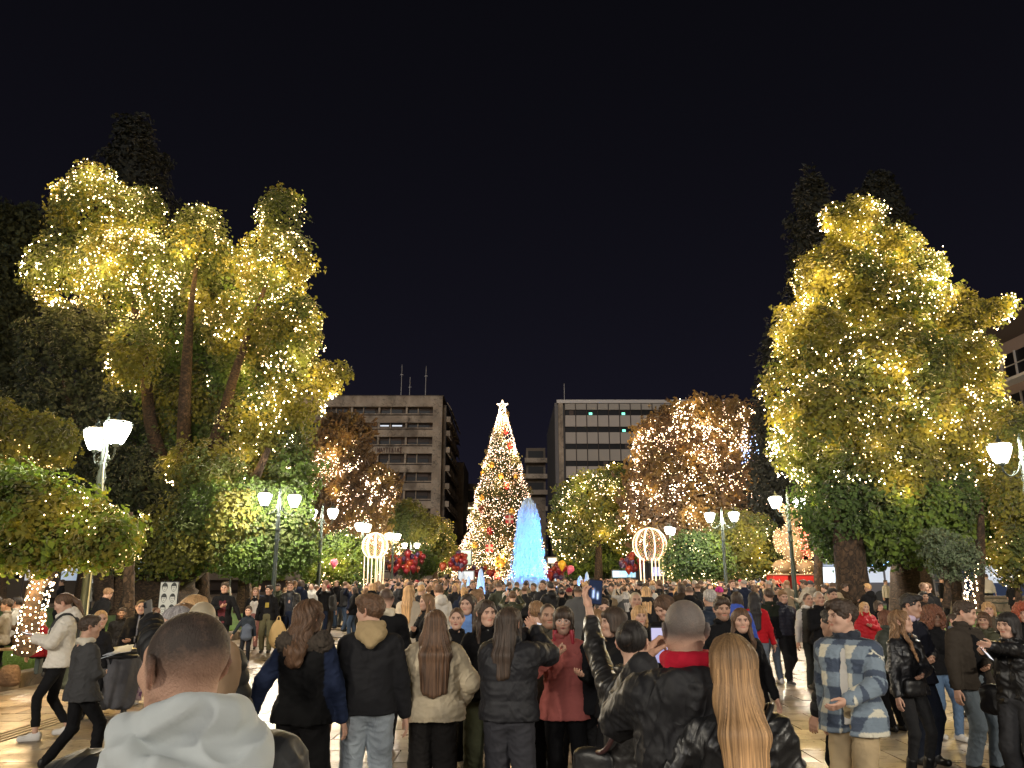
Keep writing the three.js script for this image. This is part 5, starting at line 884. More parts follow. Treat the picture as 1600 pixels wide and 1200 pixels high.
function ik(a, b, l1, l2, pole) {
  const d = b.clone().sub(a), L = Math.min(d.length(), (l1 + l2) * 0.998); d.normalize();
  const x = (l1 * l1 - l2 * l2 + L * L) / (2 * L), h = Math.sqrt(Math.max(0, l1 * l1 - x * x)), n = pole.clone().addScaledVector(d, -pole.dot(d)).normalize();
  return [a.clone().addScaledVector(d, x).addScaledVector(n, h), a.clone().addScaledVector(d, L)];
}
const folds = (amp, off, fy = 1) => (q) => { const w = 1.4 * noise(q.x * 6 + off, q.y * 5, q.z * 6), w2 = noise(q.x * 4 + off, q.y * 3, q.z * 4 + 9); return Math.max(-0.007, amp * 0.9 * (noise(q.x * 7 + off, q.y * 6 * fy, q.z * 7) - 0.5) + amp * 1.1 * w2 * (Math.pow(1 - Math.abs(2 * noise(q.x * 9 + w * 2 + off * 2, q.y * 20 * fy + q.x * 8, q.z * 9) - 1), 3) - 0.3) + amp * 0.6 * (Math.pow(1 - Math.abs(2 * noise(q.x * 20 + w * 3, q.y * 26 * fy - q.z * 12, q.z * 20 + off) - 1), 2) - 0.4)); };
const ARM = {
  down: (s) => [[s * 0.3, 0.8, 0.03], [s * 0.5, 0, -1]], relaxed: (s) => [[s * 0.29, 0.83, 0.1], [s * 0.6, 0, -1]], swingF: (s) => [[s * 0.25, 0.87, 0.24], [s * 0.4, 0, -1]], swingB: (s) => [[s * 0.29, 0.84, -0.16], [s * 0.4, 0, -1]],
  pocket: (s) => [[s * 0.22, 0.95, 0.13], [s * 1, 0, -0.6]], phone: (s) => [[s * 0.06, 1.2, 0.3], [s * 0.8, -0.7, -0.3]], chest: (s) => [[s * 0.02, 1.2, 0.2], [s * 0.9, -0.6, -0.2]], raise: (s) => [[s * 0.18, 1.86, 0.24], [s * 0.9, -0.2, 0.1]], high: (s) => [[s * 0.16, 1.62, 0.38], [s * 0.7, -0.8, 0]], face: (s) => [[s * 0.1, 1.52, 0.3], [s * 0.8, -0.8, -0.1]], belly: (s) => [[-s * 0.04, 1.08, 0.22], [s * 0.9, -0.3, -0.4]], hip: (s) => [[s * 0.22, 1.02, 0.1], [s * 1, 0, -0.8]], out: (s) => [[s * 0.44, 0.9, 0.1], [s * 0.3, 0, -1]],
};
function makePerson(o) {
  const lod = o.lod ?? 0, sex = o.sex ?? 'm', f = sex === 'm' ? 0 : 1, bulk = o.bulk ?? 1, hs = o.headScale ?? (o.child ? 1.28 : f ? 1.0 : 1.02), cs = [0.012, 0.021, 0.034][lod], off = rnd() * 60;
  const g = new THREE.Group(); g.name = numbered('person'); scene.add(g);
  // skeleton, 1.75 tall
  const foot = o.feet ?? [[0.1, 0.02], [-0.1, -0.02]], sitting = o.sit;
  let drop = 0; for (const [, z] of foot) drop = Math.max(drop, 0.91 - 0.085 - Math.sqrt(Math.max(0.1, 0.828 ** 2 - (z - (o.hipZ ?? 0)) ** 2)));
  const hipY = sitting ? 0.52 : 0.905 - Math.max(0, drop - 0.005), hip = V(0, hipY, 0), up = new THREE.Matrix4().makeTranslation(0, hipY, 0).multiply(new THREE.Matrix4().makeRotationFromEuler(new THREE.Euler(o.lean ?? 0, o.twist ?? 0, o.side ?? 0, 'YXZ'))).multiply(new THREE.Matrix4().makeTranslation(0, -0.905, 0));
  const T = (x, y, z) => V(x, y, z).applyMatrix4(up), TA = (p) => T(...p).toArray();
  const sw = (f ? 0.158 : 0.182) * (0.85 + 0.15 * bulk) * (o.child ? 0.86 : 1);
  const legs = [1, -1].map((s, i) => { const h = V(s * 0.092, hipY - 0.01, 0), [x, z, lift = 0] = foot[i], an = V(x, 0.085 + lift, z), [kn, end] = ik(h, an, 0.425, 0.415, V(s * 0.12, 0, 1)); return { s, h, kn, an: end, toe: o.toe?.[i] ?? 0, lift }; });
  const arms = [['L', 1], ['R', -1]].map(([k, s]) => { const spec = o['arm' + k] ?? 'down', [w, pole] = typeof spec === 'string' ? ARM[spec](s) : spec, sh = T(s * sw * 0.985, 1.388, -0.012), wr = T(...w), po = V(...pole).transformDirection(up); const [el, end] = ik(sh, wr, 0.285, 0.25, po); return { s, sh, el, wr: end, hand: o['hand' + k] ?? 'relaxed', thumb: o['thumb' + k] }; });
  // ---- skin: torso, limbs, head and hands as one mesh
  const body = [cap(TA([0, 0.95, 0]), TA([0, 1.2, 0]), 0.082, 0.084, 0.05, { fx: 1.4 }), cap(TA([0, 1.2, 0]), TA([0, 1.36, -0.01]), 0.084, 0.078, 0.05, { fx: 1.5 }), cap(TA([-sw + 0.05, 1.39, -0.012]), TA([sw - 0.05, 1.39, -0.012]), 0.042, 0.042, 0.04), cap(TA([0, 1.42, -0.02]), TA([0, 1.5, -0.015]), 0.055, 0.05, 0.03)];
  for (const l of legs) { body.push(cap(l.h.toArray(), l.kn.toArray(), 0.07, 0.05, 0.03), cap(l.kn.toArray(), l.an.toArray(), 0.05, 0.034, 0.02)); const fd = V(l.toe, 0, 1).normalize(); body.push(cap(l.an.clone().add(V(0, -0.04, 0)).toArray(), l.an.clone().addScaledVector(fd, 0.12).add(V(0, -0.055, 0)).toArray(), 0.03, 0.022, 0.02)); }
  for (const a of arms) body.push(cap(a.sh.toArray(), a.el.toArray(), 0.046, 0.037, 0.02), cap(a.el.toArray(), a.wr.toArray(), 0.037, 0.026, 0.02));
  const face = { ...(o.face ?? {}) }; if (o.hair === 'crop' || o.hair === 'thin') { face.stubble ??= (q) => (o.hair === 'thin' ? 0.5 : 0.9) * sstep(-0.05, 0.02, q.y) * sstep(0.062, 0.04, q.z - (q.y - 0.05) * 0.35); face.stubbleColor ??= HC[o.hairColor ?? 'dark'].map((v, i) => clamp(v * 1.2 / SK[o.skin ?? 'mid'][i], 0.05, 1.1)); }
  const geos = [skinOf(sdf(body, lod ? 0.036 : 0.022), null, () => [1, 1, 1])];
  const hm = up.clone().multiply(new THREE.Matrix4().makeTranslation(0, 1.622, 0.012 + (o.headZ ?? 0))).multiply(new THREE.Matrix4().makeTranslation(0, -0.1, -0.02)).multiply(new THREE.Matrix4().makeRotationFromEuler(new THREE.Euler(o.pitch ?? 0, o.yaw ?? 0, o.roll ?? 0, 'YXZ'))).multiply(new THREE.Matrix4().makeTranslation(0, 0.1 * hs + (hs - 1) * 0.05, 0.02)).multiply(new THREE.Matrix4().makeScale(hs, hs, hs));
  const head = skinOf(headMesh(sex, o.headCell ?? [0.0046, 0.0075, 0.014][lod]), null, faceTint(face)); head.applyMatrix4(hm); geos.push(head); head.computeBoundingBox(); let top = head.boundingBox.max.y;
  const handAt = [];
  for (const a of arms) {
    const Y = a.wr.clone().sub(a.el).normalize(), th = a.thumb ? V(...a.thumb).transformDirection(up) : V(0, 0.35, 1).transformDirection(up), X = th.addScaledVector(Y, -th.dot(Y)).normalize(), Z = X.clone().cross(Y);
    const hg = skinOf(handMesh(a.hand, lod ? 0.009 : 0.0042), null, () => [1.02, 0.96, 0.93]);
    if (a.s > 0) { const p = hg.attributes.position; for (let i = 0; i < p.count; i++) p.setZ(i, -p.getZ(i)); const ix = hg.index.array; for (let i = 0; i < ix.length; i += 3) { const t = ix[i]; ix[i] = ix[i + 1]; ix[i + 1] = t; } hg.computeVertexNormals(); }
    const m = new THREE.Matrix4().makeBasis(X, Y, Z); m.setPosition(a.wr.clone().addScaledVector(Y, 0.016)); const hsz = f ? 0.92 : 1.02; m.scale(V(hsz, hsz, hsz)); hg.applyMatrix4(m); geos.push(hg); a.Y = Y; a.X = X; a.Z = Z; a.palm = a.wr.clone().addScaledVector(Y, 0.1).addScaledVector(Z, a.s > 0 ? -0.03 : 0.03);
  }
  part(g, 'body', mergeGeometries(geos), o.cropped ? std(SK[o.skin ?? 'mid'], 0.72, { vertexColors: true, bumpMap: again(grain, 4, 4), bumpScale: 0.0022 }) : skinMat(SK[o.skin ?? 'mid']));
  // ---- hair
  const hg = o.hair && hairGeo(o.hair, o.hairCell ?? [0.0058, 0.0095, 0.017][lod], o.hairOpt, o.curly);
  if (hg) { hg.applyMatrix4(hm); hg.computeBoundingBox(); top = Math.max(top, hg.boundingBox.max.y); part(g, o.hair === 'beanie' ? 'woolly_hat' : 'hair', hg, o.hair === 'beanie' ? cloth('fleece', o.hatColor ?? [0.5, 0.05, 0.3]) : hairMat(HC[o.hairColor ?? 'dark'])); }
  // ---- top
  const J = o.top ?? {}, fit = (J.fit ?? 0.012) + (bulk - 1) * 0.06, hem = J.hem ?? 0.86, kind = J.kind ?? 'cloth';
  const torso = (e, h) => { const p = []; for (const s of [-1, 1]) p.push(cap(TA([s * 0.075 * bulk, h - 0.02, 0.0]), TA([s * 0.062, 1.12, 0.005]), 0.1 + e + (f ? 0.014 : 0.008) + (J.flare ?? 0), 0.096 + e, 0.05), cap(TA([s * 0.062, 1.12, 0.005]), TA([s * 0.088, 1.31, 0.0]), 0.096 + e, 0.102 + e, 0.05)); for (const s of [-1, 1]) p.push(cap(TA([s * (sw - 0.055), 1.385, -0.014]), TA([0, 1.43, -0.02]), 0.056 + e * 0.7, 0.056, 0.05)); p.push( cap(TA([0, 1.4, -0.02]), TA([0, 1.47, -0.02]), 0.07 + e * 0.4, 0.066, 0.04)); if (f) for (const s of [-1, 1]) p.push(lump(TA([s * 0.07, 1.27, 0.085 + e]), [0.062, 0.06, 0.05], 0.04)); return p; };
  const upv = V(0, 1, 0).transformDirection(up), hemCut = (y) => { const q = T(0, y, 0); return { op: 'cut', n: upv.clone().negate(), d: -upv.dot(q) }; };
  const tp = torso(fit, hem), puff = J.puff ?? 0;
  if (hem < 0.87) for (const l of legs) tp.push(cap(l.h.toArray(), l.h.clone().lerp(l.kn, clamp((0.95 - hem) / 0.42, 0.3, 1.3)).toArray(), 0.108 + fit + (o.legs?.fit ?? 0.01) * 0.6, 0.112 + fit + (o.legs?.fit ?? 0.01) * 0.6, 0.06));
  if (J.hood === 'low') tp.push(lump(TA([0, 1.4, -0.125]), [0.15, 0.1, 0.06], 0.03), cap(TA([-0.13, 1.445, -0.06]), TA([0.13, 1.445, -0.06]), 0.04, undefined, 0.04)); else if (J.hood) tp.push(lump(TA([0, 1.455, -0.105]), [0.12, 0.085, 0.062], 0.03), cap(TA([-0.085, 1.5, -0.04]), TA([-0.055, 1.45, 0.07]), 0.03, 0.026, 0.03), cap(TA([0.085, 1.5, -0.04]), TA([0.055, 1.45, 0.07]), 0.03, 0.026, 0.03), lump(TA([0, 1.53, -0.085]), [0.1, 0.03, 0.035], 0.03));
  const col = J.collar ?? 0.5; if (col && !J.hood) for (let i = 0; i < 9; i++) { const a = -2.2 + i * 0.55 + Math.PI, b = a + 0.55; tp.push(cap(TA([Math.sin(a) * 0.075, 1.475 + col * 0.03, -0.018 + Math.cos(a) * 0.075]), TA([Math.sin(b) * 0.075, 1.475 + col * 0.03, -0.018 + Math.cos(b) * 0.075]), 0.015 + col * 0.014, undefined, 0.015)); }
  tp.push(hemCut(hem));
  if (J.open) { const w = J.open, a = TA([0, 1.62, 0.19]), b = TA([0, hem - 0.1, 0.2]); tp.push({ ...cap(a, b, 0.12, 0.12, 0.012), op: 's', fx: w * 8 }); }
  const cuff = J.cuff ?? 0.97, slv = J.sleeve ?? 1;
  if (slv === 'cap') for (const a of arms) tp.push(cap(a.sh.toArray(), a.sh.clone().lerp(a.el, 0.22).toArray(), 0.088, 0.086, 0.03)); else if (slv) for (const a of arms) { const e = fit * 0.75 + (J.sleeveFit ?? 0), wEnd = a.el.clone().lerp(a.wr, cuff); tp.push(cap(a.sh.clone().lerp(a.el, 0.04).toArray(), a.el.toArray(), 0.053 + e, 0.047 + e, 0.035)); tp.push(cap(a.el.toArray(), wEnd.toArray(), 0.047 + e, 0.034 + e * 0.8, 0.022)); }
  const axisT = (q) => { let best = 1e9, r = 0; for (const a of arms) { for (const [s, e, base] of [[a.sh, a.el, 0], [a.el, a.wr, 0.285]]) { const d = e.clone().sub(s), t = clamp(q.clone().sub(s).dot(d) / d.lengthSq(), 0, 1), k = q.distanceTo(s.clone().addScaledVector(d, t)); if (k < best) { best = k; r = base + t * d.length(); } } } return [best, r]; };
  const fold = folds((J.fold ?? 0.011) * (lod > 1 ? 0.6 : 1), off), pf = J.pitchPuff ?? 0.085;
  const armDist = puff ? (q) => { const [d, r] = axisT(q); return d < 0.1 + fit && Math.abs(q.x) > 0.1 ? r : -1; } : null;
  const jg = skinOf(sdf(tp, o.cell ?? cs), (q) => { let m = fold(q); if (puff) { const r = armDist(q), y = r >= 0 ? r + 0.02 : q.y; m = m * 0.7 + puff * (Math.sqrt(Math.abs(Math.sin(Math.PI * y / pf + off))) - 0.6); } return m; }, J.tint ? (q, n) => J.tint(q, n, axisT, up) : () => [1, 1, 1]);
  const jk = part(g, J.name ?? 'jacket', jg, cloth(kind, J.color ?? [0.02, 0.02, 0.022]));
  if (J.open && o.shirt) { const sh = torso(fit - 0.016, Math.max(hem, 0.84)); sh.push(hemCut(Math.max(hem, 0.84))); part(g, 'shirt', skinOf(sdf(sh, cs * 1.3), folds(0.006, off + 9), () => [1, 1, 1]), cloth('cloth', o.shirt)); }
  if (o.inner) part(g, 'hood', skinOf(sdf([lump(TA([0, 1.47, -0.1]), [0.125, 0.07, 0.065], 0.03), cap(TA([-0.08, 1.52, -0.03]), TA([-0.05, 1.45, 0.085]), 0.034, 0.028, 0.03), cap(TA([0.08, 1.52, -0.03]), TA([0.05, 1.45, 0.085]), 0.034, 0.028, 0.03), lump(TA([0, 1.535, -0.075]), [0.095, 0.03, 0.035], 0.03), cap(TA([-0.06, 1.45, -0.14]), TA([0, 1.395, -0.17]), 0.035, 0.03, 0.04), cap(TA([0.06, 1.45, -0.14]), TA([0, 1.395, -0.17]), 0.035, 0.03, 0.04)], cs * 0.8), folds(0.01, off + 3, 0.7), () => [1, 1, 1]), cloth('fleece', o.inner));
  if (o.collar) { const q = []; for (let i = 0; i < 9; i++) { const a = -2.2 + i * 0.55 + Math.PI, b = a + 0.55; const cy = o.collarY ?? 1.49; q.push(cap(TA([Math.sin(a) * 0.082, cy, -0.02 + Math.cos(a) * 0.082]), TA([Math.sin(b) * 0.082, cy, -0.02 + Math.cos(b) * 0.082]), 0.03, undefined, 0.02)); } q.push(cap(TA([-0.09, 1.455, -0.06]), TA([0.09, 1.455, -0.06]), 0.034, undefined, 0.03)); part(g, 'collar', skinOf(sdf(q, cs * 0.8), folds(0.006, off), () => [1, 1, 1]), cloth(o.collarKind ?? 'fleece', o.collar)); }
  // ---- trousers and shoes
  const B = o.legs ?? {}, bf = B.fit ?? 0.012, wide = B.wide ?? 0, low = B.low ?? 0.07, bp = [];
  bp.push(cap([-0.06, hipY + 0.03, 0], [0.06, hipY + 0.03, 0], 0.098 + bf + (f ? 0.01 : 0), undefined, 0.05), cap(TA([-0.05, 0.98, 0]), TA([0.05, 0.98, 0]), 0.074 + bf * 0.5, undefined, 0.05));
  for (const l of legs) { bp.push(cap(l.h.toArray(), l.kn.toArray(), 0.084 + bf + (f ? 0.006 : 0), 0.058 + bf + wide * 0.4, 0.03), cap(l.kn.toArray(), l.an.clone().add(V(0, -0.01, 0)).toArray(), 0.058 + bf + wide * 0.4, 0.044 + bf * 0.8 + wide, 0.02)); }
  if (!sitting) bp.push(cut([0, -1, 0], -low));
  part(g, 'trousers', skinOf(sdf(bp, cs * 1.05), folds((B.fold ?? 0.009) * (lod > 1 ? 0.6 : 1), off + 20), B.tint ?? (() => [1, 1, 1])), cloth(B.kind ?? 'cloth', B.color ?? [0.015, 0.015, 0.018]));
  const S = o.shoes ?? {}, sc = lod > 1 ? 0.03 : lod ? 0.017 : 0.0105;
  for (const l of legs) {
    const fd = V(l.toe, l.lift > 0.02 ? -0.5 : 0, 1).normalize(), hl = l.an.clone().add(V(0, -0.045, 0)).addScaledVector(fd, -0.035), to = hl.clone().addScaledVector(fd, 0.185), sp = [cap(hl.toArray(), to.toArray(), 0.043, 0.037, 0.02), cap(hl.clone().add(V(0, 0.03, 0)).toArray(), hl.clone().addScaledVector(fd, 0.09).add(V(0, 0.03, 0)).toArray(), 0.042, 0.03, 0.02)];
    if (S.boot) sp.push(cap(l.an.toArray(), l.an.clone().lerp(l.kn, S.boot).toArray(), 0.052, 0.056, 0.02));
    if (l.lift < 0.02) sp.push(cut([0, -1, 0], -0.004));
    const base = l.an.y - 0.085; part(g, 'shoe', skinOf(sdf(sp, sc), null, (q) => q.y < base + 0.026 && l.lift < 0.02 ? S.sole ?? [1, 1, 1] : [1, 1, 1]), cloth(S.kind ?? 'leather', S.color ?? [0.02, 0.02, 0.02]));
  }
  const info = { g, up, arms, T, hm, top };
  return info;
}
// puts a person where the photograph shows the top of the head, at a distance, facing a direction
function stand(info, px, py, D, turn, label, o = {}) {
  const p = at(px, py, D), s = (p.y - (o.y ?? 0)) / info.top, g = info.g; g.scale.setScalar(s); g.rotation.y = turn;
  const hx = V(0, 0, 0).applyMatrix4(info.hm); hx.y = 0; hx.multiplyScalar(s).applyAxisAngle(V(0, 1, 0), turn);
  g.position.set(p.x - hx.x, o.y ?? 0, -D - hx.z);
  tag(g, label, 'person', o.group); g.updateMatrixWorld(true); info.s = s;
  return info;
}
const inWorld = (info, v) => v.clone().applyMatrix4(info.g.matrixWorld);
// ---------------------------------------------------------------- the people that can be told apart
const pi = Math.PI;
function P(o) {
  const [px, py, D, turn] = o.at, p = at(px, py, D), s = p.y / 1.755, spec = { ...o };
  for (const k of ['L', 'R']) if (o['px' + k]) {                // a hand given where the photograph shows it
    const [hx, hy, dz = 0.3, pole] = o['px' + k], w = at(hx, hy, D - dz * (Math.cos(turn) > 0 ? 1 : -1)).sub(V(p.x, 0, -D)).applyAxisAngle(V(0, 1, 0), -turn).multiplyScalar(1 / s);
    spec['arm' + k] = [w.toArray(), pole ?? [k === 'L' ? 0.8 : -0.8, -0.7, -0.2]];
  }
  return stand(makePerson(spec), px, py, D, turn, o.label, o);
}
const bk = [0.0075, 0.0075, 0.0085], bk2 = [0.013, 0.013, 0.015], navy = [0.011, 0.016, 0.034], denim = [0.2, 0.27, 0.36], denimDark = [0.05, 0.075, 0.12];
const coat = (color = bk, m = {}) => ({ kind: 'cloth', color, hem: 0.84, fit: 0.016, collar: 0.6, ...m });
const puffer = (color = bk, m = {}) => ({ kind: 'nylon', color, hem: 0.84, fit: 0.034, puff: 0.016, collar: 0.9, ...m });
const leather = (color = bk, m = {}) => ({ kind: 'leather', color, hem: 0.86, fit: 0.016, collar: 0.5, fold: 0.013, ...m });
const strand = (L, o) => [L, o ?? {}];
const gadget = std([0.02, 0.02, 0.024], 0.3, { metalness: 0.3 });
const shotTex = texture(64, 128, (u, v) => { const a = Math.exp(-(((u - 0.35) / 0.12) ** 2)) * sstep(0.15, 0.3, v) * sstep(0.75, 0.5, v), b = Math.exp(-(((u - 0.68) / 0.1) ** 2)) * sstep(0.12, 0.25, v) * sstep(0.62, 0.4, v), c = a + b, n = 0.7 + 0.5 * pfbm(u, v, 8, 2); return [0.1 + 0.75 * c * n, 0.14 + 0.8 * c * n, 0.22 + 0.85 * c]; });
function phone(info, side, label, screen, roll = 0) {
  const a = info.arms.find((q) => (q.s > 0 ? 'L' : 'R') === side), o = thing('smartphone', label, 'phone'), m = new THREE.Matrix4().makeBasis(a.X, a.Y, a.Z); m.setPosition(a.palm); m.premultiply(info.g.matrixWorld);
  const q = new THREE.Quaternion(), s = V(0, 0, 0), p = V(0, 0, 0); m.decompose(p, q, s); o.position.copy(p); o.quaternion.copy(q).multiply(new THREE.Quaternion().setFromAxisAngle(V(0, 0, 1), roll));
  part(o, 'case', bevel(0.078, 0.158, 0.01, 0, 0.03, 0, 0.008, 3), gadget);
  const f = a.s > 0 ? -1 : 1;
  part(o, 'screen_light', box(0.07, 0.148, 0.002, 0, 0.03, f * 0.0058), screen); part(o, 'camera_lens', merge([box(0.026, 0.032, 0.004, 0.02, 0.085, -f * 0.006)]), gadget);
  return o;
}
const scrBlue = glow([0.04, 0.11, 1], 0.3), scrDim = glow([0.8, 0.85, 1], 0.5), scrShot = new THREE.MeshStandardMaterial({ color: 0x111111, emissive: 0xffffff, emissiveMap: shotTex, emissiveIntensity: 1.1, roughness: 0.2 });
scrShot.name = 'screen_picture';
function strapBag(info, label, side, color, size, hang, kind = 'leather', chain) {
  const o = thing('shoulder_bag', label, 'bag'), T = (x, y, z) => info.T(x, y, z).applyMatrix4(info.g.matrixWorld), m = cloth(kind, color);
  const [w, h, d] = size, c = T(...hang), gm = skinOf(sdf([{ c: V(0, 0, 0), r: V(w * 0.55, h * 0.56, d * 0.6), k: 0.02 }, cap([-w * 0.38, -h * 0.3, 0], [w * 0.38, -h * 0.3, 0], d * 0.5, undefined, 0.04), cap([-w * 0.36, h * 0.25, 0], [w * 0.36, h * 0.25, 0], d * 0.42, undefined, 0.04)], 0.014), folds(0.005, rnd() * 9), () => [1, 1, 1]);
  part(o, 'pouch', gm, m).position.copy(c); o.children[0].rotation.y = info.g.rotation.y;
  const pts = [T(side * -0.13, 1.45, 0.05), T(side * -0.14, 1.475, -0.03), T(side * -0.02, 1.33, -0.165), T(side * 0.12, 1.1, -0.17), c.clone().add(V(0, h * 0.4, 0))];
  part(o, 'strap', tube(pts, 0.013, 30, 6), chain ?? m);
  return o;
}
const SHORT = { color: [0.02, 0.02, 0.02] }, WHITE = { kind: 'cloth', color: [0.62, 0.6, 0.57], sole: [1.2, 1.2, 1.2] };

{ // the man nearest the camera, seen from behind
  const fade = (q) => { const a = Math.atan2(q.x, q.z); return clamp(1.02 * Math.pow(sstep(-0.075, 0.065, q.y - 0.01 * Math.cos(a * 2)), 1.1) * sstep(0.066, 0.048, q.z - (q.y - 0.05) * 0.4), 0, 0.98); };
  const i = P({ at: [297, 955, 1.86, pi + 0.52], label: 'man nearest the camera with a short fade haircut and pale grey hood', yaw: 0.4, sex: 'm', skin: 'mid', hair: 'crop', hairColor: 'dark', hairCell: 0.0032, headCell: 0.0032, headScale: 1.0, cell: 0.01, face: { stubble: fade, stubbleColor: [0.03, 0.032, 0.036] }, cropped: 1, bulk: 1.12, top: { kind: 'nylon', color: [0.02, 0.021, 0.024], hem: 0.8, fit: 0.024, collar: 0, sleeve: 'cap', name: 'vest', fold: 0.012 }, legs: { color: bk } });
  const T = (p) => i.T(...p).toArray(), hp = [];
  // sleeves of the pale hoodie under the dark vest
  const sl = []; for (const a of i.arms) sl.push(cap(a.sh.clone().lerp(a.el, 0.25).toArray(), a.el.toArray(), 0.072, 0.062, 0.03), cap(a.el.toArray(), a.wr.toArray(), 0.06, 0.045, 0.02));
  const pale = phys([0.4, 0.435, 0.45], 0.92, { sheen: 0.3, sheenColor: lin(0.4, 0.43, 0.45), bumpMap: grain, bumpScale: 0.001, vertexColors: true });
  part(i.g, 'sleeves', skinOf(sdf(sl, 0.012), folds(0.014, 3), () => [1, 1, 1]), pale);
  for (let k = 0; k < 14; k++) { const a = -2.75 + k * 0.42 + pi, b = a + 0.42, y = (q) => 1.512 - 0.05 * Math.cos(q) + 0.008 * Math.sin(q * 5), r = (q) => 0.098 - 0.012 * Math.cos(q); hp.push(cap(T([Math.sin(a) * r(a), y(a), -0.03 + Math.cos(a) * r(a)]), T([Math.sin(b) * r(b), y(b), -0.03 + Math.cos(b) * r(b)]), 0.034, undefined, 0.02)); }
  hp.push(lump(T([0, 1.42, -0.105]), [0.145, 0.095, 0.095], 0.04), lump(T([-0.1, 1.405, -0.045]), [0.06, 0.07, 0.07], 0.04), lump(T([0.1, 1.41, -0.045]), [0.06, 0.07, 0.07], 0.04), { ...lump(T([0.0, 1.545, -0.185]), [0.08, 0.06, 0.04], 0.03), op: 's' }, { ...lump(T([0, 1.64, -0.02]), [0.07, 0.17, 0.075], 0.02), op: 's' });
  const lip = [[-0.115, 1.49, 0.02], [-0.135, 1.475, -0.06], [-0.11, 1.445, -0.15], [-0.03, 1.408, -0.205], [0.05, 1.435, -0.2], [0.115, 1.49, -0.14], [0.125, 1.535, -0.06], [0.1, 1.52, 0.02]];
  for (let k = 0; k < 7; k++) hp.push(cap(T(lip[k]), T(lip[k + 1]), 0.027 + 0.004 * Math.sin(k * 2), 0.027 + 0.004 * Math.sin(k * 2 + 2), 0.024));
  for (const [a, b, r] of [[[-0.1, 1.46, -0.09], [0.1, 1.46, -0.09], 0.07], [[-0.13, 1.44, -0.1], [-0.02, 1.36, -0.2], 0.022], [[0.13, 1.45, -0.11], [0.03, 1.37, -0.2], 0.024], [[0.07, 1.49, -0.185], [-0.01, 1.45, -0.165], 0.014]]) hp.push(cap(T(a), T(b), r, r * 0.8, 0.022));
  part(i.g, 'hood', skinOf(sdf(hp, 0.0065), (q) => 0.012 * (fbm(q.x * 9 + 3, q.y * 7, q.z * 9, 2) - 0.5) + 0.014 * Math.pow(1 - Math.abs(2 * noise(q.x * 8 + q.y * 9, q.y * 7 - q.x * 6, q.z * 7) - 1), 4), () => [1, 1, 1]), pale).position.y = -0.022;
}
{ // older man filming, red collar
  const fade = (q) => 0.95 * sstep(-0.06, 0.0, q.y) * sstep(0.07, 0.03, q.z);
  const i = P({ at: [1067, 937, 3.38, pi + 0.06], label: 'older man with cropped grey hair and red collar filming with his phone', sex: 'm', skin: 'mid', hair: 'crop', hairColor: 'grey', hairCell: 0.0036, headCell: 0.0036, face: { stubble: fade, stubbleColor: [0.3, 0.44, 0.58] }, cropped: 1, bulk: 1.2, cell: 0.0105, pxL: [1006, 1044, 0.3, [0.6, -1, 0]], handL: 'hold', thumbL: [-0.4, 1, -0.2], armR: 'chest', top: coat([0.014, 0.014, 0.016], { kind: 'nylon', hood: 'low', fit: 0.028, hem: 0.76, fold: 0.018 }), collar: [0.4, 0.012, 0.03], collarY: 1.515, collarKind: 'cloth', legs: { color: bk } });
  const o = thing('smartphone', 'large phone with a bright blue screen held by the older man', 'phone', at(1030, 1008, 3.8).toArray(), 0.1);
  part(o, 'case', bevel(0.085, 0.17, 0.012, 0, 0, 0, 0.008, 3), gadget); part(o, 'screen_light', box(0.077, 0.158, 0.002, 0, 0, 0.0072), scrBlue); o.scale.setScalar(0.98);
}
{ const i = P({ at: [1140, 988, 3.25, pi - 0.1], label: 'woman with long straight blonde hair and black leather jacket, back turned', sex: 'f', skin: 'fair', hair: 'long', hairOpt: strand(0.46, { w: 0.95, tips: 0.7, back: -0.18, root: 1 }), hairColor: 'honey', hairCell: 0.0046, cell: 0.0105, top: leather(bk, { hem: 0.8 }), legs: { color: bk }, armR: 'relaxed', armL: 'pocket' });
  strapBag(i, 'black bag on the blonde woman in leather, below her elbow', 1, bk, [0.24, 0.17, 0.08], [0.24, 0.95, -0.05]); }
{ const i = P({ at: [988, 968, 4.3, pi - 0.5], label: 'woman with black hair in a bun raising her phone, leather jacket', sex: 'f', skin: 'fair', hair: 'bun', hairColor: 'black', hairCell: 0.0046, cell: 0.0105, lean: -0.05, yaw: 0.0, pxL: [921, 950, 0.42, [0.9, -0.8, 0.1]], handL: 'hold', thumbL: [0.2, 0, -1], armR: 'chest', top: leather([0.016, 0.015, 0.015], { hem: 0.9, cuff: 0.62, fold: 0.011 }), legs: { kind: 'leather', color: [0.02, 0.019, 0.019], fold: 0.014 } });
  const c = at(930, 925, 4.74), o = thing('smartphone', 'phone raised above the crowd showing the blue fountain', 'phone', c.toArray(), 0.12); o.rotation.z = -0.09;
  part(o, 'case', bevel(0.085, 0.145, 0.01, 0, 0, 0, 0.006, 3), gadget); part(o, 'screen_picture_light', new THREE.PlaneGeometry(0.077, 0.135).translate(0, 0, 0.0062), scrShot);
  strapBag(i, 'black leather handbag on the hip of the woman with a bun', 1, bk, [0.2, 0.14, 0.07], [0.22, 1.0, -0.1], 'leather', cloth('leather', [0.05, 0.02, 0.02])); }
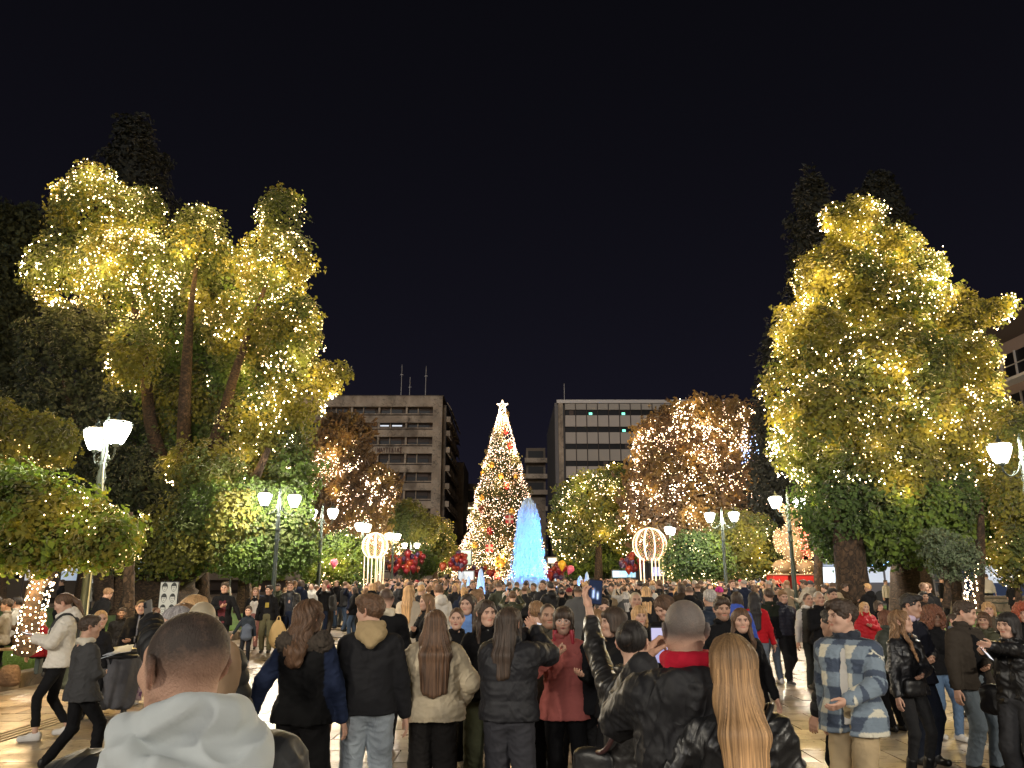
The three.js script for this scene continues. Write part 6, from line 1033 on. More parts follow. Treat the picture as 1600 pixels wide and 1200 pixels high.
{ // plaid overshirt
  const cream = [1, 0.95, 0.8], mid = [0.3, 0.38, 0.48], navyC = [0.09, 0.12, 0.19], black = [0.035, 0.045, 0.07];
  const plaid = (q, n, axisT, up) => { const [d, r] = axisT(q), arm = d < 0.085 && Math.abs(q.x) > 0.14, u = arm ? Math.atan2(q.z, q.x) * 0.07 : q.x + q.z * 0.7, v = arm ? r : q.y, a = Math.floor((u + 5.03) / 0.1) % 2, b = Math.floor((v + 5) / 0.1) % 2; if (q.y > 1.44) return black; return a && b ? cream : a || b ? mid : navyC; };
  const i = P({ at: [1312, 934, 6.3, -0.75], yaw: -0.7, label: 'young man in blue and cream checked overshirt striding past, beige trousers', sex: 'm', skin: 'fair', hair: 'tousled', hairColor: 'dark', bulk: 1.08, cell: 0.0095, feet: [[0.1, 0.16], [-0.1, -0.2, 0.03]], armR: 'swingB', pxL: [1322, 1090, 0.28, [0.9, -0.2, -0.5]], handL: 'relaxed', top: { kind: 'fleece', color: [0.62, 0.62, 0.6], hem: 0.78, fit: 0.03, collar: 0.7, open: 0.04, tint: plaid, name: 'overshirt' }, shirt: [0.6, 0.57, 0.52], legs: { color: [0.42, 0.32, 0.19], fit: 0.022, wide: 0.01 } }); }
{ const i = P({ at: [1298, 950, 6.9, pi + 0.7], label: 'person all in black half hidden behind the man in checks', sex: 'm', skin: 'mid', hair: 'short', hairColor: 'black', armL: 'relaxed', armR: 'relaxed', feet: [[0.1, -0.14, 0.02], [-0.1, 0.14]], top: puffer(bk, { hood: true, hem: 0.8 }), legs: { color: bk } });
  strapBag(i, 'black backpack with a white mark beside the man in checks', 1, bk, [0.3, 0.4, 0.16], [0.14, 1.12, -0.24], 'cloth'); }
{ const i = P({ at: [1407, 952, 8.1, 0.35], yaw: 0.55, pitch: -0.14, label: 'laughing woman with very long brown hair and open leather jacket', sex: 'f', skin: 'fair', hair: 'long', hairOpt: strand(0.4, { w: 1.25, front: 0.42, tips: 0.7 }), curly: 0.6, hairColor: 'light', face: { mouth: 0.9 }, top: leather(bk2, { open: 0.1, hem: 0.86 }), shirt: bk, legs: { color: [0.02, 0.02, 0.021], fit: 0.0 }, armL: 'belly', armR: 'relaxed', shoes: { boot: 0.3, color: bk } });
  strapBag(i, 'small black bag on a silver chain worn by the laughing woman', -1, bk, [0.22, 0.15, 0.07], [-0.1, 0.96, 0.16], 'leather', steel); }
P({ at: [1421, 926, 8.7, 0.5], yaw: 0.35, pitch: 0.12, label: 'tall dark haired young man with lilac hood lining behind laughing woman', sex: 'm', skin: 'mid', hair: 'quiff', hairColor: 'black', collar: [0.5, 0.4, 0.52], top: coat([0.012, 0.013, 0.02], { hem: 0.82 }), legs: { color: [0.01, 0.013, 0.022] }, armL: 'belly', handL: 'grip', armR: 'relaxed', shoes: { boot: 0.25, color: bk } });
P({ at: [1456, 943, 10, 0.15], label: 'woman with big curly brown hair in black jacket and blue jeans', sex: 'f', skin: 'brown', hair: 'afro', hairColor: 'auburn', top: coat(bk, { hem: 0.86 }), legs: { kind: 'denim', color: [0.1, 0.16, 0.26] }, shoes: WHITE, armL: 'phone', handL: 'grip', armR: 'relaxed', feet: [[0.08, 0.12], [-0.08, -0.1]] });
P({ at: [1506, 937, 8.35, 0.42], yaw: 0.35, pitch: 0.18, label: 'man in open dark brown jacket and grey-blue jeans looking down', sex: 'm', skin: 'fair', hair: 'short', hairColor: 'dark', top: { kind: 'cloth', color: [0.042, 0.034, 0.027], hem: 0.84, fit: 0.032, collar: 0.8, open: 0.09 }, shirt: bk, legs: { kind: 'denim', color: [0.13, 0.16, 0.19], fit: 0.02, wide: 0.012 }, armL: 'belly', armR: 'down', feet: [[0.13, 0.06], [-0.1, -0.04]], shoes: { color: [0.03, 0.03, 0.03], kind: 'cloth', sole: [14, 14, 14] } });
{ const i = P({ at: [1571, 955, 7.3, -0.95], yaw: -0.2, label: 'woman with black bob in shiny leather jacket holding a phone', sex: 'f', skin: 'fair', hair: 'bob', hairColor: 'black', top: leather(bk, { fold: 0.018, hem: 0.88 }), legs: { color: [0.035, 0.035, 0.038], wide: 0.03, fit: 0.02 }, pxR: [1532, 1018, 0.25], handR: 'hold', pxL: [1545, 1008, 0.3], handL: 'flat' });
  phone(i, 'R', 'phone with pale screen held out by the woman with a black bob', scrDim, 1.2);
  strapBag(i, 'black bag with tassel hanging beside the woman with a bob', -1, bk, [0.2, 0.24, 0.09], [-0.24, 0.9, 0.0]); }
P({ at: [1598, 938, 10.6, -0.8], label: 'person with curly red hair at the right edge in black', sex: 'f', skin: 'fair', hair: 'afro', hairColor: 'red', top: coat(bk), legs: { color: bk } });
P({ at: [1543, 939, 12, -0.5], label: 'woman with wavy blonde hair behind the man in brown jacket', sex: 'f', skin: 'fair', hair: 'bob', curly: 1.6, hairColor: 'blond', top: coat([0.09, 0.07, 0.05]), legs: { color: bk } });
P({ at: [1535, 955, 10.2, -0.7], label: 'brown haired woman in olive coat between brown jacket and bob', sex: 'f', skin: 'mid', hair: 'bob', hairColor: 'brown', top: puffer([0.06, 0.06, 0.035]), legs: { color: bk } });
P({ at: [1490, 958, 11.6, 0.2], label: 'person in blue denim jacket, hand to face, behind the brown jacket', sex: 'f', skin: 'fair', hair: 'pony', hairColor: 'dark', top: coat([0.1, 0.13, 0.19]), legs: { color: bk }, armR: 'face', yaw: 0.3 });
P({ at: [1222, 921, 15, 0.15], pitch: 0.12, label: 'smiling man in quilted dark vest and plum sleeves striding forward', sex: 'm', skin: 'fair', hair: 'short', hairColor: 'light', face: { mouth: 0.8 }, top: puffer([0.02, 0.021, 0.034], { hem: 0.9, fit: 0.02, puff: 0.01, pitchPuff: 0.06, tint: (q, n, ax) => { const [d] = ax(q); return d < 0.075 && Math.abs(q.x) > 0.17 ? [2.0, 0.75, 0.8] : [1, 1, 1]; } }), legs: { color: [0.014, 0.014, 0.015] }, feet: [[0.08, -0.2, 0.05], [-0.08, 0.2]], armR: 'relaxed', armL: 'hip', shoes: { color: [0.03, 0.03, 0.03], sole: [18, 18, 18] } });
P({ at: [1279, 924, 13.6, 0.1], label: 'bald man with glasses in a black sweater near the green lamp', sex: 'm', skin: 'mid', hair: 'thin', hairColor: 'grey', top: coat(bk, { name: 'sweater', collar: 0.3 }), legs: { color: bk }, armR: 'chest' });
P({ at: [1262, 927, 14.3, 0.1], label: 'dark haired man with white sleeves beside the bald man', sex: 'm', skin: 'mid', hair: 'crop', hairColor: 'black', collar: [0.55, 0.53, 0.5], top: coat([0.5, 0.48, 0.45], { tint: (q, n, ax) => { const [d] = ax(q); return d < 0.075 && Math.abs(q.x) > 0.16 ? [1, 1, 1] : [0.1, 0.1, 0.09]; } }), legs: { color: [0.04, 0.045, 0.04] } });
P({ at: [1299, 918, 15.2, 0.2], label: 'dark haired man with pale scarf behind the man in checks', sex: 'm', skin: 'mid', hair: 'quiff', hairColor: 'black', collar: [0.5, 0.48, 0.44], top: coat(bk2), legs: { color: bk } });
P({ at: [1350, 940, 15.5, 0.1], label: 'blonde woman in a red jacket behind the man in checks', sex: 'f', skin: 'fair', hair: 'long', hairOpt: strand(0.28), hairColor: 'blond', top: puffer([0.42, 0.012, 0.02]), legs: { color: bk }, armL: 'chest' });
P({ at: [1372, 938, 15.8, 0.2], label: 'dark haired woman just right of the blonde in red', sex: 'f', skin: 'fair', hair: 'bob', hairColor: 'dark', top: coat(bk), legs: { color: bk } });
P({ at: [1381, 952, 10.5, pi + 0.6], label: 'person with short dark auburn hair, back turned, behind laughing woman', sex: 'f', skin: 'mid', hair: 'bob', curly: 1, hairColor: 'auburn', top: puffer([0.04, 0.045, 0.035]), legs: { color: bk } });
P({ at: [1442, 923, 17, 0.1], label: 'man with sunglasses above the curly haired woman', sex: 'm', skin: 'olive', hair: 'short', hairColor: 'black', face: { beard: 0.7 }, top: coat([0.03, 0.025, 0.022]), legs: { color: bk } });
P({ at: [1448, 911, 20, -0.9], label: 'man in black leather jacket farther back above the sunglasses', sex: 'm', skin: 'mid', hair: 'short', hairColor: 'black', top: leather(bk), legs: { color: bk } });
P({ at: [1127, 931, 8.6, -0.15], yaw: 0.15, label: 'man with long dark hair and moustache facing us in black', sex: 'm', skin: 'mid', hair: 'tousled', hairColor: 'dark', face: { beard: 0.45 }, top: coat(bk, { collar: 0.8 }), legs: { color: bk } });
P({ at: [1157, 949, 7.7, 0.3], yaw: -0.45, label: 'woman with long brown hair looking at us above the blonde head', sex: 'f', skin: 'fair', hair: 'long', hairOpt: strand(0.4, { front: 0.38 }), hairColor: 'brown', top: coat(bk, { hem: 0.6 }), legs: { color: bk }, armL: 'relaxed' });
P({ at: [1151, 924, 12.8, pi - 0.5], label: 'person in bright blue hooded top, back turned', sex: 'f', skin: 'mid', hair: 'bob', hairColor: 'dark', top: coat([0.04, 0.085, 0.42], { kind: 'fleece', hood: true }), legs: { kind: 'denim', color: denimDark } });
P({ at: [1177, 924, 13.6, pi - 0.2], label: 'woman in bright red jacket with very long black hair', sex: 'f', skin: 'mid', hair: 'long', hairOpt: strand(0.52), hairColor: 'black', top: coat([0.45, 0.012, 0.02], { hem: 0.88 }), legs: { kind: 'denim', color: [0.17, 0.2, 0.24] }, shoes: WHITE });
P({ at: [1200, 919, 15, pi + 0.2], label: 'person in green-black jacket and jeans between red jacket and vest man', sex: 'm', skin: 'mid', hair: 'short', hairColor: 'dark', top: coat(bk, { tint: (q) => q.y > 1.24 ? [2.4, 3, 1.8] : [1, 1, 1] }), legs: { kind: 'denim', color: [0.1, 0.13, 0.17] }, shoes: WHITE });
P({ at: [1108, 920, 11, pi + 0.2], label: 'grey haired person in navy puffer coat behind the older man', sex: 'm', skin: 'mid', hair: 'short', hairColor: 'grey', bulk: 1.15, top: puffer([0.018, 0.026, 0.042], { hem: 0.7, puff: 0.013 }), legs: { color: navy } });
P({ at: [1123, 916, 18, pi], label: 'person wearing a bright pink woolly hat', sex: 'f', skin: 'mid', hair: 'beanie', hatColor: [0.5, 0.03, 0.22], top: puffer(bk), legs: { color: bk } });
P({ at: [1036, 928, 8.6, -0.6], pitch: 0.5, yaw: -0.3, label: 'brunette looking down at her phone beside the older man', sex: 'f', skin: 'fair', hair: 'long', hairOpt: strand(0.32, { front: 0.34 }), curly: 0.5, hairColor: 'brown', top: coat(bk), legs: { color: bk }, armR: 'phone', armL: 'phone', handR: 'hold' });
P({ at: [993, 925, 11.5, 0.05], label: 'short haired man facing us behind the blond child', sex: 'm', skin: 'mid', hair: 'crop', hairColor: 'grey', top: coat(bk2), legs: { color: bk } });
P({ at: [999, 945, 10.6, 0.1], label: 'blond child in black facing us before the short haired man', sex: 'f', child: 1, skin: 'fair', hair: 'bob', hairColor: 'blond', top: coat(bk), legs: { color: bk } });
P({ at: [957, 947, 6.6, -1.15], yaw: -0.2, label: 'woman in profile with straight dark brown hair and black coat', sex: 'f', skin: 'fair', hair: 'bob', hairColor: 'dark', hairOpt: null, top: coat(bk), legs: { color: bk }, armR: 'phone' });
P({ at: [933, 951, 7, pi - 0.2], label: 'woman with long light brown hair, back turned, under the raised phone', sex: 'f', skin: 'fair', hair: 'long', hairOpt: strand(0.36), hairColor: 'light', top: coat(bk2), legs: { color: bk } });
P({ at: [941, 933, 9, 0.1], label: 'man whose forehead shows above the woman in profile', sex: 'm', skin: 'fair', hair: 'short', hairColor: 'dark', top: coat(bk), legs: { color: bk } });
{ const i = P({ at: [880, 946, 7.0, 0.08], yaw: -0.2, label: 'young woman in pink coat with glasses, dark fringe and red hair tips', sex: 'f', skin: 'fair', hair: 'bangs', hairColor: 'dark', face: { mouth: 1.3 }, headCell: 0.004, top: coat([0.42, 0.125, 0.11], { hem: 0.78, fit: 0.02 }), legs: { color: bk }, pxR: [868, 1024, 0.24], handR: 'grip', armL: 'relaxed' });
  const gl = []; for (const s of [-1, 1]) gl.push(new THREE.TorusGeometry(0.021, 0.0022, 5, 14).translate(s * 0.031, -0.001, 0.1)); gl.push(bar(V(-0.01, 0, 0.101), V(0.01, 0, 0.101), 0.0018), bar(V(-0.052, 0.002, 0.1), V(-0.079, 0.004, 0.0), 0.0018), bar(V(0.052, 0.002, 0.1), V(0.079, 0.004, 0.0), 0.0018));
  const g = merge(gl); g.applyMatrix4(i.hm); part(i.g, 'glasses', g, steel);
  for (const s of [-1, 1]) { const tg = skinOf(sdf([cap([s * 0.075, -0.09, 0.01], [s * 0.085, -0.19, 0.03], 0.022, 0.012, 0.02)], 0.006), (q) => 0.006 * noise(q.x * 200, q.y * 20, q.z * 200), () => [1, 1, 1]); tg.applyMatrix4(i.hm); part(i.g, 'hair_tip', tg, std([0.42, 0.03, 0.05], 0.5, { vertexColors: true })); } }
P({ at: [856, 943, 7.6, 0.15], label: 'stern man with shaved head beside the pink coat', sex: 'm', skin: 'olive', hair: 'crop', hairColor: 'black', face: { beard: 0.25 }, top: coat([0.06, 0.055, 0.042], { collar: 0.8 }), legs: { color: bk } });
P({ at: [838, 938, 8.6, pi + 0.1], label: 'person with short brown hair, back turned, before the jet', sex: 'm', skin: 'fair', hair: 'short', hairColor: 'light', top: coat(bk2), legs: { color: bk } });
{ const i = P({ at: [797, 947, 6.2, pi - 0.15], yaw: -0.35, label: 'woman in black puffer with long dark hair photographing, hands raised', sex: 'f', skin: 'fair', hair: 'long', hairOpt: strand(0.4, { w: 0.9, front: 0 }), hairColor: 'dark', bulk: 1.1, top: puffer([0.016, 0.016, 0.019], { fit: 0.045, puff: 0.012, fold: 0.018, pitchPuff: 0.14, hem: 0.9 }), legs: { color: [0.04, 0.04, 0.047], wide: 0.035, fit: 0.02 }, pxR: [838, 988, 0.34, [-1, -0.8, 0.2]], handR: 'flat', thumbR: [-1, 0.3, 0], pxL: [822, 992, 0.42, [0.5, -1, 0.2]], handL: 'hold' });
  phone(i, 'L', 'phone held up by the woman in black puffer', scrDim); }
P({ at: [760, 936, 7.5, 0.15], yaw: 0.3, label: 'woman with long dark hair and olive cargo trousers looking sideways', sex: 'f', skin: 'fair', hair: 'long', hairOpt: strand(0.42, { front: 0.4 }), hairColor: 'dark', top: coat(bk, { open: 0.05, hem: 0.84 }), shirt: [0.2, 0.2, 0.2], legs: { color: [0.05, 0.055, 0.032], fit: 0.026, wide: 0.02 }, armR: 'relaxed', feet: [[0.1, 0.08], [-0.1, -0.12]], shoes: { boot: 0.2, color: bk } });
P({ at: [714, 949, 8.5, 0.2], yaw: -0.25, label: 'woman in black with parted lips and tied back hair', sex: 'f', skin: 'fair', hair: 'pony', hairColor: 'brown', face: { mouth: 1.3 }, top: coat(bk, { hem: 0.8, open: 0.035, collar: 0.3 }), shirt: [0.42, 0.27, 0.2], legs: { color: bk, wide: 0.02 }, shoes: WHITE, armL: 'relaxed', feet: [[0.09, -0.08], [-0.09, 0.1]] });
P({ at: [731, 927, 9.6, -0.35], label: 'dark haired woman with blue scarf behind the one with parted lips', sex: 'f', skin: 'fair', hair: 'long', hairOpt: strand(0.34, { front: 0.3 }), hairColor: 'dark', top: coat([0.14, 0.26, 0.55]), legs: { color: bk } });  // blue light put into the coat colour
P({ at: [746, 920, 10.6, pi - 0.9], label: 'man with short sandy hair looking at the fountain', sex: 'm', skin: 'fair', hair: 'short', hairColor: 'light', top: coat(bk), legs: { color: bk } });
P({ at: [681, 951, 6.6, pi + 0.1], label: 'woman in cream puffer jacket with waist long brown hair', sex: 'f', skin: 'fair', hair: 'long', hairOpt: strand(0.56, { w: 1.7, front: 0, tips: 0.4, back: -0.16 }), hairColor: 'brown', bulk: 1.12, cell: 0.0105, top: puffer([0.5, 0.42, 0.29], { fit: 0.05, puff: 0.012, fold: 0.014, pitchPuff: 0.17, hem: 0.85 }), legs: { color: [0.022, 0.02, 0.019], wide: 0.05, fit: 0.02 }, armL: 'pocket', armR: 'pocket' });
P({ at: [579, 926, 6.35, pi + 0.18], yaw: 1.0, label: 'young man in black jacket with beige hood and light jeans', sex: 'm', skin: 'fair', hair: 'tousled', hairColor: 'brown', headCell: 0.004, cell: 0.0105, inner: [0.34, 0.25, 0.13], top: { kind: 'cloth', color: [0.016, 0.016, 0.018], hem: 0.88, fit: 0.032, flare: 0.014, collar: 0.3, fold: 0.012 }, legs: { kind: 'denim', color: [0.36, 0.41, 0.46], fit: 0.024, wide: 0.014, fold: 0.013, tint: (q) => { const k = 0.85 + 0.5 * fbm(q.x * 8, q.y * 5, q.z * 8, 2) - 0.25; return [k, k, k]; } }, armL: 'down', armR: 'down' });
{ const i = P({ at: [487, 934, 6.15, pi - 0.12], yaw: -0.5, label: 'woman in black fur-collared vest with wavy brown hair, strap in hand', sex: 'f', skin: 'fair', hair: 'long', hairOpt: strand(0.34, { w: 1.25, front: 0.1, tips: 1.0 }), curly: 1.4, hairColor: 'brown', cell: 0.0105, top: coat([0.016, 0.024, 0.055], { hem: 0.86, fit: 0.026, fold: 0.013, tint: (q, n, ax) => { const [d] = ax(q); return d < 0.12 && Math.abs(q.x) > 0.178 + 0.06 * sstep(1.0, 0.8, q.y) ? [1, 1, 1] : [0.5, 0.34, 0.16]; } }), legs: { color: [0.009, 0.009, 0.01], wide: 0.04, fit: 0.02 }, armL: [[0.4, 0.93, 0.0], [0.4, 0, -1]], handL: 'grip', armR: 'relaxed' });
  const fur = skinOf(sdf([cap(i.T(-0.15, 1.43, -0.06).toArray(), i.T(0.15, 1.43, -0.06).toArray(), 0.075, undefined, 0.05), cap(i.T(-0.13, 1.46, -0.02).toArray(), i.T(-0.06, 1.36, 0.12).toArray(), 0.055, 0.05, 0.04), cap(i.T(0.13, 1.46, -0.02).toArray(), i.T(0.06, 1.36, 0.12).toArray(), 0.055, 0.05, 0.04)], 0.009), (q) => 0.02 * (noise(q.x * 60, q.y * 60, q.z * 60) - 0.4) + 0.022 * (noise(q.x * 130, q.y * 110, q.z * 130) - 0.5), (q) => { const k = 0.5 + noise(q.x * 70, q.y * 40, q.z * 70); return [k, k, k]; }); part(i.g, 'fur_collar', fur, std([0.04, 0.03, 0.022], 0.95, { vertexColors: true }));
  const h = i.arms[0].palm.clone().applyMatrix4(i.g.matrixWorld), b = thing('handbag_strap', 'looped dark leather strap hanging from the hand of the vest woman', 'strap', h.toArray());
  part(b, 'loop', merge([tube([V(0, 0.03, 0), V(-0.05, -0.1, 0.02), V(-0.09, -0.27, 0.02), V(-0.075, -0.31, 0)], 0.009, 20, 6), tube([V(0, 0.03, 0), V(0.07, -0.05, 0), V(0.075, -0.2, 0), V(0.0, -0.27, 0.01), V(-0.02, -0.16, 0.01), V(0.0, 0.0, 0.01)], 0.009, 30, 6)]), M.wire); part(b, 'buckle', new THREE.TorusGeometry(0.02, 0.005, 6, 12).translate(-0.08, -0.31, 0), steel); }
P({ at: [604, 919, 9.4, pi], label: 'man with shaved neck in long black coat with cream collar', sex: 'm', skin: 'fair', hair: 'crop', hairColor: 'dark', collar: [0.6, 0.53, 0.4], top: coat(bk, { hem: 0.62, fit: 0.03 }), legs: { color: bk } });
P({ at: [640, 914, 15, pi - 0.2], label: 'woman in long cream coat with waist long blonde hair', sex: 'f', skin: 'fair', hair: 'long', hairOpt: strand(0.55), hairColor: 'blond', top: coat([0.42, 0.36, 0.28], { hem: 0.45, fit: 0.03 }), legs: { color: bk } });
P({ at: [666, 927, 11.8, -1.0], label: 'woman with blond-brown hair and spotted leopard trousers', sex: 'f', skin: 'fair', hair: 'long', hairOpt: strand(0.4, { front: 0.3 }), hairColor: 'light', top: coat(bk), legs: { color: [0.3, 0.27, 0.23], fit: 0.02, tint: (q) => noise(q.x * 42, q.y * 42, q.z * 42) > 0.55 ? [0.08, 0.08, 0.08] : [1, 1, 1] }, armR: 'chest' });
P({ at: [686, 913, 15.6, pi + 0.5], pitch: 0.3, label: 'person in white hooded top, back turned, left of the small jets', sex: 'm', skin: 'fair', hair: 'short', hairColor: 'brown', top: coat([0.55, 0.52, 0.47], { kind: 'fleece', hood: true }), legs: { color: bk } });
P({ at: [455, 907, 21.5, 0.1], label: 'man in black leather jacket with dark sweater facing us near lamp', sex: 'm', skin: 'mid', hair: 'short', hairColor: 'brown', top: leather(bk, { open: 0.12 }), shirt: [0.03, 0.034, 0.045], legs: { color: navy } });
{ const i = P({ at: [421, 914, 21, 0.1], yaw: -0.4, label: 'man in black printed shirt and olive trousers beside the leather jacket', sex: 'm', skin: 'mid', hair: 'short', hairColor: 'black', top: coat(bk, { open: 0.14 }), shirt: bk2, legs: { color: [0.11, 0.1, 0.055], fit: 0.02 } });
  part(i.g, 'shirt_print', box(0.1, 0.13, 0.006, 0, 1.24, 0.165), std([0.3, 0.22, 0.03], 0.8));
  const p = at(434, 990, 20.6), b = thing('tan_bag', 'round tan bag carried beside the olive trousers', 'bag', [p.x, p.y, p.z]); part(b, 'pouch', skinOf(sdf([lump([0, 0, 0], [0.2, 0.34, 0.1], 0.05), lump([0.03, -0.12, 0], [0.21, 0.22, 0.12], 0.08)], 0.03), folds(0.01, 4), () => [1, 1, 1]), cloth('cloth', [0.48, 0.33, 0.15])); part(b, 'handle', tube([V(-0.06, 0.28, 0), V(-0.02, 0.42, 0), V(0.02, 0.42, 0), V(0.06, 0.28, 0)], 0.014, 14, 5), cloth('cloth', [0.48, 0.33, 0.15])); }
P({ at: [400, 917, 22, 0.2], label: 'woman with long auburn hair and pale top left of the printed shirt', sex: 'f', skin: 'fair', hair: 'long', hairOpt: strand(0.36, { front: 0.3 }), hairColor: 'light', top: coat(bk, { open: 0.16, hem: 0.8 }), shirt: [0.5, 0.46, 0.42], legs: { color: [0.2, 0.09, 0.08] } });
{ const i = P({ at: [389, 946, 18.6, 0.05], label: 'small boy in dark denim jacket with a strap across his chest', sex: 'm', child: 1, skin: 'fair', hair: 'short', hairColor: 'dark', top: coat([0.02, 0.026, 0.036]), legs: { color: [0.012, 0.013, 0.018] }, armR: 'out', armL: 'down', shoes: { kind: 'cloth', color: [0.22, 0.26, 0.36] } }); strapBag(i, 'grey-blue sling bag across the small boy', -1, [0.07, 0.085, 0.12], [0.2, 0.34, 0.1], [0.04, 0.98, 0.18], 'cloth'); }
P({ at: [352, 909, 18.8, 0.1], label: 'tall man in black blazer over a maroon shirt holding the boy', sex: 'm', skin: 'mid', hair: 'short', hairColor: 'dark', top: coat(bk, { open: 0.13, hem: 0.8 }), shirt: [0.085, 0.022, 0.028], legs: { color: bk }, armL: 'out', armR: 'chest' });
P({ at: [144, 960, 8.5, pi - 0.75], yaw: -0.25, label: 'boy in charcoal jacket with white fleece collar stepping away', sex: 'm', child: 1, headScale: 1.12, skin: 'mid', hair: 'short', hairColor: 'dark', collar: [0.5, 0.46, 0.38], top: coat([0.05, 0.05, 0.052], { kind: 'denim', fit: 0.034, hem: 0.8 }), legs: { color: bk, fit: 0.014 }, armL: 'relaxed', armR: 'belly', feet: [[0.12, -0.26, 0.03], [-0.1, 0.2]], shoes: { color: bk } });
{ const i = P({ at: [101, 926, 10, -1.05], pitch: 0.42, yaw: -0.15, label: 'woman in white fleece hoodie and black leggings reading her phone', sex: 'f', skin: 'fair', hair: 'pony', hairColor: 'brown', inner: [0.6, 0.56, 0.5], top: { kind: 'fleece', color: [0.62, 0.58, 0.51], hem: 0.86, fit: 0.034, fold: 0.014, collar: 0.3, name: 'hoodie' }, legs: { color: [0.009, 0.009, 0.01], fit: 0.0, low: 0.17 }, armR: 'phone', armL: 'phone', handR: 'hold', handL: 'hold', feet: [[0.07, 0.16], [-0.08, -0.2, 0.02]], shoes: WHITE });
  phone(i, 'R', 'phone in the hands of the woman in white fleece', scrDim);
  const s = thing('backpack_strap', 'black backpack straps over the white fleece shoulders', 'strap'), T = (x, y, z) => i.T(x, y, z).applyMatrix4(i.g.matrixWorld); for (const q of [-1, 1]) part(s, 'strap', tube([T(q * 0.12, 1.2, 0.16), T(q * 0.11, 1.38, 0.12), T(q * 0.1, 1.48, 0.02), T(q * 0.1, 1.42, -0.13), T(q * 0.12, 1.15, -0.17)], 0.016, 24, 6), M.wire); }
P({ at: [159, 953, 11.4, 0.4], yaw: 0.3, label: 'blond child peeping out beside the boy in charcoal jacket', sex: 'f', child: 1, skin: 'fair', hair: 'pony', hairColor: 'blond', top: coat(bk2), legs: { color: bk } });
P({ at: [191, 949, 15.6, 0.15], yaw: 0.35, label: 'bearded man in black jacket sitting below the tree trunks', sex: 'm', skin: 'olive', hair: 'short', hairColor: 'dark', face: { beard: 0.9 }, top: coat(bk2), legs: { color: bk }, sit: 1, y: 0.2, feet: [[0.12, 0.4], [-0.12, 0.4]] });
P({ at: [222, 937, 12.6, 0.25], yaw: 0.2, label: 'girl in black zip jacket and pink patterned trousers', sex: 'f', skin: 'fair', hair: 'pony', hairColor: 'dark', top: coat(bk, { fit: 0.028, hem: 0.86, tint: (q, n) => Math.abs(q.x) < 0.008 && n.z > 0.5 ? [30, 30, 30] : [1, 1, 1] }), legs: { color: [0.5, 0.4, 0.46], fit: 0.028, wide: 0.01, tint: (q) => noise(q.x * 26, q.y * 26, q.z * 26) > 0.6 ? [0.4, 0.26, 0.5] : [1, 1, 1] }, shoes: WHITE, feet: [[0.09, -0.02], [-0.1, 0.06]], armL: 'belly', armR: 'down' });
P({ at: [170, 918, 18, pi - 0.6], lean: 0.3, label: 'person in long black coat bending behind the tall lamp', sex: 'm', skin: 'mid', hair: 'short', hairColor: 'light', bulk: 1.15, top: coat([0.008, 0.008, 0.009], { hem: 0.6, fit: 0.03 }), legs: { color: bk } });
{ const i = P({ at: [318, 940, 4.9, pi + 0.3], label: 'person in black quilted coat hidden behind the nearest man', sex: 'm', skin: 'mid', hair: 'crop', hairColor: 'grey', top: puffer([0.012, 0.012, 0.013], { hem: 0.62, fit: 0.05, puff: 0.02 }), legs: { color: bk }, pxL: [236, 975, 0.35], handL: 'hold', thumbL: [0, 1, 0], armR: 'down', bulk: 1.1 });
  const o = thing('smartphone', 'dark phone held up by a hand left of the nearest man', 'phone', at(232, 957, 5.25).toArray(), -0.5); o.rotation.z = 0.25; part(o, 'case', bevel(0.078, 0.155, 0.011, 0, 0, 0, 0.008, 3), std([0.09, 0.085, 0.08], 0.4)); part(o, 'camera_lens', bevel(0.03, 0.035, 0.006, -0.018, 0.05, 0.008, 0.004), gadget);
  const b = thing('tan_backpack', 'tan backpack showing right beside the nearest man', 'bag', [at(352, 1050, 4.6).x, at(352, 1050, 4.6).y, -4.6]); part(b, 'pouch', skinOf(sdf([lump([0, 0, 0], [0.085, 0.17, 0.08], 0.05), cap([0, -0.1, 0.05], [0, -0.02, 0.06], 0.05, undefined, 0.03)], 0.012), folds(0.006, 4), () => [1, 1, 1]), cloth('cloth', [0.24, 0.16, 0.1])); for (const s of [-1, 1]) part(b, 'buckle', bevel(0.03, 0.05, 0.02, s * 0.035, 0.03, 0.1, 0.006), gadget); }
P({ at: [308, 928, 6.4, pi - 0.3], label: 'woman with long golden blonde hair above the nearest man', sex: 'f', skin: 'fair', hair: 'long', hairOpt: strand(0.36), hairColor: 'blond', top: coat([0.06, 0.05, 0.045]), legs: { color: bk } });
P({ at: [291, 941, 5.9, pi - 0.6], label: 'woman with ash brown hair left of the golden blonde', sex: 'f', skin: 'fair', hair: 'bob', hairColor: 'light', top: coat([0.05, 0.045, 0.04]), legs: { color: bk } });
P({ at: [275, 946, 5.6, -1.3], label: 'person in profile with pale cap between poster and blonde', sex: 'f', skin: 'fair', hair: 'beanie', hatColor: [0.25, 0.24, 0.25], top: coat([0.05, 0.05, 0.055]), legs: { color: bk } });
P({ at: [67, 955, 14.5, pi - 0.3], label: 'person in dark red coat sitting with long blond hair by the lights', sex: 'f', skin: 'fair', hair: 'long', hairOpt: strand(0.3), hairColor: 'light', top: coat([0.14, 0.008, 0.014]), legs: { color: bk }, sit: 1, y: 0.14, feet: [[0.12, 0.4], [-0.12, 0.4]] });
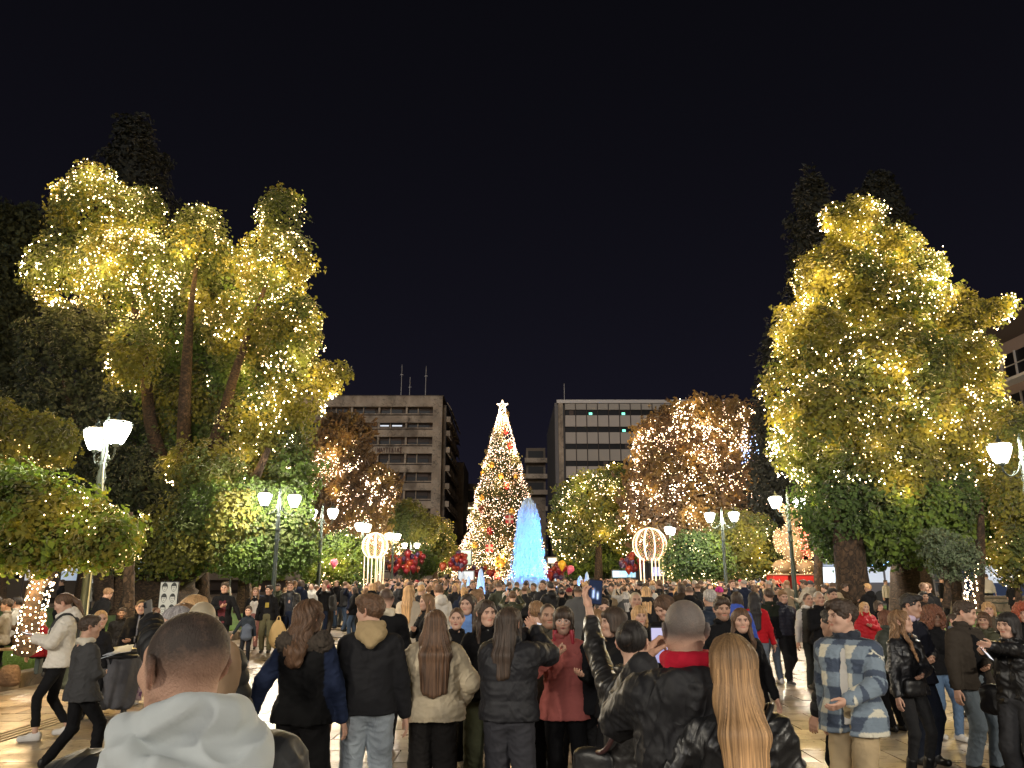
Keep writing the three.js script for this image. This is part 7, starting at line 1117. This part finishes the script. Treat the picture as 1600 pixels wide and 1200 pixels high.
for (const [px, py, D, t, c, h, lab] of [[12, 935, 14.8, -1.2, [0.2, 0.18, 0.15], 'dark', 'seated person in pale jacket nearest the left edge'], [28, 932, 15.6, -1.6, [0.36, 0.35, 0.32], 'black', 'seated person in whitish jacket second from the left edge'], [44, 937, 15.2, -0.9, [0.08, 0.05, 0.03], 'brown', 'seated person in brown jacket beside the trunk lights'], [-8, 930, 14.2, -0.9, [0.03, 0.03, 0.03], 'black', 'seated person in black cut by the left edge']])
  P({ at: [px, py, D, t], label: lab, sex: rnd() < 0.5 ? 'f' : 'm', skin: 'mid', hair: 'short', hairColor: h, top: coat(c), legs: { color: bk }, sit: 1, y: 0.3, feet: [[0.12, 0.4], [-0.12, 0.4]], armL: 'phone', armR: 'phone', lod: 1 });
{ // things beside them
  const b = thing('park_bench', 'low wooden bench on the lawn behind the white fleece woman', 'bench', [-9.6, 0.2, -14.8], 0.2); for (let i = 0; i < 4; i++) part(b, 'slat', bevel(2.4, 0.04, 0.1, 0, 0.42, -0.18 + i * 0.12, 0.01), std([0.3, 0.2, 0.12], 0.7)); for (const s of [-1, 1]) part(b, 'leg', bevel(0.08, 0.42, 0.42, s * 0.95, 0.2, 0, 0.01), M.iron);
  const w = thing('low_wall', 'low stone seat wall under the seated people at the left edge', 'wall', [-10.6, 0.15, -15]); for (let i = 0; i < 5; i++) part(w, 'stone', worldUV(bevel(0.95, 0.62, 0.5, -i * 0.97, 0.3, 0.2, 0.03)), M.kerb);
  const c = thing('paper_bag', 'crumpled brown paper bag on the grass at the left edge', 'bag', [at(4, 1010, 13.2).x, 0.2, -13.5]); const gb = skinOf(sdf([{ c: V(0, 0.26, 0), r: V(0.34, 0.3, 0.22), k: 0.05 }, cap([-0.2, 0.06, 0], [0.2, 0.06, 0], 0.16, undefined, 0.05), cap([-0.2, 0.42, 0], [0.16, 0.46, 0], 0.1, undefined, 0.05)], 0.03), folds(0.03, 7), () => [1, 1, 1]); part(c, 'sack', gb, cloth('cloth', [0.09, 0.06, 0.04])); c.scale.setScalar(0.5);
  const k = at(175, 1060, 11.6), s = thing('covered_trolley', 'grey cloth covered trolley on small wheels with papers on top', 'trolley', [k.x, 0, k.z], 0.3), gc = skinOf(sdf([cap([-0.17, 0.2, 0], [-0.19, 0.72, 0], 0.14, 0.15, 0.1), cap([0.17, 0.2, 0], [0.19, 0.72, 0], 0.14, 0.15, 0.1), lump([0, 0.5, 0], [0.34, 0.38, 0.22], 0.08), cut([0, 1, 0], 0.78), cut([0, -1, 0], -0.1)], 0.022), (q) => 0.018 * Math.sin(Math.atan2(q.z, q.x) * 9 + q.y * 3) + folds(0.012, 5)(q), () => [1, 1, 1]);
  part(s, 'cover', gc, cloth('denim', [0.1, 0.1, 0.11])); part(s, 'tray', bevel(0.66, 0.04, 0.4, 0, 0.8, 0, 0.015), gadget); for (const [x, z] of [[-0.2, 0.1], [0.2, 0.1], [-0.2, -0.1], [0.2, -0.1]]) { const g = cyl(0.05, 0.05, 0.04, 0, 0, 0, 12); g.rotateZ(pi / 2); part(s, 'wheel', g, M.wire, [x, 0.05, z]); }
  for (let i = 0; i < 6; i++) part(s, 'plastic_wrap', new THREE.SphereGeometry(0.09, 9, 7).scale(1, 0.55, 1), phys([0.12, 0.11, 0.1], 0.15, { clearcoat: 1 }), [-0.24 + i * 0.09, 0.84 + rr(0, 0.03), rr(-0.1, 0.1)]);
  const pp = thing('paper_sheet', 'pale blue paper sheets lying on the covered trolley', 'paper', [k.x, 0.83, k.z + 0.05], 0.5); part(pp, 'sheet', bevel(0.4, 0.008, 0.28, 0.02, 0.03, 0, 0.003), std([0.55, 0.62, 0.7], 0.8), null, [0.18, 0.1, 0.25]); part(pp, 'sheet', bevel(0.36, 0.008, 0.26, 0.08, 0.06, 0.03, 0.003), std([0.6, 0.64, 0.7], 0.8), null, [0.3, -0.2, 0.2]);
  // board of pencil portraits
  const faces = texture(256, 512, (u, v) => {
    let k = 0.86; const X = u * 2, Y = (1 - v) * 4, cx = Math.floor(X), cy = Math.floor(Y), x = X - cx - 0.5 - 0.06 * (hash(cx, cy, 2) - 0.5), y = Y - cy - 0.48, e = Math.hypot(x / 0.26, y / 0.36), hr = Math.hypot(x / 0.33, (y + 0.08) / 0.38);
    if (hr < 1 && (e > 1 || y < -0.2 + 0.12 * hash(cx, cy, 4))) k = 0.12 + 0.3 * noise(u * 60, v * 90); if (Math.abs(e - 1) < 0.05 && y > -0.1) k = 0.25;
    for (const s of [-0.1, 0.1]) if (Math.hypot((x - s) / 0.05, (y + 0.02) / 0.028) < 1) k = 0.2; if (Math.abs(y - 0.2) < 0.018 && Math.abs(x) < 0.08) k = 0.3; if (Math.abs(x) < 0.012 && y > 0 && y < 0.11) k = 0.45;
    return [k, k, k * 0.97];
  });
  const q = at(262, 944, 9.5), d = thing('portrait_board', 'white board of small pencil portraits beside the leaning trunk', 'board', [q.x, 0, q.z], 0.1), hgt = 0.5;
  part(d, 'sheet', new THREE.BoxGeometry(0.2, hgt, 0.012).translate(0, q.y, 0), std([0.85, 0.85, 0.82], 0.8, { map: faces })); part(d, 'backing', bevel(0.22, hgt + 0.02, 0.014, 0, q.y, -0.014, 0.004), gadget); part(d, 'pole', cyl(0.015, 0.015, q.y, 0, q.y / 2, -0.03, 8), gadget); d.rotation.z = 0.0;
}
// ---------------------------------------------------------------- the crowd
{
  const protos = [], styles = [['short', 'm', 'short'], ['crop', 'm', 'cropped'], ['quiff', 'm', 'thick'], ['thin', 'm', 'thinning'], ['long', 'f', 'long'], ['bob', 'f', 'chin-length'], ['bun', 'f', 'pinned-up'], ['pony', 'f', 'tied-back'], ['beanie', 'm', 'hat']];
  const tops = [() => coat(), () => puffer(), () => coat(bk, { hem: 0.6, fit: 0.03 }), () => leather(), () => coat(bk, { hood: true, kind: 'fleece' }), () => puffer(bk, { hood: true, hem: 0.78 })];
  const poses = [['relaxed', 'down'], ['pocket', 'pocket'], ['phone', 'phone'], ['high', 'high'], ['pocket', 'relaxed'], ['belly', 'down']];
  styles.forEach(([h, sex, word], i) => { for (let k = 0; k < 2; k++) { const po = poses[(i + k * 3) % 6]; protos.push({ word, info: makePerson({ lod: 2, sex, hair: h, hairOpt: h === 'long' ? strand(0.3 + 0.15 * k) : null, top: tops[(i * 2 + k * 3) % 6](), armL: po[0], armR: po[1], skin: 'mid', legs: { wide: k * 0.02 }, feet: [[0.1, k ? 0.1 : 0.03], [-0.1, k ? -0.1 : 0]] }) }); } });
  protos.forEach((p) => scene.remove(p.info.g)); used.person -= 0;
  const colors = [['black', [0.007, 0.007, 0.008], 14], ['charcoal', [0.018, 0.018, 0.02], 5], ['navy', [0.01, 0.014, 0.03], 4], ['brown', [0.032, 0.021, 0.013], 3], ['beige', [0.22, 0.17, 0.11], 1.4], ['cream', [0.33, 0.29, 0.23], 1.2], ['grey', [0.075, 0.075, 0.075], 2.4], ['olive', [0.03, 0.034, 0.018], 2], ['dark red', [0.08, 0.008, 0.01], 0.9], ['blue', [0.03, 0.05, 0.11], 1], ['white', [0.4, 0.38, 0.35], 0.8], ['pale pink', [0.25, 0.13, 0.13], 0.4]];
  const hairs = [['black', 'black', 3], ['dark brown', 'dark', 4], ['brown', 'brown', 3], ['light brown', 'light', 2], ['blonde', 'blond', 1.6], ['grey', 'grey', 1]], skins = ['fair', 'mid', 'mid', 'olive'];
  const wpick = (a) => { let t = rnd() * a.reduce((s, x) => s + x[2], 0); for (const x of a) { t -= x[2]; if (t <= 0) return x; } return a[0]; };
  const taken = [], seen = {};
  scene.traverse((o) => { if (o.userData.category === 'person' && o.parent === scene) taken.push([o.position.x, o.position.z]); });
  const free = (x, z, r) => taken.every(([a, b]) => (a - x) ** 2 + (b - z) ** 2 > r * r) && Math.hypot(x - FC.x, z - FC.z) > 6.9 && !(Math.hypot(x + 8, z + 27) < 0.6);
  const zone = (x, z) => { const px = 800 + x / -z * 1240; return px < 560 ? 'toward the big tree' : px < 640 ? 'before the smaller globe' : px < 720 ? 'before the balloon bunches' : px < 800 ? 'by the small jets' : px < 860 ? 'before the blue jet' : px < 960 ? 'right of the blue jet' : px < 1060 ? 'before the larger globe' : px < 1160 ? 'under the broad brown tree' : 'toward the glowing bear'; };
  let made = 0, k = 0;
  // clearings that the photograph leaves open: the walk at the left and the one at the right
  const open = (x, z) => { const px = 800 + x / -z * 1240, D = -z; return (px < 560 && D < 26) || (px < 650 && D < 24) || (px > 1085 && px < 1440 && D < 23) || D < 17; };
  while (made < 215 && k++ < 40000) {
    const D = 16.5 + 21 * Math.pow(rnd(), 0.8), x = rr(-9.5, 11.5) * (0.55 + D / 60), z = -D;
    if (open(x, z) || !free(x, z, D < 20 ? 0.85 : 0.72) || x < -8.6 || x > 12) continue;
    const pr = pick(protos), c = wpick(colors), h = wpick(hairs), toward = Math.atan2(FC.x - x, FC.z - z), way = rnd(), turn = way < 0.55 ? toward + rr(-0.5, 0.5) : way < 0.8 ? rr(-0.6, 0.6) : rr(-3.14, 3.14), f = Math.cos(turn), face = f > 0.6 ? 'facing us' : f < -0.6 ? 'back turned' : Math.sin(turn) > 0 ? 'facing rightward' : 'facing leftward';
    const far = D < 20 ? 'nearer' : D < 27 ? 'middle' : 'farther', lab = `${c[0]} coat, ${pr.word === 'hat' ? 'woolly hat' : pr.word + ' ' + h[0] + ' hair'}, ${face}, ${far} crowd ${zone(x, z)}`;
    if (seen[lab]) continue; seen[lab] = 1;
    const g = pr.info.g.clone(); g.name = numbered('person'); scene.add(g);
    const s = rr(0.9, 1.04) * (pr.word === 'long' ? 0.96 : 1); g.scale.set(s * rr(0.96, 1.06), s, s); g.position.set(x, 0, z); g.rotation.y = turn;
    for (const ch of g.children) {
      if (ch.name === 'hair') ch.material = hairMat(HC[h[1]]); else if (ch.name === 'body') { ch.material = skinMat(SK[pick(skins)]); }
      else if (ch.name === 'jacket') ch.material = cloth(['cloth', 'cloth', 'nylon', 'fleece'][(rnd() * 4) | 0], c[1]); else if (ch.name === 'trousers') ch.material = cloth(rnd() < 0.35 ? 'denim' : 'cloth', pick([bk, bk, navy, [0.03, 0.03, 0.032], denimDark, [0.12, 0.15, 0.2], [0.06, 0.05, 0.04]]));
      else if (ch.name === 'woolly_hat') ch.material = cloth('fleece', pick([[0.05, 0.05, 0.06], [0.3, 0.28, 0.26], [0.2, 0.02, 0.03]]));
    }
    tag(g, lab, 'person', 'crowd round the fountain'); taken.push([x, z]); made++;
  }
  // people sitting and walking beyond the lawns
  const lawnSpots = [[355, 908, 40, 'person in pale coat beyond the leaning trunk'], [300, 905, 38, 'person in grey coat beside the leaning trunk'], [98, 905, 30, 'person standing behind the trunk lights at the left'], [1400, 905, 36, 'person in dark coat left of the thick trunk at the right'], [1383, 906, 40, 'person in beige coat beyond the grooved trunk'], [1470, 902, 36, 'person between the slim trunks by the right lawn'], [1540, 896, 42, 'person in white jacket on the low wall beyond the lawn'], [1325, 897, 38, 'person in pale coat before the white bus'], [1580, 905, 36, 'person in black at the far right lawn edge'], [232, 905, 36, 'person in black beyond the lawn by lit shop windows'], [140, 908, 34, 'person in grey walking behind the tall lamp']];
  for (const [px, py, D, lab] of lawnSpots) { const pr = pick(protos), g = pr.info.g.clone(); g.name = numbered('person'); scene.add(g); const p = at(px, py, D); g.position.set(p.x, 0.12, p.z); g.scale.setScalar((p.y - 0.12) / 1.755); g.rotation.y = rr(-3, 3); for (const ch of g.children) if (ch.name === 'jacket') ch.material = cloth('cloth', /pale|white|beige/.test(lab) ? [0.42, 0.38, 0.32] : /grey/.test(lab) ? [0.14, 0.14, 0.14] : bk); tag(g, lab, 'person', 'people beyond the lawns'); }
  // the far crowd, beyond the fountain, reads as one mass of heads
  const far = [0, 1, 8, 10, 12, 15].map((i) => protos[i].info.g), mats = [];
  const crowd = new THREE.Group(); crowd.name = 'crowd'; scene.add(crowd); tag(crowd, 'dense far crowd of people filling the square behind the fountain', 'crowd', null, 'stuff');
  const spots = []; for (let i = 0; i < 620; i++) { const D = 37 + 34 * Math.pow(rnd(), 0.8), x = rr(-0.5, 0.5) * (19 + D * 0.16) + 0.8; if (Math.hypot(x - FC.x, -D - FC.z) < 7 || Math.hypot(x - XT.x, -D + XD) < 4.6) continue; spots.push([x, D]); }
  far.forEach((p, i) => { const mine = spots.filter((_, q) => q % far.length === i), geo = { skin: [], top: [], hair: [] };
    for (const ch of p.children) { const kind = ch.name === 'body' ? 'skin' : ch.name === 'hair' ? 'hair' : 'top'; if (ch.name === 'shoe') continue; geo[kind].push(ch.geometry); }
    for (const kind of ['skin', 'top', 'hair']) { if (!geo[kind].length) continue; const im = shade(new THREE.InstancedMesh(mergeGeometries(geo[kind]), kind === 'skin' ? skinMat(SK.mid) : kind === 'hair' ? std([1, 1, 1], 0.6, { vertexColors: true }) : std([1, 1, 1], 0.85, { vertexColors: true }), mine.length)); im.name = kind === 'skin' ? 'heads_and_hands' : kind === 'hair' ? 'hair' : 'clothes';
      seed = 777 + i; mine.forEach(([x, D], n) => { const s = rr(0.9, 1.05), m = new THREE.Matrix4().compose(V(x, 0.02, -D), new THREE.Quaternion().setFromAxisAngle(V(0, 1, 0), rr(-3.14, 3.14)), V(s, s, s)); im.setMatrixAt(n, m); const c = kind === 'hair' ? HC[wpick(hairs)[1]] : kind === 'top' ? wpick(colors)[1] : null; if (c) im.setColorAt(n, lin(...c)); }); im.userData.kind = 'stuff'; crowd.add(im); }
  });
}
renderer.setSize?.(1024, 768);
renderer.render(scene, camera);
